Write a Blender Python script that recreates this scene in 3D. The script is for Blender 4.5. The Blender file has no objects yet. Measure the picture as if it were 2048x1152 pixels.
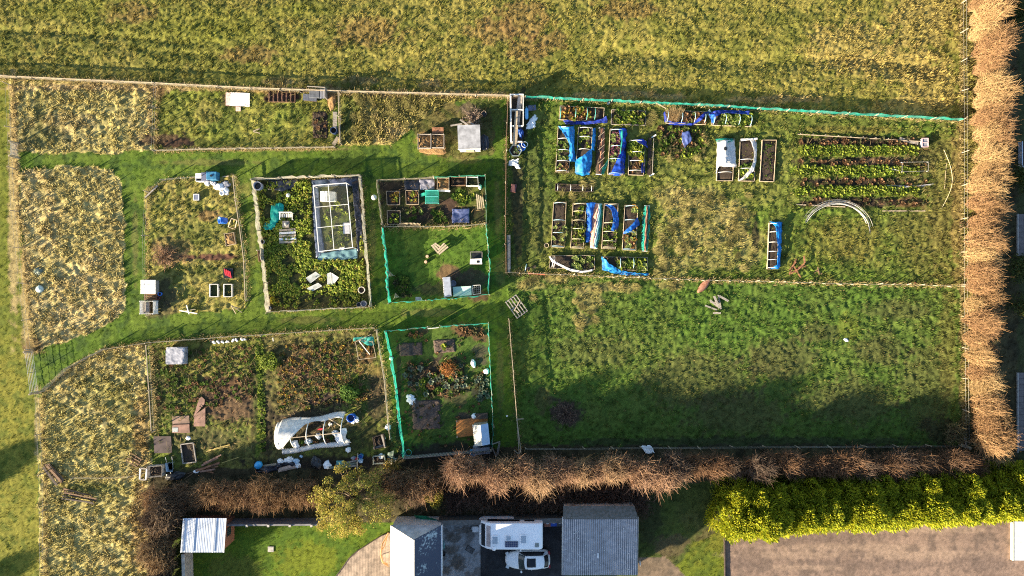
import bpy, math, random
import numpy as np
from mathutils import Vector, Matrix, noise as mnoise

random.seed(7)
RNG = np.random.default_rng(11)
SC = bpy.context.scene
COL = SC.collection
S = 21.5            # photo pixels per metre on the ground
H = 63.5            # flying height of the camera
PI = math.pi


def G(px, py, z=0.0):
    """Plan position (m) of a point of height z that the photo shows at pixel px, py."""
    k = (H - z) / H / S
    return Vector(((px - 1024) * k, (576 - py) * k, z))


# ------------------------------------------------------------------ noise
_T = np.random.default_rng(3).random((256, 256))


def vnoise(x, y, seed=0):
    x = np.asarray(x, float) + seed * 17.31
    y = np.asarray(y, float) + seed * 9.77
    xi = np.floor(x).astype(int); yi = np.floor(y).astype(int)
    fx = x - xi; fy = y - yi
    fx = fx * fx * (3 - 2 * fx); fy = fy * fy * (3 - 2 * fy)
    a = _T[xi & 255, yi & 255]; b = _T[(xi + 1) & 255, yi & 255]
    c = _T[xi & 255, (yi + 1) & 255]; d = _T[(xi + 1) & 255, (yi + 1) & 255]
    return (a * (1 - fx) + b * fx) * (1 - fy) + (c * (1 - fx) + d * fx) * fy


def fbm(x, y, o=3, seed=0):
    v = 0; a = .5; s = 0
    x = np.asarray(x, float); y = np.asarray(y, float)
    for i in range(o):
        x, y = .82 * x - .572 * y, .572 * x + .82 * y      # turn each octave so the lattice never shows
        v = v + a * vnoise(x * 2 ** i, y * 2 ** i, seed + i * 5)
        s += a; a *= .5
    return v / s


def sstep(a, b, v):
    t = np.clip((v - a) / (b - a), 0, 1)
    return t * t * (3 - 2 * t)


def inpoly(poly, x, y):
    r = np.zeros(np.shape(x), bool)
    n = len(poly)
    for i in range(n):
        x1, y1 = poly[i]; x2, y2 = poly[(i + 1) % n]
        if y1 == y2:
            continue
        c = (y1 > y) != (y2 > y)
        r ^= c & (x < (x2 - x1) * (y - y1) / (y2 - y1) + x1)
    return r


# ------------------------------------------------------------------ materials
def new_mat(name):
    m = bpy.data.materials.new(name); m.use_nodes = True
    nt = m.node_tree; b = nt.nodes['Principled BSDF']
    return m, nt, b


def L(nt, a, b):
    nt.links.new(a, b)


def mat(name, col, rough=.8, var=.25, scale=6.0, metal=0.0, bump=0.0, transl=0.0, alpha=1.0, spec=.3, col2=None, wave=None, detail=4, stretch=None):
    """A procedural surface: base colour broken up by noise, optional stripes, bump, translucency and openness."""
    m, nt, b = new_mat(name)
    N = nt.nodes
    tc = N.new('ShaderNodeTexCoord')
    src = tc.outputs['Object']
    if stretch:
        mp = N.new('ShaderNodeMapping'); mp.inputs['Scale'].default_value = stretch
        L(nt, src, mp.inputs['Vector']); src = mp.outputs['Vector']
    nz = N.new('ShaderNodeTexNoise'); nz.inputs['Scale'].default_value = scale; nz.inputs['Detail'].default_value = detail
    L(nt, src, nz.inputs['Vector'])
    mx = N.new('ShaderNodeMix'); mx.data_type = 'RGBA'
    c2 = col2 or [c * (1 - 2 * var) for c in col]
    c1 = col if col2 else [min(1, c * (1 + .5 * var)) for c in col]
    rp = N.new('ShaderNodeMapRange'); rp.inputs[1].default_value = .32; rp.inputs[2].default_value = .68
    L(nt, nz.outputs['Fac'], rp.inputs[0])
    mx.inputs['A'].default_value = (*c1, 1); mx.inputs['B'].default_value = (*[max(0, c) for c in c2], 1)
    L(nt, rp.outputs[0], mx.inputs['Factor'])
    out = mx.outputs['Result']
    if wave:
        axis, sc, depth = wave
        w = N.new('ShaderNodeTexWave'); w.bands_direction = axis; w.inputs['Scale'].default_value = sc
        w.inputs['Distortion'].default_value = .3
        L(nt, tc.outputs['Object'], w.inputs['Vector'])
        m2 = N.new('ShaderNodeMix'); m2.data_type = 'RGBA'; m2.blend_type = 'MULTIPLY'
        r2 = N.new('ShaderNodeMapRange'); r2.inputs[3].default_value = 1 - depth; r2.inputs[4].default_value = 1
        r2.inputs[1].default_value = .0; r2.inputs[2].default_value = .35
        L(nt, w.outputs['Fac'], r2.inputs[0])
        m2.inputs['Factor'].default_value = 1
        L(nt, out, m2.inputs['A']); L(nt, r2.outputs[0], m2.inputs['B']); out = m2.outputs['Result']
    L(nt, out, b.inputs['Base Color'])
    b.inputs['Roughness'].default_value = rough; b.inputs['Metallic'].default_value = metal
    b.inputs['Specular IOR Level'].default_value = spec
    if bump:
        bp = N.new('ShaderNodeBump'); bp.inputs['Strength'].default_value = bump; bp.inputs['Distance'].default_value = .05
        L(nt, nz.outputs['Fac'], bp.inputs['Height']); L(nt, bp.outputs['Normal'], b.inputs['Normal'])
    sh = b.outputs[0]
    mo = N['Material Output']
    if transl:
        tr = N.new('ShaderNodeBsdfTranslucent'); L(nt, out, tr.inputs['Color'])
        ms = N.new('ShaderNodeMixShader'); ms.inputs[0].default_value = transl
        L(nt, sh, ms.inputs[1]); L(nt, tr.outputs[0], ms.inputs[2]); sh = ms.outputs[0]
    if alpha < 1:
        tp = N.new('ShaderNodeBsdfTransparent')
        ms = N.new('ShaderNodeMixShader'); ms.inputs[0].default_value = alpha
        L(nt, tp.outputs[0], ms.inputs[1]); L(nt, sh, ms.inputs[2]); sh = ms.outputs[0]
    L(nt, sh, mo.inputs['Surface'])
    return m


def vmat(name, scale=14.0, depth=.35, rough=.9, transl=0.0, bump=.3, bscale=30.0):
    """Surface whose base colour comes from the mesh's own colour attribute, roughened by noise."""
    m, nt, b = new_mat(name); N = nt.nodes
    at = N.new('ShaderNodeVertexColor'); at.layer_name = 'Col'
    tc = N.new('ShaderNodeTexCoord')
    out = at.outputs['Color']
    if depth:
        nz = N.new('ShaderNodeTexNoise'); nz.inputs['Scale'].default_value = scale; nz.inputs['Detail'].default_value = 3
        L(nt, tc.outputs['Object'], nz.inputs['Vector'])
        rp = N.new('ShaderNodeMapRange'); rp.inputs[1].default_value = .3; rp.inputs[2].default_value = .7
        rp.inputs[3].default_value = 1 - depth; rp.inputs[4].default_value = 1 + depth
        L(nt, nz.outputs['Fac'], rp.inputs[0])
        mx = N.new('ShaderNodeMix'); mx.data_type = 'RGBA'; mx.blend_type = 'MULTIPLY'; mx.inputs['Factor'].default_value = 1
        L(nt, out, mx.inputs['A']); L(nt, rp.outputs[0], mx.inputs['B']); out = mx.outputs['Result']
    L(nt, out, b.inputs['Base Color'])
    b.inputs['Roughness'].default_value = rough; b.inputs['Specular IOR Level'].default_value = .15
    sh = b.outputs[0]
    if bump:
        nb = N.new('ShaderNodeTexNoise'); nb.inputs['Scale'].default_value = bscale; nb.inputs['Detail'].default_value = 2
        L(nt, tc.outputs['Object'], nb.inputs['Vector'])
        bp = N.new('ShaderNodeBump'); bp.inputs['Strength'].default_value = bump; bp.inputs['Distance'].default_value = .06
        L(nt, nb.outputs['Fac'], bp.inputs['Height']); L(nt, bp.outputs['Normal'], b.inputs['Normal'])
    if transl:
        tr = N.new('ShaderNodeBsdfTranslucent'); L(nt, out, tr.inputs['Color'])
        ms = N.new('ShaderNodeMixShader'); ms.inputs[0].default_value = transl
        L(nt, sh, ms.inputs[1]); L(nt, tr.outputs[0], ms.inputs[2]); sh = ms.outputs[0]
    L(nt, sh, N['Material Output'].inputs['Surface'])
    return m


# ------------------------------------------------------------------ objects
def tag(o, label=None, cat=None, group=None, kind=None):
    if label: o['label'] = label
    if cat: o['category'] = cat
    if group: o['group'] = group
    if kind: o['kind'] = kind
    return o


def link(o, parent=None):
    COL.objects.link(o)
    if parent is not None: o.parent = parent
    return o


def thing(name, label, cat, loc, rz=0, group=None):
    o = bpy.data.objects.new(name, None); o.empty_display_size = .2
    link(o); o.location = loc; o.rotation_euler = (0, 0, rz)
    return tag(o, label, cat, group)


def fast_mesh(name, V, F, colors=None, smooth=False):
    """V (n,3); F (m,k) with a constant number of corners k."""
    me = bpy.data.meshes.new(name)
    V = np.asarray(V, np.float32); F = np.asarray(F, np.int32)
    k = F.shape[1]
    me.vertices.add(len(V)); me.vertices.foreach_set('co', V.ravel())
    me.loops.add(F.size); me.loops.foreach_set('vertex_index', F.ravel())
    me.polygons.add(len(F))
    me.polygons.foreach_set('loop_start', np.arange(0, F.size, k, dtype=np.int32))
    me.polygons.foreach_set('loop_total', np.full(len(F), k, np.int32))
    if smooth: me.polygons.foreach_set('use_smooth', np.ones(len(F), bool))
    me.update(calc_edges=True)
    if colors is not None:
        ca = me.color_attributes.new('Col', 'FLOAT_COLOR', 'POINT')
        c = np.ones((len(V), 4), np.float32); c[:, :3] = colors
        ca.data.foreach_set('color', c.ravel())
    return me


def add_mesh(name, me, material, parent=None, loc=None, rz=0):
    o = bpy.data.objects.new(name, me)
    me.materials.append(material)
    link(o, parent)
    if loc is not None: o.location = loc
    if rz: o.rotation_euler = (0, 0, rz)
    return o


class MB:
    """Collects solid shapes in local metres; build() links them as ONE mesh object."""
    def __init__(s):
        s.v = []; s.f = []

    def add(s, vs, fs):
        n = len(s.v)
        s.v += [tuple(v) for v in vs]; s.f += [tuple(n + i for i in f) for f in fs]
        return s

    def box(s, c, d, rz=0, rx=0, ry=0):
        M = Matrix.Translation(c) @ Matrix.Rotation(rz, 4, 'Z') @ Matrix.Rotation(ry, 4, 'Y') @ Matrix.Rotation(rx, 4, 'X')
        x, y, z = d[0] / 2, d[1] / 2, d[2] / 2
        vs = [M @ Vector(p) for p in ((-x, -y, -z), (x, -y, -z), (x, y, -z), (-x, y, -z), (-x, -y, z), (x, -y, z), (x, y, z), (-x, y, z))]
        return s.add(vs, [(0, 3, 2, 1), (4, 5, 6, 7), (0, 1, 5, 4), (1, 2, 6, 5), (2, 3, 7, 6), (3, 0, 4, 7)])

    def bar(s, a, b, w=.05, h=None):
        a = Vector(a); b = Vector(b); d = b - a
        if d.length < 1e-6: return s
        h = h or w
        u = d.normalized()
        side = u.cross(Vector((0, 0, 1)))
        side = Vector((1, 0, 0)) if side.length < 1e-3 else side.normalized()
        up = side.cross(u).normalized()
        vs = []
        for p in (a, b):
            for i, j in ((-1, -1), (1, -1), (1, 1), (-1, 1)):
                vs.append(p + side * (i * w / 2) + up * (j * h / 2))
        return s.add(vs, [(3, 2, 1, 0), (4, 5, 6, 7), (0, 1, 5, 4), (1, 2, 6, 5), (2, 3, 7, 6), (3, 0, 4, 7)])

    def tube(s, pts, r, n=6):
        pts = [Vector(p) for p in pts]; rings = []
        rs = r if isinstance(r, (list, tuple)) else [r] * len(pts)
        vs = []; fs = []
        for i, p in enumerate(pts):
            d = (pts[min(i + 1, len(pts) - 1)] - pts[max(i - 1, 0)])
            d = d.normalized() if d.length > 1e-6 else Vector((0, 0, 1))
            a = d.cross(Vector((0, 0, 1)))
            a = d.cross(Vector((1, 0, 0))) if a.length < 1e-2 else a
            a.normalize(); b = d.cross(a)
            for k in range(n):
                t = 2 * PI * k / n
                vs.append(p + (a * math.cos(t) + b * math.sin(t)) * rs[i])
        for i in range(len(pts) - 1):
            for k in range(n):
                k2 = (k + 1) % n
                fs.append((i * n + k, i * n + k2, (i + 1) * n + k2, (i + 1) * n + k))
        fs.append(tuple(range(n))); fs.append(tuple((len(pts) - 1) * n + k for k in reversed(range(n))))
        return s.add(vs, fs)

    def lathe(s, prof, n=16, c=(0, 0, 0), cap0=True, cap1=True, rot=None):
        vs = []; fs = []
        M = Matrix.Translation(c) @ (rot or Matrix.Identity(4))
        for r, z in prof:
            for k in range(n):
                t = 2 * PI * k / n
                vs.append(M @ Vector((r * math.cos(t), r * math.sin(t), z)))
        for i in range(len(prof) - 1):
            for k in range(n):
                k2 = (k + 1) % n
                fs.append((i * n + k, i * n + k2, (i + 1) * n + k2, (i + 1) * n + k))
        if cap0: fs.append(tuple(reversed(range(n))))
        if cap1: fs.append(tuple((len(prof) - 1) * n + k for k in range(n)))
        return s.add(vs, fs)

    def prism(s, pts, z0, z1):
        n = len(pts)
        vs = [(p[0], p[1], z0) for p in pts] + [(p[0], p[1], z1) for p in pts]
        fs = [tuple(reversed(range(n))), tuple(range(n, 2 * n))] + [(i, (i + 1) % n, n + (i + 1) % n, n + i) for i in range(n)]
        return s.add(vs, fs)

    def slab(s, top, th):
        """A plate: four corner points with their own heights, th thick."""
        vs = [Vector(p) for p in top]; n = len(vs)
        lo = [v - Vector((0, 0, th)) for v in vs]
        return s.add(lo + vs, [tuple(reversed(range(n))), tuple(range(n, 2 * n))] + [(i, (i + 1) % n, n + (i + 1) % n, n + i) for i in range(n)])

    def grid(s, P, th=.012):
        """Cloth: P is a rows x cols array of points; given a real thickness."""
        P = np.asarray(P, float); r, c, _ = P.shape
        du = np.gradient(P, axis=1); dv = np.gradient(P, axis=0)
        nn = np.cross(du, dv); nn /= np.linalg.norm(nn, axis=2, keepdims=True) + 1e-9
        if nn[..., 2].mean() < 0: nn = -nn
        Q = P - nn * th
        vs = list(map(tuple, P.reshape(-1, 3))) + list(map(tuple, Q.reshape(-1, 3)))
        fs = []; o = r * c
        for i in range(r - 1):
            for j in range(c - 1):
                a = i * c + j; b = a + 1; d = a + c; e = d + 1
                fs.append((a, b, e, d)); fs.append((o + a, o + d, o + e, o + b))
        for j in range(c - 1):
            fs.append((j + 1, j, o + j, o + j + 1)); k = (r - 1) * c + j; fs.append((k, k + 1, o + k + 1, o + k))
        for i in range(r - 1):
            a = i * c; fs.append((a, a + c, o + a + c, o + a)); a = i * c + c - 1; fs.append((a + c, a, o + a, o + a + c))
        return s.add(vs, fs)

    def build(s, name, material, parent=None, smooth=False, loc=None, rz=0, bevel=0):
        me = bpy.data.meshes.new(name)
        me.from_pydata(s.v, [], s.f); me.update()
        if smooth:
            for p in me.polygons: p.use_smooth = True
        o = add_mesh(name, me, material, parent, loc, rz)
        if bevel:
            md = o.modifiers.new('edge', 'BEVEL'); md.width = bevel; md.segments = 2
        return o


def copy_tree(o, parent=None):
    c = o.copy(); link(c, parent)
    if parent is not None: c.matrix_parent_inverse = o.matrix_parent_inverse.copy()
    for ch in list(o.children): copy_tree(ch, c)
    return c
# ================================================================== the ground
# name, outline in photo pixels, colour a, colour b, colour c (small scale), relief height, relief size (m), grass height, tufts per m2, object
REG = []


def region(name, poly, a, b, c, amp, wl, gh, dens, obj, soft=5):
    REG.append(dict(name=name, poly=poly, a=a, b=b, c=c, amp=amp, wl=wl, gh=gh, dens=dens, obj=obj, soft=soft))


STRAW = (.27, .20, .095); OLIVE = (.105, .105, .022); YGRN = (.10, .115, .018); MOWN = (.058, .104, .011); DGRN = (.032, .062, .012)
GRN = (.06, .10, .014); SOIL = (.050, .031, .022); DSOIL = (.022, .015, .011); TAN = (.20, .135, .055)
BIG = [(-900, -700), (2950, -700), (2950, 1900), (-900, 1900)]
region('field', BIG, (.138, .136, .028), (.175, .156, .038), (.078, .088, .017), .17, .30, .18, 7, 'field')
region('west', [(-900, 160), (18, 158), (32, 420), (62, 640), (72, 790), (80, 1000), (82, 1900), (-900, 1900)], (.105, .120, .016), (.15, .145, .022), (.075, .095, .014), .05, .35, .10, 6, 'lawn')
region('path', [(16, 156), (1022, 190), (1044, 905), (300, 955), (80, 1152), (70, 790), (55, 640)], MOWN, (.078, .118, .015), DGRN, .05, .30, .08, 8, 'path')
# allotment plots
region('plot_a', [(18, 160), (305, 166), (301, 300), (205, 306), (60, 306), (30, 300)], (.36, .295, .135), (.31, .265, .10), (.25, .22, .085), .2, .5, .3, 7, 'ground')
region('plot_b', [(306, 166), (675, 181), (668, 294), (400, 296), (303, 298)], (.12, .145, .024), (.17, .165, .035), (.065, .08, .015), .16, .4, .18, 6, 'ground')
region('plot_c', [(678, 181), (985, 189), (915, 200), (850, 232), (815, 265), (790, 285), (700, 290), (678, 290)], (.33, .26, .12), (.22, .19, .06), (.11, .11, .026), .16, .5, .4, 8, 'ground')
region('plot_d', [(820, 255), (895, 205), (980, 215), (992, 310), (920, 318), (850, 308)], (.07, .08, .02), (.10, .085, .03), (.045, .055, .012), .08, .4, .15, 6, 'ground')
region('plot_e', [(36, 345), (120, 334), (215, 336), (240, 350), (245, 380), (248, 520), (252, 622), (205, 655), (130, 680), (70, 705), (58, 640)], (.37, .30, .14), (.32, .275, .11), (.26, .225, .09), .2, .5, .3, 7, 'ground')
region('plot_f', [(288, 380), (320, 360), (466, 352), (488, 520), (490, 618), (300, 632)], (.17, .175, .034), (.22, .19, .055), (.08, .095, .018), .18, .42, .18, 6, 'ground')
region('plot_g', [(508, 362), (718, 353), (737, 612), (533, 622)], (.05, .075, .012), (.06, .06, .02), (.03, .03, .012), .08, .3, 0, 0, 'ground')
region('plot_h', [(757, 360), (970, 354), (972, 447), (764, 452)], (.045, .033, .022), (.05, .055, .016), (.028, .022, .014), .06, .3, .1, 1.5, 'ground')
region('plot_i', [(764, 453), (972, 448), (976, 590), (778, 604)], (.06, .115, .014), (.08, .125, .018), (.045, .085, .012), .06, .4, .10, 9, 'ground')
region('plot_j', [(75, 795), (110, 755), (150, 725), (210, 700), (290, 689), (304, 955), (300, 1300), (80, 1300), (78, 950)], (.36, .30, .13), (.31, .27, .10), (.25, .22, .08), .2, .5, .3, 7, 'ground')
region('plot_k', [(294, 690), (520, 673), (545, 940), (306, 952)], (.10, .125, .022), (.15, .14, .035), (.05, .045, .018), .16, .4, .16, 6, 'ground')
region('plot_l', [(521, 673), (750, 660), (808, 918), (546, 942)], (.12, .14, .026), (.115, .105, .034), (.045, .042, .018), .16, .4, .16, 5, 'ground')
region('plot_m', [(770, 663), (976, 649), (992, 905), (812, 920)], (.05, .09, .016), (.06, .10, .018), (.04, .065, .014), .03, .3, .07, 6, 'ground')
region('plot_n', [(1018, 197), (1200, 205), (1930, 238), (1932, 572), (1018, 546)], (.080, .122, .018), (.125, .135, .03), (.045, .062, .012), .16, .42, .18, 7, 'ground')
region('plot_o', [(1016, 548), (1932, 573), (1920, 900), (1042, 896)], (.058, .106, .016), (.076, .110, .021), (.045, .076, .014), .16, .45, .17, 7, 'ground')
# beneath the hedges and the houses' side
region('verge', [(1040, 890), (1920, 890), (1916, -700), (2034, -700), (2040, 900), (2040, 990), (1300, 1000), (1300, 1052), (300, 1052), (330, 1400), (300, 1400), (300, 950)], (.055, .045, .022), (.075, .065, .03), (.03, .026, .014), .08, .4, .14, 5, 'ground')
region('verge_east', [(1916, -700), (1968, -700), (1970, 850), (1922, 850)], (.17, .135, .05), (.12, .11, .028), (.075, .07, .02), .15, .45, .28, 8, 'ground')
region('drive_east', [(2036, -700), (2950, -700), (2950, 1000), (2036, 1000)], (.04, .045, .018), (.05, .055, .02), (.03, .03, .015), .05, .4, .1, 3, 'ground')
region('back_gardens', [(300, 1052), (1300, 1052), (1300, 1000), (2950, 1000), (2950, 1900), (340, 1900)], (.05, .075, .012), (.07, .085, .016), (.04, .055, .012), .03, .3, .06, 5, 'lawn')
region('lawn', [(386, 1046), (800, 1046), (800, 1500), (386, 1500)], (.055, .105, .009), (.075, .115, .010), (.045, .085, .009), .03, .3, .08, 9, 'lawn', 0)
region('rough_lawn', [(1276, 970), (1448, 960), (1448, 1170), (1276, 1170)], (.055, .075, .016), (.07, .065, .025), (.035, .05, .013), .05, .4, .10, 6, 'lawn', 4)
region('sunny_lawn', [(1390, 1085), (1448, 1060), (1448, 1500), (1330, 1500), (1350, 1130)], (.09, .115, .012), (.11, .115, .016), (.06, .085, .012), .04, .35, .1, 8, 'lawn', 6)  # lighter green paints the sunlit patch into the lawn colour
region('drive', [(1275, 1115), (1330, 1112), (1372, 1152), (1360, 1500), (1275, 1500)], (.17, .125, .088), (.13, .098, .07), (.10, .08, .06), .01, .2, 0, 0, 'driveway', 2)
region('gravel', [(1450, 1030), (2025, 1000), (2800, 1000), (2800, 1900), (1450, 1900)], (.205, .145, .115), (.165, .118, .096), (.115, .086, .072), .022, .22, 0, 0, 'driveway', 0)
region('yard', [(884, 1046), (962, 1046), (962, 1900), (884, 1900)], (.33, .34, .36), (.26, .265, .28), (.13, .115, .105), .004, .5, 0, 0, 'yard', 0)
region('tarmac', [(962, 1046), (1130, 1046), (1130, 1900), (962, 1900)], (.030, .031, .034), (.042, .042, .045), (.022, .022, .024), .006, .3, 0, 0, 'tarmac', 0)

# patches that have another cover: (px, py, rx, ry, colour, strength, grass density factor, height factor)
PATCH = []


def patch(x, y, rx, ry, col, st=1.0, d=1.0, h=1.0):
    PATCH.append((x, y, rx, ry, col, st, d, h))


for x, y, rx, ry in ((735, 65, 70, 30), (1040, 40, 60, 40), (1060, 100, 50, 24), (1250, 20, 60, 22), (260, 25, 60, 22), (500, 110, 60, 20), (1100, 80, 40, 20), (990, 60, 50, 30)):
    patch(x, y, rx, ry, (.155, .092, .038), .55)
for x, y, rx, ry in ((1850, 40, 80, 60), (1800, 130, 110, 40), (1870, 170, 60, 60), (1820, 215, 100, 22), (1700, 90, 90, 50)):
    patch(x, y, rx, ry, (.24, .185, .062), .6, 1.2, 1.5)
for x, y, rx, ry in ((560, 165, 40, 7), (720, 160, 35, 9), (860, 168, 28, 8), (1230, 190, 120, 7), (1340, 193, 40, 6), (1550, 200, 90, 8)):
    patch(x, y, rx, ry, (.27, .20, .09), .7, 1.5, 1.6)
for x, y, rx, ry in ((130, 20, 120, 20), (430, 50, 120, 40), (600, 20, 90, 16)):
    patch(x, y, rx, ry, (.115, .125, .018), .5)
# dry lines along the fences
patch(28, 420, 12, 260, (.28, .22, .10), .9, 1.2, .7); patch(52, 600, 11, 120, (.28, .22, .10), .9, 1.2, .7); patch(74, 850, 6, 70, (.26, .21, .10), .8, 1, .7)
patch(65, 690, 22, 20, (.13, .085, .04), .8, .4, .5)
patch(200, 175, 190, 8, (.30, .225, .11), .9, 1.3, .8); patch(520, 178, 190, 6, (.30, .225, .10), .8, 1.3, .8); patch(850, 188, 170, 7, (.31, .235, .115), .9, 1.4, .8)
patch(500, 298, 190, 4, (.25, .19, .085), .8, 1, .7); patch(300, 230, 6, 70, (.26, .2, .09), .8, 1, .8)
patch(330, 280, 60, 14, (.05, .028, .02), .9, .2, .5); patch(360, 285, 30, 9, (.07, .04, .025), .9, .2, .5); patch(318, 180, 14, 20, (.11, .06, .03), .8, .3, .6)
patch(562, 193, 38, 11, (.045, .024, .018), 1, .05, .3); patch(545, 186, 22, 7, (.035, .02, .015), .9, .1, .3); patch(640, 250, 16, 28, (.055, .032, .024), .9, .15, .4); patch(662, 196, 9, 24, (.21, .11, .04), .9, .2, .4)
patch(475, 200, 32, 18, (.05, .03, .02), .8, .2, .3); patch(540, 180, 60, 9, (.22, .15, .045), .7)
patch(420, 225, 30, 30, (.16, .135, .04), .5); patch(600, 235, 20, 25, (.05, .075, .012), .6)
patch(130, 245, 70, 22, (.22, .17, .08), .6, 1, 1); patch(90, 275, 50, 26, (.06, .065, .02), .6, .7, .5); patch(80, 220, 12, 50, (.08, .085, .022), .6, .6, .5); patch(250, 235, 10, 60, (.085, .085, .024), .5, .7, .6)
patch(700, 215, 22, 45, (.055, .075, .014), .8, .8, .5); patch(690, 260, 14, 30, (.05, .07, .014), .7, .8, .5)
patch(690, 320, 40, 20, (.04, .065, .010), .7, 1.2, 1.3)
patch(862, 285, 30, 22, (.21, .135, .055), .9, .3, .5); patch(925, 275, 12, 40, (.12, .105, .025), .6); patch(940, 218, 26, 14, (.10, .078, .055), .9, .2, .4); patch(965, 225, 40, 40, (.06, .055, .022), .5)
patch(455, 380, 60, 20, (.17, .145, .045), .5); patch(415, 385, 40, 14, (.16, .14, .03), .5); patch(415, 430, 28, 14, (.15, .09, .04), .8); patch(345, 500, 40, 34, (.19, .11, .055), .8, .5, .7)
patch(425, 514, 66, 7, (.085, .042, .027), 1, .05, .3); patch(380, 470, 70, 30, (.07, .085, .018), .6); patch(318, 620, 30, 20, (.05, .04, .025), .7, .4, .6); patch(400, 545, 60, 18, (.05, .07, .014), .5)
patch(330, 590, 24, 30, (.04, .035, .022), .8, .3, .5)
# plot j / k / l
patch(285, 870, 18, 90, (.20, .13, .055), .7); patch(240, 850, 24, 80, (.11, .105, .028), .5, .8, .7); patch(280, 1060, 18, 100, (.21, .135, .055), .7, 1.2, 1.2); patch(190, 975, 60, 12, (.07, .085, .018), .7, 1, .6); patch(200, 780, 60, 40, (.12, .12, .026), .5)
patch(310, 780, 16, 90, (.032, .036, .015), .8, .6, .6); patch(335, 780, 6, 90, (.06, .085, .014), .6)
patch(455, 800, 62, 50, (.062, .036, .024), .95, .3, .5); patch(460, 765, 70, 14, (.09, .05, .026), .8, .4, .7); patch(470, 820, 60, 20, (.095, .062, .035), .8, .4, .6); patch(390, 880, 60, 30, (.045, .04, .02), .7, .4, .5); patch(470, 890, 50, 30, (.05, .055, .02), .6, .6, .6)
patch(516, 800, 8, 130, (.075, .115, .013), .9, 1.5, .8); patch(535, 850, 12, 80, (.036, .026, .018), .8, .3, .5); patch(508, 810, 8, 90, (.035, .032, .015), .7, .4, .5)
patch(600, 720, 40, 30, (.12, .075, .035), .7, .7, .8); patch(640, 745, 17, 26, (.30, .24, .08), .9, 2, 1.4); patch(662, 725, 14, 18, (.035, .026, .018), .9, .1, .3); patch(600, 750, 40, 10, (.09, .05, .03), .8, .3, .5)
patch(575, 800, 40, 26, (.11, .095, .035), .7, .7, .8); patch(652, 800, 40, 14, (.045, .028, .024), .95, .1, .3); patch(620, 850, 80, 40, (.032, .024, .018), .9, .15, .3); patch(700, 870, 60, 40, (.03, .035, .014), .7, .5, .5); patch(755, 790, 22, 60, (.04, .03, .02), .8, .3, .5); patch(728, 790, 7, 60, (.035, .06, .012), .7)
patch(735, 712, 18, 16, (.09, .05, .024), .8, .3, .6); patch(740, 740, 40, 10, (.16, .12, .035), .7)
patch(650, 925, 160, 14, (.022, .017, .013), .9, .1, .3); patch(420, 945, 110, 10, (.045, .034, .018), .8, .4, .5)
# plot h / i / m soil
for x, y, rx, ry, c in ((790, 375, 28, 14, (.032, .024, .017)), (898, 400, 20, 40, (.055, .033, .024)), (850, 425, 40, 20, (.045, .028, .021)), (905, 370, 60, 12, (.055, .033, .022))):
    patch(x, y, rx, ry, c, .9, .1, .4)
patch(940, 395, 30, 26, (.085, .10, .02), .8, 2, 1.3); patch(900, 385, 30, 14, (.05, .07, .015), .7)
patch(898, 548, 26, 20, (.13, .072, .042), .85, .15, .4); patch(940, 560, 45, 24, (.055, .042, .03), .9, .1, .3); patch(870, 580, 50, 14, (.04, .032, .022), .7, .3, .5); patch(955, 590, 25, 14, (.07, .036, .024), .9, .1, .3)
patch(800, 570, 26, 26, (.03, .055, .010), .8, 1.3, 1.6)
patch(820, 698, 25, 14, (.058, .045, .036), 1, .05, .2); patch(889, 691, 23, 14, (.05, .04, .034), 1, .05, .2); patch(940, 662, 38, 11, (.13, .068, .038), 1, .05, .2); patch(960, 675, 18, 10, (.09, .05, .03), .9, .05, .2)
patch(847, 662, 12, 7, (.07, .045, .03), .9, .1, .2); patch(960, 710, 16, 22, (.06, .05, .034), .9, .2, .3); patch(960, 775, 18, 26, (.035, .034, .024), .9, .3, .4)
patch(880, 755, 60, 40, (.042, .03, .023), .95, .12, .3); patch(850, 750, 40, 28, (.036, .03, .02), .9, .2, .3); patch(852, 830, 32, 30, (.045, .030, .027), 1, .03, .2); patch(910, 790, 28, 22, (.055, .05, .026), .8, .4, .5)
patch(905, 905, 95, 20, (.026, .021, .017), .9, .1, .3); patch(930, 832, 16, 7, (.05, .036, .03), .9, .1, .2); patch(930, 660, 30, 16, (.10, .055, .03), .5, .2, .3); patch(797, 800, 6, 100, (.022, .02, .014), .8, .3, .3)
# plot n
for x, y, rx, ry in ((1350, 395, 40, 30), (1410, 430, 70, 40), (1360, 470, 50, 40), (1440, 480, 60, 30), (1340, 530, 40, 26), (1470, 440, 40, 40), (1420, 520, 80, 22), (1500, 500, 30, 40), (1390, 395, 60, 22)):
    patch(x, y, rx, ry, (.27, .215, .085), .4, 1.2, 1.2)
for x, y, rx, ry in ((1180, 600, 26, 30), (1165, 640, 22, 16), (1190, 575, 60, 10), (1060, 570, 34, 12), (1110, 560, 30, 9), (1340, 570, 30, 9), (1250, 575, 30, 12)):
    patch(x, y, rx, ry, (.24, .185, .075), .5, 1.2, 1.2)
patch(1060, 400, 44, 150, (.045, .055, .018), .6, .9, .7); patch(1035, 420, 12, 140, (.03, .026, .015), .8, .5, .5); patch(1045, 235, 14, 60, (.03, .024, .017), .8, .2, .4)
patch(1350, 270, 50, 26, (.032, .027, .016), .85, .3, .5); patch(1320, 310, 30, 40, (.05, .07, .015), .5); patch(1265, 235, 34, 14, (.035, .055, .012), .7)
for y, h in ((283, 12), (322, 12), (361, 9), (402, 12)):
    patch(1710, y + (3 if y > 300 else 0), 122, h, (.030, .022, .015), 1, .06, .3)
for y in (301, 341, 382):
    patch(1705, y, 116, 9, (.11, .165, .016), .95, 2.4, 1.6)
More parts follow.
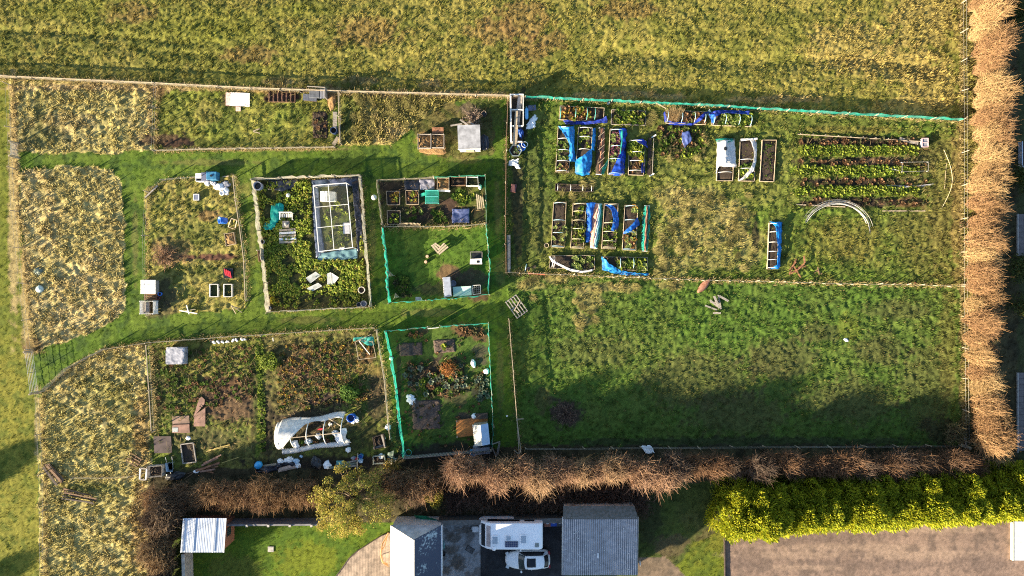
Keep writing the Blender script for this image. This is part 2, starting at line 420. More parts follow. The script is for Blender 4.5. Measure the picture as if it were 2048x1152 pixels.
patch(1830, 330, 40, 60, (.09, .075, .03), .6); patch(1820, 405, 50, 12, (.11, .06, .032), .8, .3, .5); patch(1770, 322, 50, 9, (.14, .085, .05), .6, .2, .6)
patch(1680, 480, 90, 50, (.115, .10, .024), .55); patch(1840, 480, 60, 80, (.08, .075, .02), .5); patch(1885, 400, 34, 160, (.115, .098, .03), .6); patch(1912, 400, 12, 170, (.17, .125, .045), .7); patch(1860, 300, 30, 26, (.06, .06, .018), .6)
patch(1510, 470, 8, 40, (.035, .027, .017), .8, .2, .5); patch(1690, 260, 120, 9, (.12, .095, .025), .6); patch(1650, 245, 160, 9, (.05, .06, .014), .5)
# plot o
for x, y, rx, ry, s in ((1640, 665, 46, 22, .5), (1800, 620, 70, 20, .45), (1760, 700, 60, 34, .5), (1560, 720, 80, 44, .55), (1400, 760, 120, 60, .45), (1700, 800, 110, 50, .5), (1470, 830, 100, 44, .5), (1190, 700, 90, 30, .35), (1850, 780, 60, 90, .4)):
    patch(x, y, rx, ry, (.062, .05, .024), s, .9, .9)
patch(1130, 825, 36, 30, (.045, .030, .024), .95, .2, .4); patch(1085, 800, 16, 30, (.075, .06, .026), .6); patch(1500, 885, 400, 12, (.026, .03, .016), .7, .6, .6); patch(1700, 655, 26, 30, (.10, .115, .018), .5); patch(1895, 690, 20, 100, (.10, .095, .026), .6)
patch(1880, 860, 40, 30, (.035, .032, .016), .8)
# gardens
patch(620, 1120, 70, 40, (.115, .135, .012), .7); patch(470, 1140, 60, 30, (.075, .075, .018), .5); patch(1340, 1090, 40, 22, (.085, .062, .036), .7, .5, .5); patch(1300, 1130, 30, 14, (.11, .085, .06), .7, .2, .4)
patch(1300, 1030, 26, 60, (.03, .034, .014), .8); patch(1390, 1000, 40, 30, (.06, .075, .018), .6)
patch(470, 1140, 1, 1, (0, 0, 0), 0)
for x, y, rx, ry in ((905, 1075, 16, 10), (915, 1125, 14, 18), (930, 1060, 24, 8), (900, 1100, 18, 10), (890, 1140, 14, 8)):
    patch(x, y, rx, ry, (.10, .085, .07), .8)
for x, y, rx, ry in ((505, 480, 8, 60), (745, 480, 8, 70), (995, 420, 8, 60), (1000, 545, 14, 30), (620, 640, 60, 8), (420, 325, 90, 7), (930, 320, 40, 8), (270, 480, 7, 80), (860, 625, 60, 8), (1000, 760, 8, 80)):
    patch(x, y, rx, ry, (.14, .11, .045), .4, .7, .8)
for x, y, rx, ry in ((1560, 1110, 130, 9), (1700, 1095, 180, 7), (1850, 1110, 150, 10), (1620, 1135, 90, 6), (1900, 1060, 90, 8)):
    patch(x, y, rx, ry, (.26, .19, .145), .5)
for x, y, rx, ry in ((1500, 1120, 40, 22), (1760, 1130, 120, 10), (1960, 1125, 60, 18), (1640, 1075, 120, 9)):
    patch(x, y, rx, ry, (.12, .088, .075), .6)
# terrain dips (px, py, angle, length, width, depth m): hollows added to shape bands of shade across the field
BOWL = [(1130, 138, 105, 24, 26, .6), (1230, 112, 60, 22, 0, .35), (770, 138, 100, 16, 25, .5), (1080, 165, 60, 14, 28, .3), (720, 68, 60, 12, 25, .2), (930, 95, 70, 12, 26, .2)]
DIP = [(1560, 122, -3, 820, 16, .26), (180, 72, -3, 560, 8, .16), (330, 100, -4, 300, 8, .10), (1500, 700, 12, 500, 26, .10)]
GX0, GX1, GY0, GY1, STEP = -62.0, 62.0, -38.0, 38.0, .125


def pix(x, y):
    return 1024 + x * S, 576 - y * S


def ground_fields(x, y):
    """Colour, height, grass height, grass density and region index at plan positions."""
    px, py = pix(x, y)
    wx = (vnoise(x / .7, y / .7, 1) - .5) * 2 + (vnoise(x / .25, y / .25, 2) - .5) * .8
    wy = (vnoise(x / .7, y / .7, 4) - .5) * 2 + (vnoise(x / .25, y / .25, 5) - .5) * .8
    n1 = fbm(x / 2.2, y / 2.2, 3, 7); n2 = fbm(x / .55, y / .55, 3, 8); n3 = fbm(x / 9, y / 9, 2, 9); n4 = vnoise((x * .8 - y * .6) / .16, (x * .6 + y * .8) / .16, 12)
    col = np.zeros(np.shape(x) + (3,)); amp = np.zeros(np.shape(x)); hgt = np.zeros(np.shape(x)); dens = np.zeros(np.shape(x)); idx = np.zeros(np.shape(x), int); hz = np.zeros(np.shape(x))
    hn = {}
    for i, r in enumerate(REG):
        m = inpoly(r['poly'], px + wx * r['soft'], py + wy * r['soft']) if i else np.ones(np.shape(x), bool)
        if not m.any(): continue
        xs, ys = x[m], y[m]
        t = sstep(.36, .62, .55 * n1[m] + .45 * n3[m])[:, None]
        c = np.array(r['a']) * (1 - t) + np.array(r['b']) * t
        u = sstep(.50, .66, n2[m])[:, None] * .8
        c = c * (1 - u) + np.array(r['c']) * u
        col[m] = c * (.78 + .44 * n4[m])[:, None]
        w = r['wl']
        h = fbm(xs / (w * .55), ys / (w * .55), 2, 20) * .9 + fbm(xs / (w * 3), ys / (w * 3), 2, 22) * .18
        hz[m] = (h - .55) * 1.6 * r['amp']
        hgt[m] = r['gh']; dens[m] = r['dens']; idx[m] = i
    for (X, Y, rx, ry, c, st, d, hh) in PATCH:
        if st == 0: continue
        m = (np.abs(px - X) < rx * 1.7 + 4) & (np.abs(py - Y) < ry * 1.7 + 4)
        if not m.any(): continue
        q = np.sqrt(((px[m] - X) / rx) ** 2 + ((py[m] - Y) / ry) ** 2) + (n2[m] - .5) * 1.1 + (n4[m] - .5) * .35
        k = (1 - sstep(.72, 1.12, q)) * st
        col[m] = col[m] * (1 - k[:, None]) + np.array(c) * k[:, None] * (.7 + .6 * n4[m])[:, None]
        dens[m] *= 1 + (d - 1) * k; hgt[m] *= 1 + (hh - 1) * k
    for (X, Y, a, ln, wd, dp) in DIP:
        ca, sa = math.cos(math.radians(a)), math.sin(math.radians(a))
        u = ((px - X) * ca - (py - Y) * sa) / (ln / 2); v = ((px - X) * sa + (py - Y) * ca) / wd + np.sin(px * .012) * .5
        hz -= dp * np.exp(-v * v) * (1 - sstep(.6, 1, np.abs(u)))
    for (X, Y, rx, ry, a, dp) in BOWL:
        ca, sa = math.cos(math.radians(a)), math.sin(math.radians(a))
        u = ((px - X) * ca - (py - Y) * sa) / rx; v = ((px - X) * sa + (py - Y) * ca) / ry
        hz -= dp * np.exp(-u * u - v * v)
    return col, hz, hgt, dens, idx


nx = int((GX1 - GX0) / STEP) + 1; ny = int((GY1 - GY0) / STEP) + 1
gx, gy = np.meshgrid(np.linspace(GX0, GX1, nx), np.linspace(GY0, GY1, ny))
gx = gx.ravel(); gy = gy.ravel()
gcol, gz, ghgt, gden, gidx = ground_fields(gx, gy)
GZ = gz.reshape(ny, nx)


def zat(x, y):
    i = int(round((y - GY0) / STEP)); j = int(round((x - GX0) / STEP))
    return float(GZ[min(max(i, 0), ny - 1), min(max(j, 0), nx - 1)])


V = np.stack([gx, gy, gz], 1)
ii, jj = np.meshgrid(np.arange(ny - 1), np.arange(nx - 1), indexing='ij')
q0 = (ii * nx + jj).ravel()
Q = np.stack([q0, q0 + 1, q0 + nx + 1, q0 + nx], 1)
fobj = np.array([r['obj'] for r in REG])[gidx[q0]]
M_ground = vmat('earth and turf', 16, .3, .95, 0, .5, 34)
M_grav = vmat('gravel surface', 26, .35, .95, 0, .6, 40)
M_hard = vmat('concrete and tarmac', 9, .22, .75, 0, .15, 50)
GLAB = {'field': M_ground, 'path': M_ground, 'ground': M_ground, 'lawn': M_ground, 'driveway': M_grav, 'yard': M_hard, 'tarmac': M_hard}
for nm, mm in GLAB.items():
    f = Q[fobj == nm]
    if not len(f): continue
    u, inv = np.unique(f, return_inverse=True)
    o = add_mesh(nm, fast_mesh(nm, V[u], inv.reshape(-1, 4), gcol[u], True), mm)
    tag(o, kind='structure')
# the land around, out to the horizon
mb = MB()
R = 2500
for (a, b, c, d) in ((-R, GY1, R, R), (-R, -R, R, GY0), (-R, GY0, GX0, GY1), (GX1, GY0, R, GY1)):
    mb.add([(a, b, -.1), (c, b, -.1), (c, d, -.1), (a, d, -.1)], [(0, 1, 2, 3)])
tag(mb.build('terrain', mat('far farmland', (.11, .11, .03), .95, .3, .05)), kind='structure')

# ------------------------------------------------------------------ grass
M_blade = vmat('grass blades', 1, 0, .85, .35, 0)


def blades(pos, hgt, wid, lean, az, col, seg=1):
    """Triangular blades: foot pos, length hgt, width wid, lean 0..1 towards az."""
    n = len(pos)
    fx = np.cos(az); fy = np.sin(az)
    tip = pos + np.stack([fx * lean * hgt, fy * lean * hgt, np.sqrt(np.clip(1 - lean * lean, .04, 1)) * hgt], 1)
    sx = -fy * wid / 2; sy = fx * wid / 2
    mid = pos * .45 + tip * .55; mid[:, 2] += hgt * .08
    a = pos.copy(); a[:, 0] += sx; a[:, 1] += sy
    b = pos.copy(); b[:, 0] -= sx; b[:, 1] -= sy
    c = mid.copy(); c[:, 0] -= sx * .8; c[:, 1] -= sy * .8
    d = mid.copy(); d[:, 0] += sx * .8; d[:, 1] += sy * .8
    V = np.stack([a, b, c, d, tip], 1).reshape(-1, 3)
    i = np.arange(n) * 5
    F = np.concatenate([np.stack([i, i + 1, i + 2], 1), np.stack([i, i + 2, i + 3], 1), np.stack([i + 3, i + 2, i + 4], 1)])
    C = np.repeat(col, 5, axis=0)
    return V, F, C


def scatter_grass(n_try):
    x = RNG.uniform(GX0 + 8, GX1 - 8, n_try); y = RNG.uniform(GY0 + 7, GY1 - 7, n_try)
    col, hz, hg, de, ix = ground_fields(x, y)
    cm = fbm(x / .18, y / .18, 2, 41)
    keep = RNG.random(n_try) < de / 12.0 * 1.9 * sstep(.34, .60, cm)
    return x[keep], y[keep], col[keep], hz[keep], hg[keep], ix[keep]


NT = 120000
tx, ty, tc, tz, th, ti = scatter_grass(NT)
robj = np.array([{'field': 'meadow_grass', 'path': 'path_grass', 'lawn': 'lawn_grass', 'west': 'lawn_grass'}.get(r['name'], {'lawn': 'lawn_grass'}.get(r['obj'], 'rough_grass')) for r in REG])[ti]
GRASS_LABEL = {'meadow_grass': 'olive tussocky meadow grass of the open field above the top fence', 'path_grass': 'short mown green grass of the tracks between the allotment plots',
               'lawn_grass': 'short lawn grass beside the houses and along the edge of the allotments', 'rough_grass': 'rough uncut grass and weeds growing over the fenced plots'}
for nm, lab in GRASS_LABEL.items():
    m = robj == nm
    k = 7
    n = int(m.sum())
    bx = np.repeat(tx[m], k) + RNG.normal(0, .075, n * k); by = np.repeat(ty[m], k) + RNG.normal(0, .075, n * k)
    hh = np.repeat(th[m] * RNG.uniform(.6, 1.35, n), k) * RNG.uniform(.6, 1.15, n * k)
    ok = hh > .02
    jit = np.repeat(RNG.uniform(.75, 1.32, n), k) * RNG.uniform(.85, 1.15, n * k)
    cc = np.repeat(tc[m], k, axis=0) * jit[:, None] * 1.12
    dry = (RNG.random(n * k) < (.05 if nm == 'meadow_grass' else .10)) & (hh > .12)
    cc[dry] = cc[dry] * .4 + np.array((.22, .17, .075)) * .6
    zz = np.repeat(tz[m], k) - .02
    # prevailing lean towards the north-east with wide scatter
    az = RNG.normal(.5, 1.5, n * k); ln = RNG.uniform(.25, .92, n * k)
    Vb, Fb, Cb = blades(np.stack([bx, by, zz], 1)[ok], hh[ok] * 1.25, np.clip(hh[ok] * .24, .025, .075), ln[ok], az[ok], cc[ok])
    tag(add_mesh(nm, fast_mesh(nm, Vb, Fb, Cb), M_blade), lab, 'grass', kind='stuff')
# ================================================================== trees, shrubs and hedges
M_twig = vmat('bare twigs', 1, 0, .9, .12, 0)
M_bark = mat('bark', (.16, .115, .075), .9, .3, 8, bump=.3)
M_leaf = vmat('leaves', 1, 0, .7, .35, 0)


def cones(P0, P1, r0, r1, col0, col1):
    """Thin three-sided tapered twigs from P0 to P1."""
    n = len(P0); d = P1 - P0
    d = d / (np.linalg.norm(d, axis=1, keepdims=True) + 1e-9)
    ref = np.where(np.abs(d[:, 2:3]) < .8, np.array([[0, 0, 1.]]), np.array([[1., 0, 0]]))
    a = np.cross(d, ref); a /= np.linalg.norm(a, axis=1, keepdims=True) + 1e-9
    b = np.cross(d, a)
    vs = []
    for P, r in ((P0, r0), (P1, r1)):
        for k in range(3):
            t = 2 * PI * k / 3
            vs.append(P + (a * math.cos(t) + b * math.sin(t)) * np.reshape(r, (-1, 1)))
    V = np.stack(vs, 1).reshape(-1, 3)
    i = np.arange(n) * 6
    F = np.concatenate([np.stack([i + k, i + (k + 1) % 3, i + 3 + (k + 1) % 3, i + 3 + k], 1) for k in range(3)])
    C = np.stack([col0] * 3 + [col1] * 3, 1).reshape(-1, 3)
    return V, F, C


def twig_mesh(rng, hgt, rad, nmain, ca, cb, upright=.8, base=.05, nside=4, w=.022, wob=.25):
    """A bare crown: many shoots rising from low stems, each with side twigs."""
    n = nmain
    a = rng.uniform(0, 2 * PI, n); q = np.sqrt(rng.random(n))
    foot = np.stack([np.cos(a) * q * rad * .35, np.sin(a) * q * rad * .35, rng.uniform(base, .35, n) * hgt], 1)
    out = (1 - upright) * hgt
    tz = hgt * rng.uniform(.55, 1.0, n) * (1 - .25 * q ** 2)
    tip = np.stack([np.cos(a) * q * rad + rng.normal(0, wob * .5, n), np.sin(a) * q * rad + rng.normal(0, wob * .5, n), tz], 1)
    mid = (foot + tip) / 2 + rng.normal(0, wob, (n, 3)) * .5 + np.stack([np.cos(a), np.sin(a), a * 0], 1) * rad * .12
    t = rng.random(n)[:, None]
    col = (np.array(ca) * (1 - t) + np.array(cb) * t) * rng.uniform(.6, 1.2, n)[:, None]
    P0 = [foot, mid]; P1 = [mid, tip]; R0 = [np.full(n, w * 1.3), np.full(n, w)]; R1 = [np.full(n, w), np.full(n, w * .35)]
    C0 = [col * .8, col]; C1 = [col, col * 1.15]
    for k in range(nside):
        f = rng.uniform(.15, .95, n)[:, None]
        s = mid * (1 - f) + tip * f
        dv = (tip - mid); dv /= np.linalg.norm(dv, axis=1, keepdims=True) + 1e-9
        e = s + (dv * rng.uniform(.5, 1, n)[:, None] + rng.normal(0, .55, (n, 3))) * (hgt * .13)
        P0.append(s); P1.append(e); R0.append(np.full(n, w * .7)); R1.append(np.full(n, w * .25)); C0.append(col); C1.append(col * 1.2)
    return cones(np.concatenate(P0), np.concatenate(P1), np.concatenate(R0), np.concatenate(R1), np.concatenate(C0), np.concatenate(C1))


def stems_mb(rng, hgt, k=3, r=.06, sp=.3):
    m = MB()
    for i in range(k):
        a = rng.uniform(0, 6.28); q = sp * rng.uniform(.3, 1)
        m.tube([(math.cos(a) * .1, math.sin(a) * .1, -.1), (math.cos(a) * q * .6, math.sin(a) * q * .6, hgt * .3), (math.cos(a + .4) * q, math.sin(a + .4) * q, hgt * .6)], [r, r * .8, r * .4], 6)
    return m


def make_twig_tree(name, cat, rng, hgt, rad, n, ca, cb, **k):
    e = thing(name, 'x', cat, (0, 0, 0))
    V, F, C = twig_mesh(rng, hgt, rad, n, ca, cb, **k)
    add_mesh('crown', fast_mesh('crown', V, F, C), M_twig, e)
    stems_mb(rng, hgt).build('trunk', M_bark, e)
    return e


def plant_copies(protos, spots, label, group, jit=.15):
    """spots: (px, py, scale); the first of each kind is the thing built, the others are copies of it and its parts."""
    used = set()
    for i, sp in enumerate(spots):
        px, py, sc = sp[:3]
        k = sp[3] if len(sp) > 3 else random.randrange(len(protos))
        o = protos[k] if k not in used else copy_tree(protos[k])
        used.add(k)
        p = G(px, py); o.location = (p.x, p.y, zat(p.x, p.y) - .03)
        o.rotation_euler = (0, 0, random.uniform(0, 6.28)); s = sc * random.uniform(1 - jit, 1 + jit); o.scale = (s, s, s * random.uniform(.84, 1.1))
        o['label'] = sp[4] if len(sp) > 4 else label
        if group: o['group'] = group
    for k, o in enumerate(protos):
        if k not in used:
            for c in list(o.children): bpy.data.objects.remove(c)
            bpy.data.objects.remove(o)


r_ = np.random.default_rng(5)
ORA = (.38, .235, .115); ORB = (.26, .16, .085); STR = (.43, .295, .145)
BRN = (.24, .135, .075); DBR = (.12, .075, .055); GRY = (.17, .13, .10)
# the tall row along the eastern fence: two staggered lines
E1 = [make_twig_tree('willow_tree', 'tree', r_, 4.3, .98, 330, [ORA, STR, ORB, ORA][i], [STR, STR, ORA, BRN][i], upright=.9, w=.017, nside=4, wob=.2) for i in range(4)]
sp = []
y = -50
while y < 885:
    bend = 8 * math.sin(y / 130.0) + (6 if y > 780 else 0)
    sp.append((1936 + bend + random.uniform(-6, 6), y + random.uniform(-6, 6), random.uniform(.88, 1.05)))
    sp.append((1952 + bend + random.uniform(-5, 5), y + 17 + random.uniform(-6, 6), random.uniform(.75, .98)))
    y += 33
plant_copies(E1, sp, 'bare golden-orange willow tree in the tall hedge along the eastern fence', 'willow trees of the eastern hedge')
# the row along the southern boundary
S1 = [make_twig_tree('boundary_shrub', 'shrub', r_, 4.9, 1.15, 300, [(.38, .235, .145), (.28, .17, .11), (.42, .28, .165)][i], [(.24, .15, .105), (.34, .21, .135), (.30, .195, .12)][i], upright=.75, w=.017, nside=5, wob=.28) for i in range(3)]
sp = []
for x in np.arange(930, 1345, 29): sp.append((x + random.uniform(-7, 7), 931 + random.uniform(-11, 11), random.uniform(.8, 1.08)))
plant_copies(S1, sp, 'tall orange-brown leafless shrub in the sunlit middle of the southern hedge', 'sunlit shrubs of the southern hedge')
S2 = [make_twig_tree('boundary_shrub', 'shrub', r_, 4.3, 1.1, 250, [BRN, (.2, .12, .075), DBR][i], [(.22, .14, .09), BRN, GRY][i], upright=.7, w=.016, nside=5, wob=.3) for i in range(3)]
sp = []
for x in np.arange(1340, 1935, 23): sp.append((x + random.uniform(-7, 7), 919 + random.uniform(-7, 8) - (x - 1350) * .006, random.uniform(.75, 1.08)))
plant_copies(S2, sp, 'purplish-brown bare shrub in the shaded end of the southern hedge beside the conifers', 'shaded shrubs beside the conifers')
S3 = [make_twig_tree('boundary_shrub', 'shrub', r_, 3.0, 1.15, 260, [(.25, .155, .085), (.2, .125, .075), BRN][i], [(.3, .19, .10), (.27, .17, .09), (.2, .14, .09)][i], upright=.6, w=.015, nside=5, wob=.3) for i in range(3)]
sp = []
for x in np.arange(322, 925, 28):
    if not 655 < x < 770: sp.append((x + random.uniform(-6, 6), 984 - (x - 320) * .052 + random.uniform(-8, 8), random.uniform(.85, 1.08)))
for x in np.arange(330, 640, 34): sp.append((x + random.uniform(-6, 6), 1003 - (x - 320) * .03 + random.uniform(-5, 5), random.uniform(.6, .8)))
plant_copies(S3, sp, 'twiggy brown shrub in the hedge between the allotments and the walled lawn', 'brown shrubs above the walled lawn')
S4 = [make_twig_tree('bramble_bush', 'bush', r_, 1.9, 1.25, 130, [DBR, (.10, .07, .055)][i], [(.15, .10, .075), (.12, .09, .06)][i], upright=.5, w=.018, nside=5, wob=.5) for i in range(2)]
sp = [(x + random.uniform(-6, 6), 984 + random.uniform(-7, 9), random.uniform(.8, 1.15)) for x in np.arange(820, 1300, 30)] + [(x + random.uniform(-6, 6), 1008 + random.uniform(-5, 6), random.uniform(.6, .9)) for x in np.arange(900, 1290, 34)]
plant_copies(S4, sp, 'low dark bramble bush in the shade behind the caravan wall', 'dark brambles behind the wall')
S5 = [make_twig_tree('boundary_shrub', 'shrub', r_, 3.4, 1.05, 260, [(.22, .15, .085), (.17, .12, .075)][i], [(.26, .18, .10), (.13, .095, .07)][i], upright=.6, w=.028, nside=6, wob=.35) for i in range(2)]
sp = [(344 + random.uniform(-7, 7), y, random.uniform(.85, 1.05)) for y in range(1000, 1240, 26)] + [(326 + random.uniform(-5, 5), y + 12, random.uniform(.6, .85)) for y in range(985, 1240, 30)]
plant_copies(S5, sp, 'dull brown bare shrub in the side hedge left of the metal-roofed shed', 'shrubs of the side hedge')
# odd ones
o = make_twig_tree('bramble_bush', 'bush', r_, .8, 1.4, 170, (.10, .065, .055), (.20, .14, .10), upright=.3, w=.016, nside=5, wob=.4)
plant_copies([o], [(1130, 826, 1)], 'round patch of dead brown brambles in the shaded south-west corner of the big field', None)
o = make_twig_tree('brush_pile', 'brush pile', r_, .9, 1.2, 190, (.33, .19, .10), (.25, .17, .12), upright=.2, w=.016, nside=4, wob=.5)
plant_copies([o], [(330, 514, 1)], 'heap of cut orange-brown brushwood at the end of the strip of bare soil', None)
o = make_twig_tree('brush_pile', 'brush pile', r_, .7, .8, 150, (.30, .22, .17), (.22, .17, .13), upright=.2, w=.015, nside=4, wob=.4)
plant_copies([o], [(945, 237, 1)], 'greyish heap of dead brush behind the grey-roofed lean-to shed', None)
o = make_twig_tree('elder_bush', 'bush', r_, 2.2, 1.1, 90, (.10, .09, .045), (.17, .13, .07), upright=.5, w=.02, nside=5, wob=.5)
plant_copies([o], [(1898, 862, 1)], 'grey-green straggly bush in the corner where the two hedges meet', None)
o = make_twig_tree('dogwood_bush', 'bush', r_, 1.0, .6, 150, (.30, .12, .04), (.36, .17, .06), upright=.6, w=.014, nside=4, wob=.25)
plant_copies([o], [(897, 735, 1)], 'fiery orange bush among the soil beds of the netted lawn plot', None)
# dry grass clumps and dead stalks that stand apart
M_dry = M_blade


def tuft_mesh(rng, n, hgt, rad, ca, cb, lean=.75, az=None, w=.03):
    a = rng.uniform(0, 6.28, n) if az is None else rng.normal(az, .45, n)
    q = np.sqrt(rng.random(n)) * rad; b = rng.uniform(0, 6.28, n)
    pos = np.stack([np.cos(b) * q, np.sin(b) * q, np.zeros(n)], 1)
    t = rng.random(n)[:, None]
    return blades(pos, hgt * rng.uniform(.6, 1.2, n), np.full(n, w), np.clip(rng.normal(lean, .18, n), .1, .97), a, np.array(ca) * (1 - t) + np.array(cb) * t)


tp = []
for i in range(3):
    V_, F_, C_ = tuft_mesh(r_, 110, .7, .28, (.27, .225, .095), (.17, .165, .05), .9, [-.6, 2.6, .6][i])
    tp.append(tag(add_mesh('grass_clump', fast_mesh('grass_clump', V_, F_, C_), M_blade), 'x', 'grass clump'))


def mesh_copies(protos, spots, label, group, z=0.0):
    used = set(); out = []
    for sp in spots:
        px, py, s = sp[:3]
        k = random.randrange(len(protos))
        o = protos[k] if k not in used else link(protos[k].copy())
        used.add(k)
        p = G(px, py); o.location = (p.x, p.y, zat(p.x, p.y) + z - .02); o.rotation_euler = (0, 0, random.uniform(-.7, .7)); o.scale = (s, s, s)
        o['label'] = label
        if group: o['group'] = group
        out.append(o)
    for k, o in enumerate(protos):
        if k not in used: bpy.data.objects.remove(o)
    return out


def clone_protos(ps):
    return [link(p.copy()) for p in ps]


cl = clone_protos(tp)
mesh_copies(cl, [(1335, 318, .8), (1391, 320, .9)], 'rounded clump of dry straw-coloured grass among the weedy bed by the white fleece beds', 'two straw clumps near the fleece beds')
cl = clone_protos(tp)
sp = [(1300, 225, 1), (1296, 240, 1), (1303, 236, .8), (1402, 275, .8), (1408, 290, .8), (1406, 305, .7), (1160, 368, .9), (1140, 392, .9), (1170, 392, 1), (1125, 390, .8), (1150, 398, .9), (1178, 366, .9), (1185, 372, .7), (1120, 470, .9), (1128, 480, .9), (1118, 485, .8), (1162, 490, .8), (1150, 485, .7), (1308, 500, 1), (1320, 520, 1), (1310, 545, 1), (1330, 540, .9), (1318, 470, .9), (1130, 345, .8), (1140, 338, .8)]
mesh_copies(cl, sp, 'pale dry grass clump fallen over between the raised beds', 'dry grass clumps between the beds')
cl = clone_protos(tp)
sp = [(1340 + random.gauss(0, 28) + random.choice((0, 40, 90, 140)), 455 + random.gauss(0, 42), random.uniform(.7, 1.05)) for i in range(44)]
sp = [s for s in sp if 1312 < s[0] < 1535 and 385 < s[1] < 550]
mesh_copies(cl, sp, 'tan dead grass clump in the uncultivated middle of the bed plot', 'tan clumps in the middle of the bed plot')
cl = clone_protos(tp)
sp = [(1165 + random.gauss(0, 14), 625 + random.gauss(0, 22), random.uniform(.7, 1)) for i in range(8)] + [(1190, 580, .9), (1060, 568, 1), (1075, 560, 1), (1045, 573, .8), (1115, 556, .8), (1098, 551, .8), (1340, 572, .9), (1350, 577, .8), (1268, 572, .9), (1240, 575, .8), (1062, 592, .9)]
mesh_copies(cl, sp, 'bleached grass clump in the upper part of the empty field below the bed plot', 'bleached clumps in the empty field')
cl = clone_protos(tp)
sp = [(700 + random.uniform(0, 160), 0, random.uniform(.7, 1.0)) for i in range(70)]
sp = [(x, random.uniform(192, 285 - (x - 690) * .33), s) for x, _, s in sp]
mesh_copies(cl, sp, 'long straw-coloured grass clump in the uncut corner beside the mown track', 'straw clumps of the uncut corner')
cl = clone_protos(tp)
sp = [(x, 163 + (x - 540) * .04 + random.uniform(-4, 3), random.uniform(.6, .9)) for x in (545, 553, 565, 600, 700, 712, 724, 736, 850, 862, 870, 620)]
mesh_copies(cl, sp, 'pale grass clump at the field side of the long top fence', 'pale clumps along the top fence')
for p in tp: bpy.data.objects.remove(p)

# leafy things ---------------------------------------------------------------


def leaf_cloud(rng, n, cen, rad, size, cols, up=.4, elong=1.6, shell=.55, outward=True):
    """Leaf quads spread through an ellipsoid volume."""
    v = rng.normal(0, 1, (n, 3)); v /= np.linalg.norm(v, axis=1, keepdims=True)
    q = (shell + (1 - shell) * rng.random(n)) ** .7
    P = np.array(cen) + v * q[:, None] * np.array(rad)
    nn = v * (1.0 if outward else .2) + rng.normal(0, .6, (n, 3)) + np.array([0, 0, up]); nn /= np.linalg.norm(nn, axis=1, keepdims=True)
    t = np.cross(nn, rng.normal(0, 1, (n, 3))); t /= np.linalg.norm(t, axis=1, keepdims=True); b = np.cross(nn, t)
    s = size * rng.uniform(.6, 1.3, n)[:, None]
    Vv = np.stack([P - t * s * elong * .5, P + b * s * .5, P + t * s * elong * .5, P - b * s * .5], 1).reshape(-1, 3)
    F = np.arange(n * 4).reshape(-1, 4)
    cols = np.array(cols); c = cols[rng.integers(0, len(cols), n)] * rng.uniform(.75, 1.25, n)[:, None]
    return Vv, F, np.repeat(c, 4, axis=0)


def merge(parts):
    Vs, Fs, Cs = [], [], []; o = 0
    for v, f, c in parts:
        Vs.append(v); Fs.append(f + o); Cs.append(c); o += len(v)
    return np.concatenate(Vs), np.concatenate(Fs), np.concatenate(Cs)


# the broad yellow-green tree overhanging the lawn
e = thing('garden_tree', 'broad yellow-green tree overhanging the lawn between the shed and the white outbuilding', 'tree', G(716, 985))
parts = []
tw0 = []; tw1 = []
r_ = np.random.default_rng(21)
cl = []
while len(cl) < 78:
    a = r_.uniform(0, 6.28); q = math.sqrt(r_.random())
    x, y = math.cos(a) * q * 4.1, math.sin(a) * q * 3.3
    if (x < -2 and y > 1.0) or (x > 2.6 and y < -1.6) or r_.random() < .12: continue
    z = 5.6 * (1 - .5 * q * q) * r_.uniform(.6, 1.0)
    cl.append((x, y, z))
for (x, y, z) in cl:
    sunward = (-x * .5 - y * .3) / 4 + r_.normal(0, .3)  # leaf colour painted lighter towards the sun, darker on the far side
    cs = [(.28, .245, .045), (.34, .28, .06), (.21, .22, .035), (.30, .22, .06)] if sunward > -.1 else [(.16, .18, .035), (.20, .20, .04), (.28, .23, .05), (.11, .13, .03)]
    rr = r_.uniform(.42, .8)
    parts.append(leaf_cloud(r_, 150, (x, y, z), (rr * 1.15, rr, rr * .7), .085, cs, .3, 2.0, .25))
    tw0.append((x * .3, y * .3, z * .55)); tw1.append((x * 1.03, y * 1.03, z + .15))
V_, F_, C_ = merge(parts)
add_mesh('crown', fast_mesh('crown', V_, F_, C_), M_leaf, e)
m = MB(); m.tube([(0, 0, -.1), (.1, 0, 1.2), (0, .1, 2.4)], [.2, .16, .12], 8)
for a, b in zip(tw0, tw1): m.tube([(a[0] * .2, a[1] * .2, 1.6), a, b], [.07, .04, .012], 5)
m.build('trunk', M_bark, e)


def leafy_shrub(name, label, cat, px, py, n, hgt, rad, cols, size=.09, clumps=9, trunk=True):
    e = thing(name, label, cat, G(px, py))
    ps = []
    for i in range(clumps):
        a = r_.uniform(0, 6.28); q = math.sqrt(r_.random()) * .65
        ps.append(leaf_cloud(r_, n // clumps, (math.cos(a) * q * rad, math.sin(a) * q * rad, hgt * r_.uniform(.45, .8)), (rad * .5, rad * .5, hgt * .28), size, cols, .3, 1.7, .3))
    V, F, C = merge(ps); add_mesh('crown', fast_mesh('crown', V, F, C), M_leaf, e)
    stems_mb(r_, hgt, 3, .04, rad * .4).build('trunk', M_bark, e)
    return e


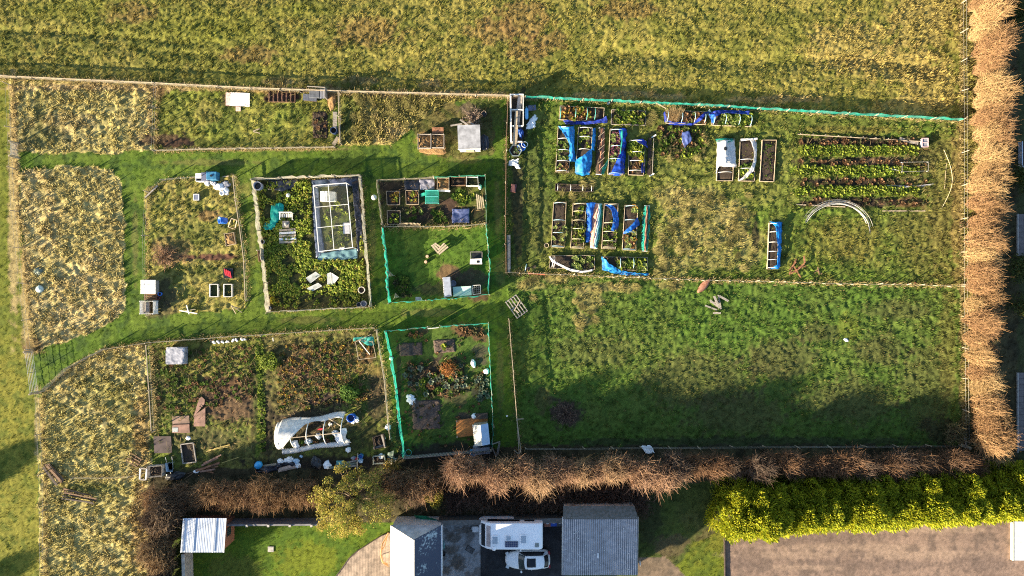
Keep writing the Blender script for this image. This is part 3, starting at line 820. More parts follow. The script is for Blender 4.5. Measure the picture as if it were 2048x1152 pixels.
leafy_shrub('garden_shrub', 'small rounded yellow-green shrub with a pale trunk between the brambles and the caravan wall', 'shrub', 872, 985, 1500, 2.6, .95, [(.19, .17, .02), (.14, .14, .02), (.24, .19, .03)], .085)
leafy_shrub('flowering_plant', 'bright yellow plant in the lower-left corner of the leafy netted plot', 'plant', 549, 600, 350, .6, .34, [(.42, .34, .02), (.30, .26, .03)], .08, 5)
leafy_shrub('flowering_plant', 'orange-yellow plant touching the bright yellow plant in the leafy plot', 'plant', 558, 601, 200, .4, .26, [(.30, .20, .03), (.2, .17, .03)], .07, 4)
leafy_shrub('shrub', 'golden autumn shrub at the hedge edge below the green sheet', 'shrub', 787, 928, 700, 1.2, .9, [(.30, .19, .03), (.22, .16, .03), (.13, .10, .03)], .08)
leafy_shrub('vegetable_plant', 'tall leafy crop block with dark green leaves above the blue barrel', 'crop', 700, 785, 2600, .7, .95, [(.05, .11, .02), (.07, .14, .025), (.11, .17, .03)], .11, 22)
leafy_shrub('vegetable_plant', 'light lime-green leafy crop along the dividing track at the upper left of the weedy plot', 'crop', 541, 722, 1800, .55, .9, [(.17, .22, .03), (.13, .19, .025), (.21, .25, .05)], .10, 18)
leafy_shrub('vegetable_plant', 'yellow-leaved plant in the raised bed with the dangling blue net', 'plant', 1281, 319, 300, .5, .42, [(.40, .36, .03), (.30, .30, .04)], .08, 6)
for (x, y, lab) in ((2046, 30, 'topmost dark green shrub beyond the eastern hedge'), (2048, 360, 'dark green shrub above the paved strip beyond the eastern hedge'), (2046, 610, 'dark evergreen shrub lowest in the strip beyond the eastern hedge'), (2044, 540, 'dark evergreen shrub below the middle of the strip beyond the eastern hedge')):
    leafy_shrub('evergreen_shrub', lab, 'shrub', x - 16, y, 1500, 1.6, 1.5, [(.04, .06, .015), (.055, .075, .016), (.10, .09, .02)], .1, 14)

# conifer hedge ---------------------------------------------------------------


def conifer(rng, hgt, rad, n):
    u = rng.random(n); z = hgt * (1 - u ** 1.5) * .97
    f = np.sqrt(np.clip(1 - (z / hgt) ** 2.6, 0, 1))
    a = rng.uniform(0, 6.28, n)
    lump = 1 + .16 * np.sin(a * 3 + z * 1.7) + .12 * np.sin(a * 5 - z * 2.6)
    r = rad * (.05 + .95 * f) * np.where(z > hgt * .8, np.sqrt(rng.random(n)), rng.uniform(.7, 1.0, n)) * lump
    P = np.stack([np.cos(a) * r, np.sin(a) * r, z + .12], 1)
    d = np.stack([np.cos(a) * .8 * f + .1, np.sin(a) * .8 * f - .1, .6 + rng.normal(0, .25, n)], 1) + rng.normal(0, .28, (n, 3)); d /= np.linalg.norm(d, axis=1, keepdims=True)
    s = np.cross(d, rng.normal(0, 1, (n, 3))); s /= np.linalg.norm(s, axis=1, keepdims=True)
    ln = rng.uniform(.2, .44, n)[:, None]; w = ln * .32
    Vv = np.stack([P - d * ln * .4, P + s * w * .5 + d * ln * .05, P + d * ln * .6, P - s * w * .5 + d * ln * .05], 1).reshape(-1, 3)
    F = np.arange(n * 4).reshape(-1, 4)
    cols = np.array([(.24, .28, .016), (.32, .335, .019), (.37, .35, .022), (.13, .17, .014)])
    c = cols[rng.integers(0, 4, n)] * rng.uniform(.8, 1.2, n)[:, None]
    return Vv, F, np.repeat(c, 4, axis=0)


CP = []
for i in range(4):
    e = thing('conifer_tree', 'x', 'tree', (0, 0, 0))
    V_, F_, C_ = conifer(r_, 5.0, 1.9, 5600)
    add_mesh('crown', fast_mesh('crown', V_, F_, C_), M_leaf, e)
    MB().tube([(0, 0, -.1), (0, 0, 2), (0, 0, 4.4)], [.16, .11, .03], 8).build('trunk', M_bark, e)
    CP.append(e)
sp = []
x = 1448
while x < 2110:
    sp.append((x, 1016 - (x - 1462) * .062 + random.uniform(-3, 3), random.uniform(.96, 1.02))); x += 25
x = 1455
while x < 2110:
    sp.append((x, 978 - (x - 1462) * .045 + random.uniform(-5, 5), random.uniform(.72, .86))); x += 36
plant_copies(CP, sp, 'bushy green conifer in the thick evergreen hedge above the gravel yard', 'conifers of the evergreen hedge', .05)

# leafy ground cover of the netted plot: nobody could count these leaves
parts = []
g_poly = [(512, 366), (715, 357), (733, 608), (537, 617)]
n_c = 0
for i in range(6500):
    px, py = r_.uniform(505, 740), r_.uniform(352, 622)
    if not inpoly(g_poly, np.array([px]), np.array([py]))[0]: continue
    if 622 < px < 722 and py < 520: continue
    p = G(px, py)
    dn = float(fbm(p.x / 1.3, p.y / 1.3, 3, 33))
    if dn < .37 or (py > 590 and r_.random() < .7) or (600 < px < 660 and py > 575 and r_.random() < .8): continue
    if py < 440 and r_.random() < .45: continue
    cs = [(.22, .28, .035), (.17, .24, .03), (.27, .30, .05)] if r_.random() < .75 else [(.28, .24, .05), (.11, .16, .025)]
    rr = r_.uniform(.11, .22)
    parts.append(leaf_cloud(r_, 12, (p.x, p.y, zat(p.x, p.y) + rr * .7), (rr, rr, rr * .6), .14, cs, .7, 1.2, .5)); n_c += 1
V_, F_, C_ = merge(parts)
tag(add_mesh('leafy_ground_cover', fast_mesh('leafy_ground_cover', V_, F_, C_), M_leaf), 'dense green leafy ground cover filling the plot with the greenhouse', 'ground cover', kind='stuff')
# ================================================================== shared surfaces
WOODP = mat('pale weathered wood', (.42, .34, .24), .85, .25, 5, stretch=(1, 6, 6))
WOODG = mat('grey weathered wood', (.30, .27, .24), .9, .3, 5, stretch=(1, 5, 5))
WOODB = mat('brown wood', (.20, .12, .07), .85, .3, 5, stretch=(1, 5, 5))
WOODR = mat('reddish brown stained wood', (.27, .125, .065), .8, .3, 5)
WOODO = mat('orange stained decking', (.40, .165, .04), .6, .3, 1.2, col2=(.30, .115, .03))
WOODD = mat('dark wet wood', (.07, .052, .042), .8, .3, 6)
WHITEW = mat('white painted wood', (.72, .70, .66), .7, .15, 6)
POSTM = mat('fence post wood', (.36, .30, .22), .9, .25, 7)
TEAL = mat('teal windbreak net', (.04, .50, .40), .7, .25, 1.6, transl=.5, alpha=.58)
TEALD = mat('dark green windbreak net', (.03, .30, .20), .7, .25, 2, transl=.3, alpha=.8)
PALEN = mat('pale dry wire netting', (.50, .43, .31), .9, .3, 3, transl=.3, alpha=.22)
WHITEN = mat('whitish plastic netting', (.55, .52, .44), .8, .2, 3, transl=.35, alpha=.5)
WIRE = mat('galvanised wire', (.35, .34, .31), .5, .1, 8, metal=.4)
BLUEN = mat('bright blue netting', (.012, .17, .66), .55, .4, 3, transl=.3, alpha=.84, col2=(.02, .09, .36))
DBLUEN = mat('deep blue netting', (.012, .045, .42), .6, .4, 3, transl=.25, alpha=.86, col2=(.02, .03, .16))
SKYBL = mat('light blue netting', (.02, .30, .74), .5, .3, 3, transl=.35, alpha=.88, col2=(.03, .17, .44))
FLEECE = mat('white fleece', (.80, .79, .78), .8, .12, 4, transl=.35, alpha=.97)
SHEETW = mat('milky polythene', (.88, .87, .85), .4, .15, 2.5, transl=.35, alpha=.95, spec=.4, col2=(.72, .71, .69))
PIPEW = mat('white plastic pipe', (.74, .74, .72), .4, .1, 6, spec=.5)
PIPEB = mat('pale blue plastic pipe', (.38, .60, .70), .4, .1, 6, spec=.5)
PIPEG = mat('teal plastic pipe', (.12, .50, .46), .4, .1, 6, spec=.5)
SOILM = mat('dark bed soil', (.026, .018, .013), .95, .5, 14, bump=.6, col2=(.05, .036, .026))
SOILB = mat('brown bed soil', (.060, .040, .028), .95, .5, 14, bump=.6)
COMPO = mat('strawy compost', (.32, .20, .085), .95, .4, 12, bump=.8, col2=(.13, .07, .03))
PLASW = mat('white plastic', (.78, .79, .80), .45, .1, 4, spec=.5)
PLASB = mat('blue plastic', (.015, .13, .55), .4, .2, 3, spec=.5)
PLASK = mat('black plastic', (.014, .015, .018), .35, .4, 5, spec=.5)
PLASG = mat('grey plastic', (.22, .23, .27), .4, .15, 5, spec=.5)
SHEETK = mat('black plastic sheeting', (.018, .021, .034), .3, .5, 3, bump=.7, spec=.6)
SHEETN = mat('dark blue ground sheet', (.055, .065, .12), .35, .4, 2.2, bump=.8, spec=.5, col2=(.03, .05, .075))
REDM = mat('red plastic', (.55, .03, .05), .5, .2, 5)
STEEL = mat('galvanised steel', (.42, .43, .44), .45, .15, 5, metal=.6)
RUST = mat('rusty iron', (.22, .085, .05), .8, .4, 6, col2=(.30, .16, .11))
CONC = mat('concrete', (.36, .34, .31), .9, .2, 4, bump=.2)
GLASSM = mat('clear greenhouse sheet', (.25, .28, .25), .3, .1, 2, alpha=.04, spec=.05)
TARPB = mat('blue tarpaulin', (.03, .16, .30), .4, .3, 3, spec=.5)


class Th:
    """A thing standing at photo pixel (px, py); q() turns photo pixels into its own metres."""
    def __init__(s, name, label, cat, px, py, group=None, z=None):
        o = G(px, py); zz = zat(o.x, o.y) if z is None else z
        s.o = Vector((o.x, o.y, zz)); s.e = thing(name, label, cat, s.o, 0, group); s.base = zz

    def q(s, px, py, z=0.0):
        g = G(px, py, max(z, 0)); return Vector((g.x - s.o.x, g.y - s.o.y, z))

    def gq(s, px, py, z=0.0):
        """the point at height z standing above ground pixel (px, py)"""
        g = G(px, py); return Vector((g.x - s.o.x, g.y - s.o.y, z))


def lerp(a, b, t): return a + (b - a) * t


def resample(pts, step):
    out = [Vector(pts[0])]; acc = 0
    for a, b in zip(pts, pts[1:]):
        a = Vector(a); b = Vector(b); n = max(1, int(round((b - a).length / step)))
        for i in range(1, n + 1): out.append(a.lerp(b, i / n))
    return out


def fence(label, pts, h=1.1, net=None, spacing=3.0, post=.09, rails=0, wires=2, ragged=.06, cat='fence', name='fence', postmat=None, lean=.12, group=None, wav=.05, fringe=False, netz=0.0):
    """pts: the top line in photo pixels. Posts are parts of their own, the net one part."""
    W = [G(x, y, h) for x, y in pts]
    W = [Vector((p.x, p.y, 0)) for p in W]
    o = W[0]; e = thing(name, label, cat, (o.x, o.y, 0), 0, group)
    L_ = [p - Vector((o.x, o.y, 0)) for p in W]
    ps = resample(L_, spacing)
    for i, p in enumerate(ps):
        m = MB(); t = Vector((random.uniform(-lean, lean), random.uniform(-lean, lean), 0))
        hh = h * random.uniform(.98, 1.12)
        m.tube([p + Vector((0, 0, -.15)), p + t * .5 + Vector((0, 0, hh * .55)), p + t + Vector((0, 0, hh))], [post * .5, post * .5, post * .45], 7)
        m.build('post', postmat or POSTM, e)
    fine = resample(L_, .32)
    if rails:
        m = MB()
        for k in range(rails):
            z = h * (.95 - .42 * k)
            for a, b in zip(ps, ps[1:]): m.bar(a + Vector((0, 0, z)), b + Vector((0, 0, z)), .05, .1)
        m.build('rail', WOODB if rails > 1 else WOODP, e)
    if wires:
        m = MB()
        for k in range(wires): m.tube([p + Vector((0, 0, h * (.9 - .4 * k))) for p in ps], .007, 4)
        m.build('wire', WIRE, e)
    if net:
        rows = []
        nz = 4
        prof = [(random.uniform(-ragged, ragged), random.uniform(-wav, wav)) for _ in fine]
        for k in range(nz + 1):
            r = []
            for i, p in enumerate(fine):
                d = (fine[min(i + 1, len(fine) - 1)] - fine[max(i - 1, 0)]); d = d.normalized() if d.length else Vector((1, 0, 0))
                nrm = Vector((-d.y, d.x, 0))
                z = netz + (h - netz) * k / nz * (1 + (prof[i][0] if k == nz else 0) + .05 * math.sin(i * .33))
                r.append(p + nrm * (prof[i][1] * (k / nz + .3)) + Vector((0, 0, max(z, -.02))))
            rows.append(r)
        m = MB(); m.grid(rows, .008); m.build('net', net, e)
    if fringe:
        n = len(fine) * 16
        idx = RNG.integers(0, len(fine), n); P = np.array([tuple(fine[i]) for i in idx]) + RNG.normal(0, .14, (n, 3)) * np.array([1, 1, 0])
        P[:, 2] = -.02
        t = RNG.random(n)[:, None]
        Vb, Fb, Cb = blades(P, RNG.uniform(.25, .75, n) * fringe, np.full(n, .035), np.clip(RNG.normal(.55, .2, n), .05, .95), RNG.uniform(0, 6.28, n), np.array((.40, .31, .16)) * t + np.array((.27, .21, .09)) * (1 - t))
        tag(add_mesh('dry_grass', fast_mesh('dry_grass', Vb, Fb, Cb), M_blade, e), kind='stuff')
    return e


fence('long wire fence with dry grass along it between the open field and the plots', [(-60, 149), (0, 151), (306, 165), (500, 175), (676, 181), (1018, 190)], .85, PALEN, 3.0, rails=1, fringe=1.0)
fence('long turquoise net fence between the open field and the raised-bed plot', [(1050, 191), (1400, 207), (1700, 225), (1930, 237)], .9, TEAL, 2.9, lean=.05, fringe=.8)
fence('sagging wire fence on pale posts along the western grass strip', [(8, 165), (20, 420), (44, 640), (52, 700)], 1.1, None, 3.4, fringe=.9)
fence('wire fence along the western edge of the lowest uncut plot', [(68, 790), (76, 950), (78, 1180)], 1.1, None, 3.4, fringe=.8)
fence('short overgrown fence between the straw-coloured plot and the plot with the white paving', [(306, 168), (302, 298)], .9, None, 2.2, fringe=.6)
fence('low ragged netting fence below the plot with the white paving', [(303, 300), (400, 297), (540, 295), (668, 293)], .7, PALEN, 2.6, fringe=.6, ragged=.25)
fence('grey rail fence beside the long straw grass corner', [(676, 183), (679, 285)], 1.1, None, 2.4, rails=1)
fence('brown post and rail fence dividing the small plots from the bed plot', [(1016, 192), (1012, 300), (1011, 430), (1012, 545)], 1.2, None, 2.4, rails=3, fringe=.5)
fence('post and wire fence with dead grass beside the empty field', [(1018, 640), (1026, 740), (1034, 840), (1042, 905)], 1.2, PALEN, 2.4, rails=1, fringe=.5)
fence('crooked wire fence round the western side of the weedy plot with the brush pile', [(400, 352), (322, 358), (289, 383), (284, 470), (285, 560), (292, 630)], .9, None, 3.0, fringe=.45)
fence('dark leaning fence on the eastern side of the weedy plot with the brush pile', [(465, 352), (470, 400), (478, 450), (487, 520), (490, 600)], .9, None, 2.6, fringe=.4, rails=1)
fence('pale net fence all round the leafy plot with the greenhouse', [(502, 357), (612, 352), (718, 349), (728, 480), (739, 614), (640, 618), (533, 624), (520, 510), (502, 357)], 1.15, WHITEN, 2.8, wav=.08, fringe=.4)
fence('thin fence round the plot of small soil beds, green-netted at one end', [(763, 448), (757, 405), (752, 359), (865, 354)], 1.0, PALEN, 2.6)
fence('dull green net fence behind the compost crates', [(866, 354), (920, 352), (970, 350), (972, 400), (972, 444)], 1.0, TEALD, 2.4)
fence('pale strip of dry netting between the soil beds and the grass pen', [(768, 452), (850, 453), (930, 451), (972, 446)], .9, PALEN, 2.4, fringe=.9)
fence('turquoise net fence round three sides of the grass pen with the hen house', [(762, 454), (768, 500), (773, 545), (772, 575), (778, 605), (850, 601), (905, 597), (977, 589), (979, 540), (975, 490), (971, 447)], 1.25, TEAL, 2.5, wav=.1)
fence('curving netting fence along the lower side of the mown track', [(76, 786), (130, 736), (200, 700), (290, 686), (440, 675), (520, 670), (660, 661), (745, 656)], 1.0, PALEN, 3.0, fringe=.7)
fence('yellowish fence line between the uncut plot and the plot with deck panels', [(291, 690), (297, 780), (302, 862)], 1.0, None, 3.0, rails=1, fringe=.7)
fence('sagging wire fence between the polytunnel plot and the turquoise-netted lawn plot', [(752, 660), (768, 760), (776, 850), (780, 880)], 1.0, None, 2.6, rails=1, fringe=.5)
fence('turquoise net fence with a gap for the white gate round the lawn plot', [(856, 655), (768, 663), (780, 715), (790, 780), (797, 845), (807, 917)], 1.2, TEAL, 2.5, wav=.08)
fence('turquoise net fence on the eastern side of the lawn plot', [(880, 653), (976, 647), (979, 710), (983, 790), (986, 855), (984, 900)], 1.2, TEAL, 2.5, wav=.08)
fence('low rope fence on short white posts between the bed plot and the empty field', [(1016, 545), (1200, 552), (1408, 560), (1680, 567), (1932, 572)], .75, None, 1.25, post=.08, wires=2, rails=0, postmat=WOODP, lean=.15, fringe=.7)
fence('post and wire fence in front of the tall eastern hedge', [(1934, -60), (1936, 235), (1936, 570), (1940, 885)], 1.0, None, 3.0, post=.08, rails=0, lean=.1, fringe=.6)
fence('post and wire fence in the shade along the southern hedge', [(1050, 900), (1400, 897), (1930, 894)], 1.0, None, 2.9, rails=0, lean=.15)
fence('thin wire fence across the lower end of the uncut plot', [(140, 957), (200, 958), (255, 955), (300, 944)], .7, None, 3.0, wires=2, fringe=.6)
# slatted paling fence of the lawn plot
t = Th('paling_fence', 'grey fence of narrow upright slats at the shaded foot of the lawn plot', 'fence', 812, 912)
m = MB(); k = 0
for i in range(62):
    f = i / 61; p = t.gq(lerp(811, 984, f), lerp(912, 897, f)); m.box(p + Vector((0, 0, .5)), (.07, .03, 1.05), rz=.09)
m.build('paling', WOODG, t.e)
m = MB()
for z in (.25, .85): m.bar(t.gq(811, 913.2, z), t.gq(984, 898.2, z), .04, .08)
m.build('rail', WOODG, t.e)
# gates


def bar_gate(label, px0, py0, px1, py1, h, nb, cat='gate', name='field_gate'):
    t = Th(name, label, cat, px0, py0)
    a = t.gq(px0, py0); b = t.gq(px1, py1)
    m = MB()
    for k in range(nb): z = .15 + (h - .15) * k / (nb - 1); m.tube([a + Vector((0, 0, z)), b + Vector((0, 0, z))], .013, 6)
    m.build('bars', STEEL, t.e)
    m = MB()
    for f in (0, .5, 1): p = a.lerp(b, f); m.tube([p + Vector((0, 0, .1)), p + Vector((0, 0, h + .03))], .035, 6)
    m.build('gate_frame', STEEL, t.e)
    for p in (a, b):
        d = (p - (a + b) / 2).normalized() * .12
        MB().tube([p + d + Vector((0, 0, -.1)), p + d + Vector((0, 0, h + .2))], .07, 8).build('post', POSTM, t.e)
    return t


bar_gate('long galvanised field gate across the mown track on the western boundary', 68, 704, 78, 782, 1.15, 6)
bar_gate('small dark slatted gate where the western boundary meets the upper track', 38, 290, 38, 314, 1.1, 8, name='garden_gate')
t = Th('garden_gate', 'small white wooden gate in the turquoise fence of the lawn plot', 'gate', 858, 656)
m = MB()
for i in range(8): p = t.gq(859 + i * 2.7, 656 - i * .3); m.box(p + Vector((0, 0, .55)), (.09, .03, 1.0))
m.build('boards', WHITEW, t.e); MB().bar(t.gq(858, 656.5, .85), t.gq(880, 654, .85), .05, .1).build('rail', WHITEW, t.e)
t = Th('garden_gate', 'small dark brown gate in the pale fence of the leafy plot', 'gate', 523, 505)
MB().bar(t.gq(523, 503, .5), t.gq(525, 524, .5), .05, 1.0).build('panel', WOODB, t.e); MB().tube([t.gq(523, 502, -.1), t.gq(523, 502, 1.2)], .06).build('post', POSTM, t.e)
# arched stick gate panel
t = Th('stick_hurdle', 'fan of pale split sticks forming an arched panel in the pen fence', 'panel', 808, 451)
m = MB()
for i in range(17):
    f = i / 16; p = t.gq(lerp(797, 838, f), 451); m.bar(p, p + Vector((.22, .15, .55 + .5 * math.sin(PI * f))), .05, .03)
m.build('sticks', WOODP, t.e); MB().bar(t.gq(796, 451, .4), t.gq(839, 451, .4), .04).build('rail', WOODP, t.e)
# ================================================================== builders for garden things


def crumple(rng, r, flat=.6, n=3, amp=.35):
    import bmesh
    bm = bmesh.new(); bmesh.ops.create_icosphere(bm, subdivisions=n, radius=1)
    off = Vector((rng.random() * 50, rng.random() * 50, rng.random() * 50))
    for v in bm.verts:
        k = 1 + amp * mnoise.noise(v.co * 1.4 + off) + amp * .6 * mnoise.noise(v.co * 3.7 + off) + amp * .3 * abs(mnoise.noise(v.co * 8 + off))
        v.co = v.co * k * r; v.co.z = max(v.co.z * flat, -r * .2) + r * .2
    return bm


def lump(name, label, cat, px, py, r, material, flat=.6, sx=1, sy=1, rz=0, amp=.35, group=None, z=0):
    """A soft thing of one piece: a bag, a heap, a crumpled sheet."""
    bm = crumple(random, r, flat, 3, amp)
    me = bpy.data.meshes.new(name); bm.to_mesh(me); bm.free()
    p = G(px, py)
    o = add_mesh(name, me, material, None, (p.x, p.y, zat(p.x, p.y) + z - .02), rz); o.scale = (sx, sy, 1)
    return tag(o, label, cat, group)


def barrel(name, label, cat, px, py, r, h, material, inner=None, group=None, tilt=0, taper=.9):
    t = Th(name, label, cat, px, py, group)
    R_ = Matrix.Rotation(tilt, 4, 'Y')
    m = MB(); m.lathe([(r * taper, 0), (r * (taper + .04), h * .1), (r * 1.02, h * .5), (r, h), (r * .88, h), (r * .86, h * .55), (0.01, h * .5)], 20, (0, 0, r * abs(math.sin(tilt))), True, False, R_)
    m.build('drum', material, t.e, True)
    if inner: MB().lathe([(r * .86, h * .6), (r * .86, h * .62)], 20, (0, 0, r * abs(math.sin(tilt))), True, True, R_).build('contents', inner, t.e)
    m = MB(); m.lathe([(r * 1.0, h * .93), (r * 1.08, h * .95), (r * 1.08, h * 1.01), (r * .94, h * 1.01), (r * .9, h * .95)], 20, (0, 0, r * abs(math.sin(tilt))), False, False, R_)
    m.build('rim', material, t.e, True)
    return t


def plank(name, label, cat, a, b, w, material, z=.06, group=None, th=.04):
    p = G(*a); zz = zat(p.x, p.y)
    q = G(*b); d = q - p
    o = MB().bar((0, 0, 0), (d.x, d.y, random.uniform(-.02, .02)), w, th).build(name, material, None, loc=(p.x, p.y, zz + z))
    return tag(o, label, cat, group)


def pallet(name, label, cat, px, py, w, d, rz, material, nb=7, z=.0, group=None, tiltx=0):
    t = Th(name, label, cat, px, py, group); t.e.rotation_euler = (tiltx, 0, rz)
    m = MB()
    for i in range(nb): m.box((0, lerp(-d / 2 + .05, d / 2 - .05, i / (nb - 1)), z + .13), (w, .09, .02))
    m.build('boards', material, t.e)
    m = MB()
    for x in (-w / 2 + .05, 0, w / 2 - .05): m.box((x, 0, z + .06), (.09, d, .1))
    m.build('bearers', material, t.e)
    return t


def crate(name, label, cat, c, h, material, fill=None, slats=4, group=None, fillh=.6):
    """Open slatted bin on four corners given in photo pixels."""
    cx = sum(p[0] for p in c) / 4; cy = sum(p[1] for p in c) / 4
    t = Th(name, label, cat, cx, cy, group); P = [t.gq(*p) for p in c]
    for i in range(4):
        a, b = P[i], P[(i + 1) % 4]; m = MB()
        for k in range(slats): z = h * (k + .5) / slats; m.bar(a + Vector((0, 0, z)), b + Vector((0, 0, z)), .025, h / slats * .72)
        m.build('side', material, t.e)
    for p in P: MB().tube([p + Vector((0, 0, -.05)), p + Vector((0, 0, h + .05))], .045, 4).build('post', material, t.e)
    if fill:
        m = MB(); n = 9; rows = []
        for i in range(n):
            u = i / (n - 1); r = []
            for j in range(n):
                v = j / (n - 1); p = (P[0].lerp(P[1], u * .94 + .03)).lerp(P[3].lerp(P[2], u * .94 + .03), v * .94 + .03)
                r.append((p.x, p.y, h * fillh * (1 + .5 * (random.random() - .5)) + .12 * math.sin(PI * u) * math.sin(PI * v)))
            rows.append(r)
        m.grid(rows, .08); m.build('contents', fill, t.e, True)
    return t


def cloth(name, label, cat, rows, material, wr=.05, n=9, m_=11, group=None, th=.01, parent=None):
    """A sheet through a small grid of (px, py, z) seen points, smoothed and wrinkled."""
    A = np.array([[tuple(G(*p)) for p in r] for r in rows]); r, c, _ = A.shape
    n = max(n, r); m_ = max(m_, c)
    o = A[0, 0].copy(); o[2] = 0
    u = np.linspace(0, r - 1, n); v = np.linspace(0, c - 1, m_); P = np.zeros((n, m_, 3))
    for i in range(n):
        a = min(int(u[i]), r - 2); f = u[i] - a
        for j in range(m_):
            b = min(int(v[j]), c - 2); g = v[j] - b
            P[i, j] = (A[a, b] * (1 - f) + A[a + 1, b] * f) * (1 - g) + (A[a, b + 1] * (1 - f) + A[a + 1, b + 1] * f) * g
    s = random.uniform(0, 90)
    xx = P[..., 0] + s; yy = P[..., 1] + s
    P[..., 2] += wr * ((fbm(xx / .35, yy / .35, 2, 3) - .5) * 2.4 + np.abs(vnoise(xx / .18 + yy / .5, yy / .3, 6) - .5))
    P[..., 0] += wr * (vnoise(xx / .3, yy / .3, 11) - .5); P[..., 1] += wr * (vnoise(xx / .3, yy / .3, 13) - .5)
    P[..., 2] = np.maximum(P[..., 2], .03)
    ob = MB().grid(P - o, th).build(name, material, parent, True, loc=o if parent is None else None)
    return tag(ob, label, cat, group) if parent is None else ob


def arc(a, b, h, n=9, lean=Vector((0, 0, 0))):
    return [a.lerp(b, i / n) + Vector((0, 0, h * math.sin(PI * i / n) ** .7)) + lean * math.sin(PI * i / n) for i in range(n + 1)]


# small leafy crops: four looks, copied
CROPS = {}; CROPA = {}; MASS = []; NSINGLE = [0]


def crop_mesh(key):
    if key in CROPS: return CROPS[key]
    cols = {'green': [(.09, .15, .02), (.06, .11, .016)], 'pale': [(.30, .34, .12), (.20, .26, .07)], 'purple': [(.20, .045, .10), (.30, .09, .17), (.08, .09, .03)], 'orange': [(.36, .19, .04), (.30, .25, .05), (.24, .11, .03)],
            'grey': [(.16, .20, .15), (.10, .14, .09)], 'brown': [(.20, .11, .055), (.13, .075, .04)], 'lime': [(.24, .28, .04), (.16, .22, .03)], 'dull': [(.08, .08, .035), (.05, .06, .02), (.11, .09, .05)]}[key]
    rng = np.random.default_rng(len(CROPS) + 50)
    n = 26; a = rng.uniform(0, 6.28, n); ln = rng.uniform(.12, .26, n); el = rng.uniform(.1, 1.1, n)
    d = np.stack([np.cos(a) * np.cos(el), np.sin(a) * np.cos(el), np.sin(el)], 1); s = np.stack([-np.sin(a), np.cos(a), a * 0], 1)
    b = d * ln[:, None] * .15; t_ = d * ln[:, None] * 1.2; t_[:, 2] -= ln * .25; mid = d * ln[:, None] * .75; w = ln[:, None] * .3
    V = np.stack([b, mid + s * w, t_, mid - s * w], 1).reshape(-1, 3); V[:, 2] += .03
    c = np.array(cols)[rng.integers(0, len(cols), n)] * rng.uniform(.8, 1.25, n)[:, None]
    CROPA[key] = (V, np.repeat(c, 4, axis=0)); CROPS[key] = fast_mesh('leafy_plant', V, np.arange(n * 4).reshape(-1, 4), np.repeat(c, 4, axis=0)); CROPS[key].materials.append(M_leaf)
    return CROPS[key]


def crops(keys, c, n, label, group, z=.16, size=1.0, inset=.12, cat='plant', name='leafy_plant'):
    """n single plants standing inside a quadrilateral of photo pixels."""
    P = [G(*p) for p in c]
    out = []
    for i in range(n):
        u = inset + (1 - 2 * inset) * random.random(); v = inset + (1 - 2 * inset) * random.random()
        p = (P[0].lerp(P[1], u)).lerp(P[3].lerp(P[2], u), v)
        ky = random.choice(keys); me = crop_mesh(ky); s = size * random.uniform(.65, 1.3)
        if 'weed' in label or n > 24 or NSINGLE[0] > 290:
            a = random.uniform(0, 6.28); V0, C0 = CROPA[ky]; s *= .8 if 'weed' in label else 1
            R0 = np.array([[math.cos(a), -math.sin(a), 0], [math.sin(a), math.cos(a), 0], [0, 0, 1]]) * s
            MASS.append((V0 @ R0.T + np.array([p.x, p.y, max(zat(p.x, p.y), 0) * .5 + z]), C0 * random.uniform(.7, 1.1))); continue
        NSINGLE[0] += 1
        o = bpy.data.objects.new(name, me); link(o)
        o.location = (p.x, p.y, max(zat(p.x, p.y), 0) * .5 + z); o.rotation_euler = (0, 0, random.uniform(0, 6.28)); o.scale = (s, s, s)
        tag(o, label, cat, group); out.append(o)
    return out


def bed(label, c, hoops=(), hoopmat=None, hh=.6, h=.2, board=None, soil=None, across=True, group=None, name='raised_bed', rad=.022):
    """A board-edged bed on four pixel corners (clockwise from the first); hoops: fractions along the long side."""
    cx = sum(p[0] for p in c) / 4; cy = sum(p[1] for p in c) / 4
    t = Th(name, label, 'raised bed', cx, cy, group, z=0); P = [t.gq(*p) for p in c]
    for i in range(4):
        MB().bar(P[i] + Vector((0, 0, h / 2)), P[(i + 1) % 4] + Vector((0, 0, h / 2)), .036, h + .06).build('board', board or WOODP, t.e)
    rows = []
    for i in range(12):
        u = .015 + .97 * i / 11
        rows.append([tuple((P[0].lerp(P[1], .02 + .96 * v)).lerp(P[3].lerp(P[2], .02 + .96 * v), u) + Vector((0, 0, h * .72 + random.uniform(-.05, .05)))) for v in np.linspace(0, 1, 8)])
    MB().grid(rows, .1).build('soil', soil or SOILM, t.e, True)
    long01 = (P[1] - P[0]).length > (P[3] - P[0]).length
    for f in hoops:
        if long01: a = P[0].lerp(P[1], f); b = P[3].lerp(P[2], f)
        else: a = P[0].lerp(P[3], f); b = P[1].lerp(P[2], f)
        MB().tube(arc(a, b, hh), rad, 6).build('hoop', hoopmat or PIPEW, t.e, True)
    return t


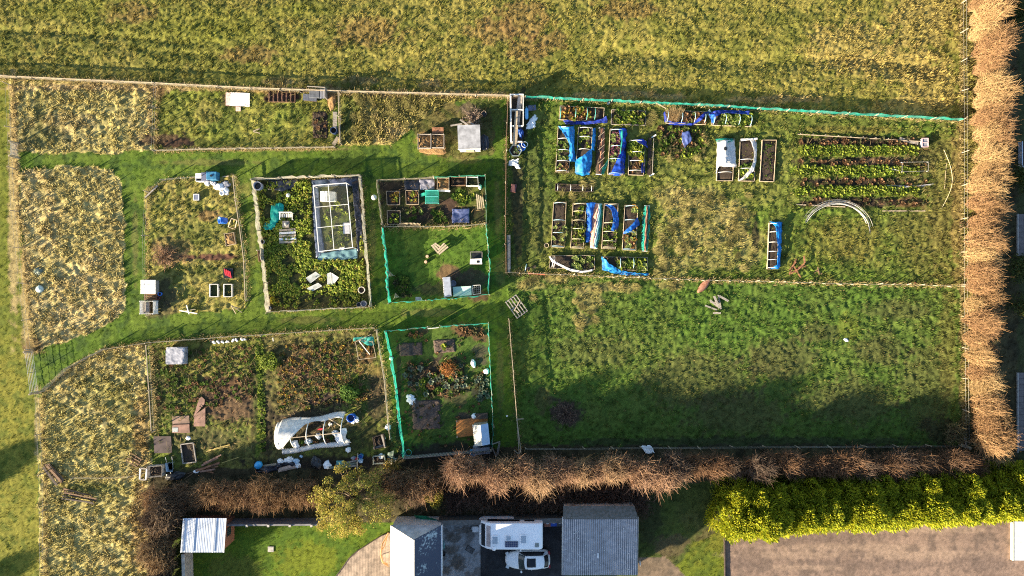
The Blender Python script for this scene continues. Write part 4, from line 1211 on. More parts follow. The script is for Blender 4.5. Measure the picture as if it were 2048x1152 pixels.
# ================================================================== the small plots, top row
t = Th('paving', 'rectangle of whitish paving slabs with one pink column on the grass', 'paving', 475, 199)
m = MB(); m2 = MB()
for i in range(5):
    for j in range(4):
        f = (lerp(452, 500, (i + .5) / 5), lerp(184.5, 211.5, (j + .5) / 4) + i * .5); p = t.gq(*f)
        (m2 if i == 0 else m).box(p + Vector((0, 0, .05)), (.435, .305, .06), rz=-.05)
m2.box(t.gq(477, 218) + Vector((0, 0, .05)), (.45, .42, .06))
m.build('slabs', mat('white paving stone', (.74, .68, .66), .8, .2, 3, col2=(.62, .55, .54)), t.e); m2.build('pink_slabs', mat('pink paving stone', (.62, .42, .38), .8, .15, 4), t.e)
t = Th('soil_bed', 'ridged bed of dark brown soil by the top fence', 'soil bed', 562, 193, z=0)
rows = [[tuple(t.gq(lerp(538, 590, v), lerp(183, 204, u), .1 + .08 * math.sin(v * 38) + random.uniform(-.03, .03))) for v in np.linspace(0, 1, 30)] for u in np.linspace(0, 1, 10)]
MB().grid(rows, .15).build('soil', mat('red-brown dug soil', (.075, .038, .026), .95, .4, 12, bump=.6), t.e, True)
for a, b in (((537, 182), (591, 183)), ((591, 183), (591, 205)), ((591, 205), (537, 204))): MB().bar(t.gq(*a, .06), t.gq(*b, .06), .04, .14).build('edging', WOODB, t.e)
t = Th('soil_bed', 'small soil bed near the corner with the blue barrel', 'soil bed', 640, 250, z=0)
rows = [[tuple(t.gq(lerp(626, 655, v), lerp(224, 276, u), .07 + random.uniform(-.05, .06))) for v in np.linspace(0, 1, 14)] for u in np.linspace(0, 1, 20)]
MB().grid(rows, .1).build('soil', SOILB, t.e, True)
crops(['brown', 'dull'], [(626, 226), (655, 226), (655, 275), (626, 275)], 14, 'withered brownish plant in the small soil bed near the blue barrel', 'withered plants of the small soil bed', .08, .8)
# corner storage by the top fence
t = Th('storage_bay', 'grey boarded storage bay in the top corner of the paved plot', 'storage bay', 643, 190)
MB().box(t.gq(632, 191) + Vector((0, 0, .3)), (.95, .7, .6)).build('bin', mat('dull grey bin', (.10, .11, .13), .5, .2, 4), t.e, bevel=.03)
m = MB(); m.bar(t.gq(620, 178, .9), t.gq(655, 180, .9), .05, .1); m.bar(t.gq(655, 180, .5), t.gq(655, 200, .5), .06, .9); m.build('boards', WOODG, t.e)
m = MB()
for i in range(4): m.bar(t.gq(644 + i * 3, 181, .55 + .02 * i), t.gq(644 + i * 3, 200, .55 + .02 * i), .1, .03)
m.build('slats', PLASG, t.e)
t = Th('cold_frame', 'dark low cold frame with a flat lid beside the grey storage bay', 'cold frame', 622, 197)
MB().box((0, 0, .18), (1.2, .55, .36), rz=-.08).build('box', WOODD, t.e, bevel=.02); MB().box((0, 0, .38), (1.28, .6, .03), rz=-.08).build('lid', mat('slate lid', (.09, .10, .13), .5, .2, 5), t.e)
barrel('plant_pot', 'round black pot tucked against the top fence', 'pot', 606, 183, .2, .4, PLASK)
lump('bark_heap', 'orange heap of dry leaves in the fence corner beside the storage bay', 'leaf heap', 663, 197, .5, COMPO, .4, .8, 2.0)
t = Th('bench', 'narrow pale slatted bench against the rail fence', 'bench', 672, 243)
m = MB()
for i in range(4): m.bar(t.gq(669 + i * 2.2, 226, .45), t.gq(669 + i * 2.2, 259, .45), .075, .03)
m.build('seat', WOODG, t.e)
for x, y in ((669, 228), (676, 228), (669, 257), (676, 257)): MB().tube([t.gq(x, y, 0), t.gq(x, y, .44)], .035, 4).build('leg', WOODG, t.e)
barrel('water_barrel', 'dark blue water barrel at the foot of the narrow slatted bench', 'barrel', 671, 264, .3, .75, mat('dark blue plastic', (.02, .04, .10), .4, .3, 3), SOILM)
plank('plank', 'pale board leaning at the plot corner below the dark blue barrel', 'plank', (667, 290), (677, 275), .35, WOODP, .12)
plank('branch', 'small pale cut branch lying in the middle of the paved plot', 'branch', (507, 263), (520, 258), .07, WOODP)
plank('branch', 'forked pale branch lying next to the small cut branch', 'branch', (508, 264), (521, 267), .07, WOODP)

# compost and lean-to corner
P5 = [(838, 272), (863, 272), (863, 299), (838, 299)]
crate('compost_bin', 'slatted compost bay full of straw, the western of the open pair', 'compost bin', P5, .8, WOODG, COMPO, 4, None, .55)
crate('compost_bin', 'slatted compost bay full of straw, under the brown lid', 'compost bin', [(864, 272), (889, 272), (889, 298), (864, 298)], .8, WOODG, COMPO, 4, None, .55)
lump('straw_heap', 'golden straw spilling out in front of the two compost bays', 'straw heap', 866, 299, .75, COMPO, .22, 1.7, .6)
t = Th('wooden_box', 'brown wooden box with a plank lid behind the compost bays', 'wooden box', 877, 263)
MB().box((0, 0, .3), (.95, .45, .6)).build('box', WOODB, t.e); m = MB()
for i in range(4): m.box((0, -.2 + i * .13, .63), (1.05, .12, .03))
m.build('lid', WOODR, t.e)
t = Th('lean_to_shed', 'small pale shed with a grey sloping roof beside the compost bays', 'shed', 941, 283)
P = [t.gq(920, 262), t.gq(960, 261), t.gq(961, 303), t.gq(921, 304)]
m = MB()
for i in range(4): m.bar(P[i] + Vector((0, 0, .85)), P[(i + 1) % 4] + Vector((0, 0, .85)), .04, 1.7)
m.build('wall', WHITEW, t.e)
z0, z1 = 1.95, 1.72
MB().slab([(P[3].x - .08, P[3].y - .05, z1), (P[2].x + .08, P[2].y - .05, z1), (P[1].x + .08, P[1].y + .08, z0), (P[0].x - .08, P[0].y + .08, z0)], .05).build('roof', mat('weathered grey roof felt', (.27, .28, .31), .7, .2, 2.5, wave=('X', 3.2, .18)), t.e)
MB().bar((P[3].x - .1, P[3].y - .1, 1.68), (P[2].x + .1, P[2].y - .1, 1.68), .06, .14).build('fascia', WHITEW, t.e)
MB().box(((P[3].x + P[2].x) / 2, P[3].y - .03, .75), (.75, .04, 1.4)).build('door', WOODP, t.e)
for a, b, l in (((921, 242), (945, 258), 'long pale plank leaning over the back of the lean-to shed'), ((938, 246), (961, 259), 'grey beam lying across the other plank behind the lean-to shed'), ((902, 254), (925, 250), 'thin bleached pole pointing west behind the lean-to shed')):
    plank('plank', l, 'plank', a, b, .14, WOODG, .5)
plank('grey_board', 'short grey batten between the two planks behind the lean-to shed', 'plank', (932, 250), (945, 258), .1, WHITEW, .35)
barrel('plant_pot', 'dark blue pot in the shade north of the dead brush heap', 'pot', 968, 229, .25, .35, PLASK)
lump('tarpaulin', 'dark crumpled sheet beside the lean-to shed', 'sheet', 969, 285, .6, SHEETK, .25, .6, 1.3)

# ---- weedy plot with the brush pile
t = Th('garden_hutch', 'white three-panel lid on a low hutch in the weedy plot corner', 'hutch', 305, 574)
MB().box((0, 0, .35), (1.25, 1.2, .7)).build('box', WOODG, t.e)
for i in range(3): MB().box((0, -.42 + i * .43, .75), (1.38, .41, .04), rx=-.02).build('lid', WHITEW, t.e, bevel=.01)
crate('pallet_bin', 'open bin of whitish pallet boards below the white-lidded hutch', 'pallet bin', [(291, 602), (317, 602), (317, 627), (291, 627)], .9, WHITEW, None, 5)
t = Th('old_mattress_base', 'grey board base lying inside the pallet bin', 'board', 299, 615); MB().box((0, 0, .5), (.5, 1.05, .06)).build('panel', WOODG, t.e); MB().box((.0, 0, .25), (.4, .9, .44)).build('stand', WOODD, t.e)
pallet('pallet', 'brown broken pallet lying between hutch and pallet bin', 'pallet', 303, 594, 1.2, .55, .05, WOODB, 4)
barrel('bucket', 'blue bucket with a white rim beside the hutch', 'bucket', 322, 588, .17, .3, PLASB, SOILM)
barrel('bucket', 'small red-rimmed pot beside the broken pallet', 'pot', 318, 596, .15, .25, mat('maroon plastic', (.16, .03, .03), .5, .2, 4), SOILM)
# junk heap in the top corner
t = Th('storage_crate', 'white open-fronted plastic crate at the head of the junk heap', 'crate', 405, 357)
m = MB(); P = [(-.3, -.35), (.3, -.35), (.3, .35), (-.3, .35)]
for i in range(4): m.bar((*P[i], .35), (*P[(i + 1) % 4], .35), .03, .7)
m.box((0, 0, .03), (.6, .7, .04)); m.box((0, .12, .7), (.62, .44, .03)); m.build('shell', PLASW, t.e); MB().box((0, -.23, .45), (.5, .2, .04)).build('tray', PLASK, t.e)
t = Th('storage_box', 'slate-grey storage box beside the white crate', 'storage box', 416, 356); MB().box((0, 0, .35), (.55, .72, .7)).build('body', PLASG, t.e, bevel=.03); MB().box((0, 0, .72), (.6, .78, .05)).build('lid', mat('slate plastic', (.12, .13, .19), .4, .15, 4), t.e, bevel=.02)
t = Th('water_tank', 'square teal-blue water tank with a round cap on the junk heap', 'water tank', 430, 354); MB().box((0, 0, .4), (.95, .75, .8)).build('body', TARPB, t.e, bevel=.05); MB().lathe([(.1, .8), (.1, .86)], 14).build('cap', PLASK, t.e)
for x, y, r, l in ((415, 366, .26, 'white bag below the slate-grey storage box'), (428, 367, .26, 'pale grey bag below the teal water tank'), (441, 374, .34, 'large grey-white bundle in the middle of the junk heap'), (453, 381, .3, 'long white bag at the lower end of the junk heap')):
    lump('rubbish_bag', l, 'bag', x, y, r, PLASW if 'white' in l else mat('greyish polythene', (.45, .44, .46), .5, .25, 4), .7, 1.2, .9, random.uniform(0, 3), .5)
barrel('bucket', 'round white bucket at the lowest tip of the junk heap', 'bucket', 446, 387, .2, .34, PLASW, PLASW)
lump('scrap_sheet', 'dark grey crumpled scrap beside the large grey-white bundle', 'scrap', 449, 371, .4, PLASG, .4, 1.2, .8, .5, .6)
plank('plank', 'pale batten by the fence corner above the junk heap', 'plank', (447, 354), (459, 353), .1, WOODP, .2)
t = Th('water_trough', 'square grey-lidded box standing alone among the weeds', 'box', 395, 395); MB().box((0, 0, .16), (.5, .56, .32)).build('box', PLASG, t.e, bevel=.02); MB().box((0, 0, .335), (.42, .48, .02)).build('lid', mat('slate blue lid', (.15, .17, .24), .35, .2, 5), t.e)
m = MB(); m.box((0, .27, .34), (.52, .04, .04)); m.box((0, -.27, .34), (.52, .04, .04)); m.box((-.24, 0, .34), (.04, .5, .04)); m.box((.24, 0, .34), (.04, .5, .04)); m.build('rim', PLASW, t.e)
barrel('water_barrel', 'bright blue barrel lying tilted beside a wooden frame', 'barrel', 456, 442, .3, .7, PLASB, mat('blue shadowless water', (.01, .06, .3), .3, .2, 3), None, -.75)
t = Th('wooden_surround', 'empty leaning wooden frame next to the bright blue barrel', 'frame', 470, 448)
P = [t.gq(467, 438, .55), t.gq(479, 442, .6), t.gq(470, 459, .1), t.gq(457, 454, .1)]
for i in range(4): MB().bar(P[i], P[(i + 1) % 4], .07).build('bar', WOODP, t.e)
crate('compost_bin', 'small bay of rubble and brown compost below the leaning frame', 'compost bin', [(452, 468), (470, 466), (474, 488), (455, 492)], .35, WOODP, COMPO, 2, None, .7)
t = Th('crate_stack', 'black tray holding bright red plastic strips', 'tray', 459, 547); MB().box((0, 0, .12), (.9, .95, .24)).build('tray', PLASK, t.e)
for i in range(4): MB().box((-.27 + i * .17, .05 - .08 * (i - 1), .28 + .012 * i), (.1, .6, .06), rz=.2).build('strip', REDM, t.e)
for x, l in ((430, 'empty white-edged planter frame, the western of two alike'), (458, 'empty white-edged planter frame nearest the weedy plot fence')):
    t = Th('planter', l, 'planter', x, 581, z=0)
    for a, b in (((-.38, -.58), (.38, -.58)), ((.38, -.58), (.38, .58)), ((.38, .58), (-.38, .58)), ((-.38, .58), (-.38, -.58))): MB().bar((*a, .14), (*b, .14), .05, .3).build('board', WHITEW, t.e)
    MB().box((0, 0, .05), (.7, 1.1, .06)).build('soil', mat('mossy soil', (.03, .045, .012), .95, .4, 10, bump=.5), t.e)
t = Th('timber_cross', 'crossed white battens lying on the lower edge of the weedy plot', 'battens', 378, 622); MB().bar(t.gq(361, 621, .15), t.gq(397, 627, .3), .09).build('batten', WHITEW, t.e); MB().bar(t.gq(378, 610, .5), t.gq(380, 628, .2), .07).build('batten', WHITEW, t.e); MB().bar(t.gq(370, 622, .2), t.gq(394, 618, .35), .04).build('batten', WOODG, t.e)
t = Th('cane_tripod', 'leaning pale canes in the lower corner of the weedy plot', 'canes', 472, 620)
for a, b in (((468, 611), (472, 627)), ((469, 610), (484, 625)), ((470, 612), (480, 617))): MB().bar(t.gq(*a, .7), t.gq(*b, .05), .06).build('cane', WOODP, t.e)
plank('plank', 'pale timber lying in the clump of weeds at the western fence bend', 'plank', (293, 396), (318, 372), .12, WOODG, .2)
lump('plastic_tub', 'pale blue-green plastic tub half hidden in the tall straw-coloured plot', 'tub', 81, 578, .35, mat('faded mint plastic', (.42, .52, .50), .5, .15, 4), .8, 1, 1, 0, .15)
lump('plastic_tub', 'dull green tub sunk in grass above the pale blue-green one', 'tub', 77, 542, .35, mat('dull green plastic', (.16, .20, .15), .5, .2, 4), .5, 1.2, 1, 0, .2)

# ---- leafy plot with greenhouse
t = Th('greenhouse', 'long clear-walled greenhouse frame standing on dark blue sheeting', 'greenhouse', 668, 440)
hG = 1.5
B = [(636, 376), (701, 371), (713, 497), (647, 505)]
P = [t.gq(*p) for p in B]
m = MB()
for p in P: m.bar(p, p + Vector((0, 0, hG)), .05)
for i in range(4): m.bar(P[i] + Vector((0, 0, hG)), P[(i + 1) % 4] + Vector((0, 0, hG)), .06)
m.build('frame', PIPEW, t.e)
for f in (.33, .64): MB().bar(P[0].lerp(P[3], f) + Vector((0, 0, hG)), P[1].lerp(P[2], f) + Vector((0, 0, hG)), .04).build('roof_bar', PIPEW, t.e)
MB().bar(P[0].lerp(P[1], .45) + Vector((0, 0, hG)), P[3].lerp(P[2], .45) + Vector((0, 0, hG)), .045).build('roof_bar', PIPEW, t.e)
MB().slab([P[3] + Vector((0, 0, hG + .03)), P[2] + Vector((0, 0, hG + .03)), P[1] + Vector((0, 0, hG + .03)), P[0] + Vector((0, 0, hG + .03))], .01).build('roof_sheet', GLASSM, t.e)
for i in range(4): MB().bar(P[i] + Vector((0, 0, hG / 2)), P[(i + 1) % 4] + Vector((0, 0, hG / 2)), .01, hG - .1).build('wall_sheet', GLASSM, t.e)
cloth('ground_sheet', 'dark blue plastic sheet in a band along the west of the greenhouse', 'ground sheet', [[(623, 372, .05), (637, 372, .08)], [(627, 450, .06), (642, 450, .1)], [(632, 516, .05), (650, 508, .08)]], SHEETN, .07, 24, 7)
cloth('ground_sheet', 'dark blue plastic sheet folded across the upper end of the greenhouse', 'ground sheet', [[(622, 360, .06), (670, 357, .12), (716, 354, .06)], [(627, 375, .1), (670, 372, .1), (717, 372, .08)]], SHEETN, .08, 8, 26)
cloth('ground_sheet', 'dark blue plastic sheet bunched between the greenhouse and the east fence', 'ground sheet', [[(704, 366, .1), (716, 358, .1)], [(710, 440, .15), (723, 430, .12)], [(715, 505, .08), (727, 498, .05)]], SHEETK, .1, 26, 8)
cloth('ground_sheet', 'teal-grey plastic sheet across the lower end of the greenhouse', 'ground sheet', [[(640, 506, .1), (680, 501, .15), (716, 497, .1)], [(632, 522, .05), (680, 520, .1), (715, 517, .05)]], mat('teal-grey sheet', (.06, .13, .16), .35, .4, 2.2, bump=.7, spec=.5, col2=(.12, .22, .24)), .08, 9, 26)
crops(['green', 'lime', 'dull'], [(640, 380), (698, 376), (709, 494), (650, 500)], 60, 'leafy weed plant growing under the clear greenhouse roof', 'plants inside the greenhouse', .02, 1.3, .04)
t = Th('tool_chest', 'cream chest with a folded ridge lid inside the greenhouse top', 'chest', 662, 396); CRM = mat('cream board', (.72, .66, .50), .7, .15, 4)
MB().box((0, 0, .8), (1.3, .85, .5)).build('body', CRM, t.e); MB().slab([(-.68, -.46, 1.1), (-.05, -.46, 1.3), (-.05, .46, 1.3), (-.68, .46, 1.1)], .03).build('lid', WHITEW, t.e); MB().slab([(-.04, -.46, 1.3), (.68, -.42, 1.1), (.68, .42, 1.1), (-.04, .46, 1.3)], .03).build('lid', CRM, t.e)
MB().box((0, 0, .28), (1.2, .75, .5)).build('stand', WOODG, t.e)
t = Th('side_table', 'grey square table top against the east wall of the greenhouse', 'table', 697, 458); MB().box((0, 0, .78), (.6, 1.0, .04)).build('top', mat('grey board', (.40, .40, .44), .6, .1, 4), t.e)
for x, y in ((-.25, -.45), (.25, -.45), (.25, .45), (-.25, .45)): MB().box((x, y, .38), (.05, .05, .75)).build('leg', WOODG, t.e)
barrel('water_barrel', 'fat grey drum with a black mouth in the leafy plot top corner', 'barrel', 521, 374, .38, .8, mat('bluish grey plastic', (.30, .31, .37), .45, .15, 3), PLASK)
cloth('ground_sheet', 'glossy black sheet bunched along the top fence of the leafy plot', 'ground sheet', [[(536, 362, .08), (565, 360, .2), (598, 359, .1)], [(536, 378, .08), (560, 384, .2), (596, 374, .06)]], SHEETK, .14, 9, 22)
tag(MB().lathe([(.0, 0), (.12, .03), (.19, .12), (.2, .2), (.17, .32), (.09, .38), (0.01, .4)], 16, (0, 0, 0), False, False).build('garden_globe', mat('cream ball', (.74, .70, .55), .5, .1, 4), None, True, loc=G(578, 391)), 'pale round ball on a stem among the leaves', 'ball')
cloth('netting_heap', 'crumpled bright turquoise netting dropped in a curved heap', 'netting', [[(543, 409, .1), (560, 405, .2), (568, 411, .1)], [(540, 425, .2), (555, 425, .4), (567, 426, .2)], [(541, 440, .15), (553, 444, .35), (562, 437, .15)], [(527, 449, .1), (540, 452, .3), (553, 449, .1)], [(525, 455, .05), (533, 459, .2), (546, 458, .06)]], mat('bright turquoise net', (.02, .50, .42), .6, .3, 4, transl=.3, alpha=.95, col2=(.01, .30, .26)), .16, 30, 16)
t = Th('garden_bench', 'white slatted garden bench with armrests facing a small box', 'bench', 576, 432)
m = MB()
for i in range(7): m.bar((-.52 + i * .17, -.16, .45), (-.52 + i * .17, .16, .45), .1, .03)
m.build('seat', WHITEW, t.e); m = MB()
for i in range(8): m.bar((-.52 + i * .15, .2, .5), (-.52 + i * .15, .26, .85), .06, .02)
m.bar((-.58, .27, .86), (.58, .27, .86), .05, .08); m.build('backrest', WHITEW, t.e)
for x in (-.58, .58): MB().bar((x, -.4, .62), (x, .22, .62), .06).build('armrest', WHITEW, t.e)
for x in (-.58, .58):
    for y in (-.38, .22): MB().bar((x, y, 0), (x, y, .6), .05).build('leg', WHITEW, t.e)
t = Th('planter_box', 'grey square box with pale stones in front of the white bench', 'box', 574, 449); MB().box((0, 0, .2), (.6, .6, .4)).build('box', WOODG, t.e, bevel=.02); MB().lathe([(.01, .4), (.16, .42), (.1, .5), (.01, .52)], 10).build('stones', CONC, t.e)
t = Th('pallet', 'pale striped pallet lying in the leafy plot below the bench', 'pallet', 577, 475)
for i in range(5): MB().bar(t.gq(560, 461 + i * 6, .16), t.gq(592 + i * .6, 459 + i * 6.2, .16), .2, .03).build('board', WOODP if i in (0, 2, 4) else WHITEW, t.e)
m = MB()
for x in (562, 577, 591): m.bar(t.gq(x, 462, .07), t.gq(x + 2, 488, .07), .09, .1)
m.build('bearers', WOODB, t.e)
barrel('bucket', 'grey bucket by the west fence of the leafy plot', 'bucket', 527, 484, .2, .35, PLASG, SOILM)
barrel('plant_pot', 'large pale-rimmed pot against the east fence of the leafy plot', 'pot', 725, 580, .3, .45, mat('stone pot', (.48, .45, .40), .7, .15, 4), SOILM)
barrel('dustbin', 'lidded grey dustbin in the lower east corner of the leafy plot', 'dustbin', 730, 607, .26, .6, PLASG, PLASG); barrel('dustbin', 'small dark dustbin beside the lidded grey one', 'dustbin', 720, 609, .2, .5, mat('charcoal plastic', (.10, .11, .14), .4, .2, 4), PLASK)
barrel('bucket', 'dark grey bucket in the lower west corner of the leafy plot', 'bucket', 540, 616, .18, .35, PLASG, PLASK)
CLO = mat('cloudy cloche plastic', (.55, .58, .56), .25, .15, 3, alpha=.62, spec=.6)
for c, l in (([(614, 556), (633, 544), (642, 551), (622, 566)], 'cloudy plastic cloche panel, the upper of the two overlapping'), ([(616, 577), (638, 566), (645, 572), (624, 583)], 'cloudy plastic cloche panel, the lower of the two overlapping'), ([(656, 548), (663, 545), (664, 568), (656, 570)], 'narrow upright-lying strip of the ridge cloche'), ([(665, 546), (679, 555), (670, 566), (665, 569)], 'wider side of the ridge cloche')):
    t = Th('cloche', l, 'cloche', *c[0]); P = [t.gq(*p) for p in c]
    P = [P[0] + Vector((0, 0, .3)), P[1] + Vector((0, 0, .3)), P[2] + Vector((0, 0, .16)), P[3] + Vector((0, 0, .16))]
    MB().slab(P, .012).build('panel', CLO, t.e); m = MB()
    for i in range(4): m.bar(P[i], P[(i + 1) % 4], .02)
    m.build('edge', PIPEW, t.e)
cloth('fleece_scrap', 'scrap of clear polythene lying near the greenhouse end', 'polythene', [[(680, 495, .05), (690, 492, .1)], [(677, 503, .05), (688, 503, .08)]], SHEETW, .06, 6, 6)
lump('terracotta_pile', 'small pile of orange pots near the east fence of the leafy plot', 'pots', 712, 535, .25, mat('terracotta', (.45, .20, .09), .8, .2, 5), .5, 1, 1.4, .6, .6)

# ---- plot of small beds
cloth('ground_sheet', 'creased black sheet covering a square bed by the top fence', 'ground sheet', [[(808, 361, .12), (838, 360, .15)], [(808, 380, .08), (838, 380, .12)]], SHEETK, .1, 10, 12)
cloth('ground_sheet', 'creased silvery-grey sheet next to the black one', 'ground sheet', [[(838, 359, .15), (870, 358, .12)], [(839, 380, .1), (869, 379, .08)]], mat('silver grey sheet', (.10, .10, .14), .25, .4, 3, bump=.8, spec=.7, col2=(.2, .2, .24)), .12, 10, 12)
crate('compost_bin', 'square compost crate of pale boards with dry stalks', 'compost bin', [(876, 358), (899, 358), (899, 380), (876, 380)], .7, WOODP, COMPO, 3, None, .5)
plank('plank', 'white board along the front of the pale compost crate', 'plank', (876, 382), (901, 383.5), .16, WHITEW, .35)
crate('compost_bin', 'wider brown-sided soil bay beside the pale compost crate', 'compost bin', [(905, 357), (931, 356), (931, 372), (905, 373)], .6, WOODB, SOILB, 3, None, .5)
crate('compost_bin', 'last slatted bay in the corner by the green netting', 'compost bin', [(934, 356), (956, 356), (957, 373), (934, 373)], .6, WHITEW, mat('mossy compost', (.04, .05, .02), .95, .4, 10, bump=.6), 3, None, .4)
lump('water_bottle', 'white plastic container in the top east corner of the bed plot', 'container', 960, 374, .2, PLASW, 1.2, .8, 1.2, 0, .2)
t = Th('netted_crate', 'square crate covered all over with turquoise netting', 'netted crate', 865, 395); MB().box((0, 0, .3), (1.2, 1.15, .6)).build('cage', TEAL, t.e)
m = MB()
for x in (-.6, .6):
    for y in (-.58, .58): m.bar((x, y, 0), (x, y, .64), .05)
for y in (-.58, 0, .58): m.bar((-.6, y, .63), (.6, y, .63), .04)
m.build('frame', PIPEG, t.e)
cloth('netting_scrap', 'tail of turquoise netting trailing from the netted crate', 'netting', [[(839, 388, .1), (852, 385, .3)], [(840, 394, .05), (851, 391, .3)]], TEAL, .08, 6, 8)
for c, l, k in (([(774, 383), (800, 383), (800, 410), (775, 410)], 'square bed crowded with orange and yellow leaves', ['orange', 'orange', 'lime']), ([(812, 382), (838, 382), (838, 409), (813, 409)], 'square bed edged with pale boards and half filled with yellow leaves', ['orange', 'lime', 'brown']), ([(775, 422), (801, 422), (801, 449), (776, 449)], 'square bed with a few bright green plants by the pen fence', ['lime', 'green'])):
    bed(l, c, h=.2); crops(k, c, 16 if 'crowded' in l else 10, 'bright leafy plant in the ' + l.split(' with ')[0].split(' crowded')[0].split(' edged')[0] + {'o': ' of orange leaves', 'e': ' edged with pale boards', 'w': ' by the pen fence'}['o' if 'crowded' in l else 'e' if 'edged' in l else 'w'], 'plants of the ' + l, .18, .75)
cloth('ground_sheet', 'square of dark blue creased plastic in the soil bed plot', 'ground sheet', [[(904, 418, .08), (939, 417, .1)], [(904, 446, .06), (939, 446, .08)]], mat('navy sheet', (.03, .045, .13), .3, .4, 3, bump=.8, spec=.6, col2=(.08, .10, .2)), .09, 14, 16)
crops(['green', 'dull', 'green'], [(858, 418), (895, 412), (895, 448), (858, 448)], 20, 'dark green plant in the brown soil west of the navy sheet', 'plants west of the navy sheet', .02, 1.1)
crops(['pale', 'dull', 'green'], [(805, 412), (850, 412), (850, 446), (805, 446)], 16, 'pale-leaved plant in the bare soil above the stick panel', 'plants above the stick panel', .02, .9)
crops(['lime', 'green', 'green'], [(895, 380), (955, 376), (955, 425), (905, 412)], 26, 'spreading weed among the soil beds near the green fence', 'weeds near the green fence', .02, 1.4)
t = Th('board_stack', 'bleached boards lying by the eastern fence of the bed plot', 'boards', 960, 402)
for i in range(4): MB().bar(t.gq(953 + i * 4, 388 + i * 2, .08), t.gq(956 + i * 4, 419 - i, .08), .12, .03).build('board', WOODP, t.e)
for x, y, l in ((753, 398, 'round pale knob on the western post of the bed plot'),): tag(MB().lathe([(.03, 0), (.035, .9), (.2, 1.0), (.26, 1.15), (.2, 1.3), (.02, 1.36)], 12).build('post_ball', mat('frosted globe', (.55, .52, .42), .3, .1, 4), None, True, loc=G(x, y)), l, 'globe')

# ---- grass pen
t = Th('corner_bench', 'L-shaped seat of pale planks standing in the grass pen', 'bench', 880, 498)
for i in range(3): MB().bar(t.gq(866 + i * 3.0 - 1.5, 489 + i * -2 + 2, .5), t.gq(878 + i * 4.5, 507 - i * 4.2, .5), .15, .05).build('plank', WOODP, t.e)
for i in range(3): MB().bar(t.gq(879 + i * -1, 509 - i * 4.2, .53), t.gq(897 - i * 3.6, 494 - i * 3.4, .53), .15, .05).build('plank', WOODP, t.e)
for x, y in ((868, 491), (880, 506), (894, 493), (878, 495)): MB().box(t.gq(x, y, .24), (.12, .12, .48)).build('leg', WOODB, t.e)
for x, y, l, k in ((855, 513, 'cut log standing on end in the pen, the upper of two', .0), (852, 524, 'cut log standing on end in the pen, the lower of two', .3)):
    t = Th('log', l, 'log', x, y); MB().lathe([(.15, -.02), (.155, .1), (.15, .28)], 14).build('bark', WOODB, t.e); MB().lathe([(.135, .282), (.02, .286)], 14, (0, 0, 0), True, True).build('cut_face', mat('cut wood', (.56, .36, .24), .8, .2, 9), t.e)
t = Th('hen_house', 'weathered white hen house with an open run roof against the turquoise net', 'hen house', 954, 517)
MB().box(t.gq(952, 524, .45), (.95, .42, .9)).build('house', WOODG, t.e); MB().slab([t.gq(942, 528, .92) + Vector((-.05, -.05, 0)), t.gq(964, 528, .92) + Vector((.05, -.05, 0)), t.gq(964, 518, 1.05), t.gq(942, 519, 1.05)], .03).build('roof', WHITEW, t.e); MB().box(t.gq(957, 524, .985), (.26, .24, .06)).build('hatch', PLASK, t.e)
m = MB()
for a, b in (((942, 505), (965, 505)), ((942, 505), (942, 519)), ((965, 505), (965, 519))): m.bar(t.gq(*a, .95), t.gq(*b, .95), .05); m.bar(t.gq(*a, .0), t.gq(*a, .95), .05); m.bar(t.gq(*b, .0), t.gq(*b, .95), .05)
m.build('run_frame', WOODG, t.e); MB().box(t.gq(953.5, 512, .06), (1.0, .6, .08)).build('run_floor', PLASK, t.e)
t = Th('hen_shelter', 'long narrow shelter with a grey corrugated roof in the pen corner', 'shelter', 897, 578)
P = [t.gq(888, 555), t.gq(902, 554), t.gq(905, 592), t.gq(891, 595)]
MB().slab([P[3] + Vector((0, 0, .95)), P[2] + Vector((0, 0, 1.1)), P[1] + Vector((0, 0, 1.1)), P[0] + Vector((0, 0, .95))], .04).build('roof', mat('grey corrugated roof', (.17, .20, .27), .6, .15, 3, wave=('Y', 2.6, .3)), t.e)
m = MB(); m.bar(P[1] + Vector((0, 0, .5)), P[2] + Vector((0, 0, .5)), .03, 1.0); m.build('wall', WOODG, t.e)
m = MB()
for i in range(9): q = P[0].lerp(P[3], (i + .5) / 9); m.box(q + Vector((-.03, 0, .45)), (.04, .16, .9))
m.build('slats', WHITEW, t.e)
t = Th('hen_run', 'pale green-roofed hen run beside the grey corrugated shelter', 'hen run', 929, 582); P = [t.gq(907, 574), t.gq(943, 572), t.gq(944, 590), t.gq(908, 593)]
MB().slab([P[3] + Vector((0, 0, .7)), P[2] + Vector((0, 0, .7)), P[1] + Vector((0, 0, .8)), P[0] + Vector((0, 0, .8))], .03).build('roof', mat('pale green sheet', (.30, .47, .44), .5, .15, 2, col2=(.36, .50, .38)), t.e)
for i in range(4): MB().bar(P[i] + Vector((0, 0, .35)), P[(i + 1) % 4] + Vector((0, 0, .35)), .03, .66).build('side', WOODG, t.e)
t = Th('wire_cage', 'square wire cage with white edges at the end of the hen run', 'cage', 954, 580); P = [t.gq(946, 571), t.gq(961, 570), t.gq(962, 587), t.gq(947, 589)]
m = MB()
for i in range(4): m.bar(P[i] + Vector((0, 0, .7)), P[(i + 1) % 4] + Vector((0, 0, .7)), .04); m.bar(P[i], P[i] + Vector((0, 0, .7)), .04)
m.build('frame', WHITEW, t.e); m = MB()
for f in (.25, .5, .75): m.bar(P[0].lerp(P[1], f) + Vector((0, 0, .7)), P[3].lerp(P[2], f) + Vector((0, 0, .7)), .015); m.bar(P[0].lerp(P[3], f) + Vector((0, 0, .7)), P[1].lerp(P[2], f) + Vector((0, 0, .7)), .015)
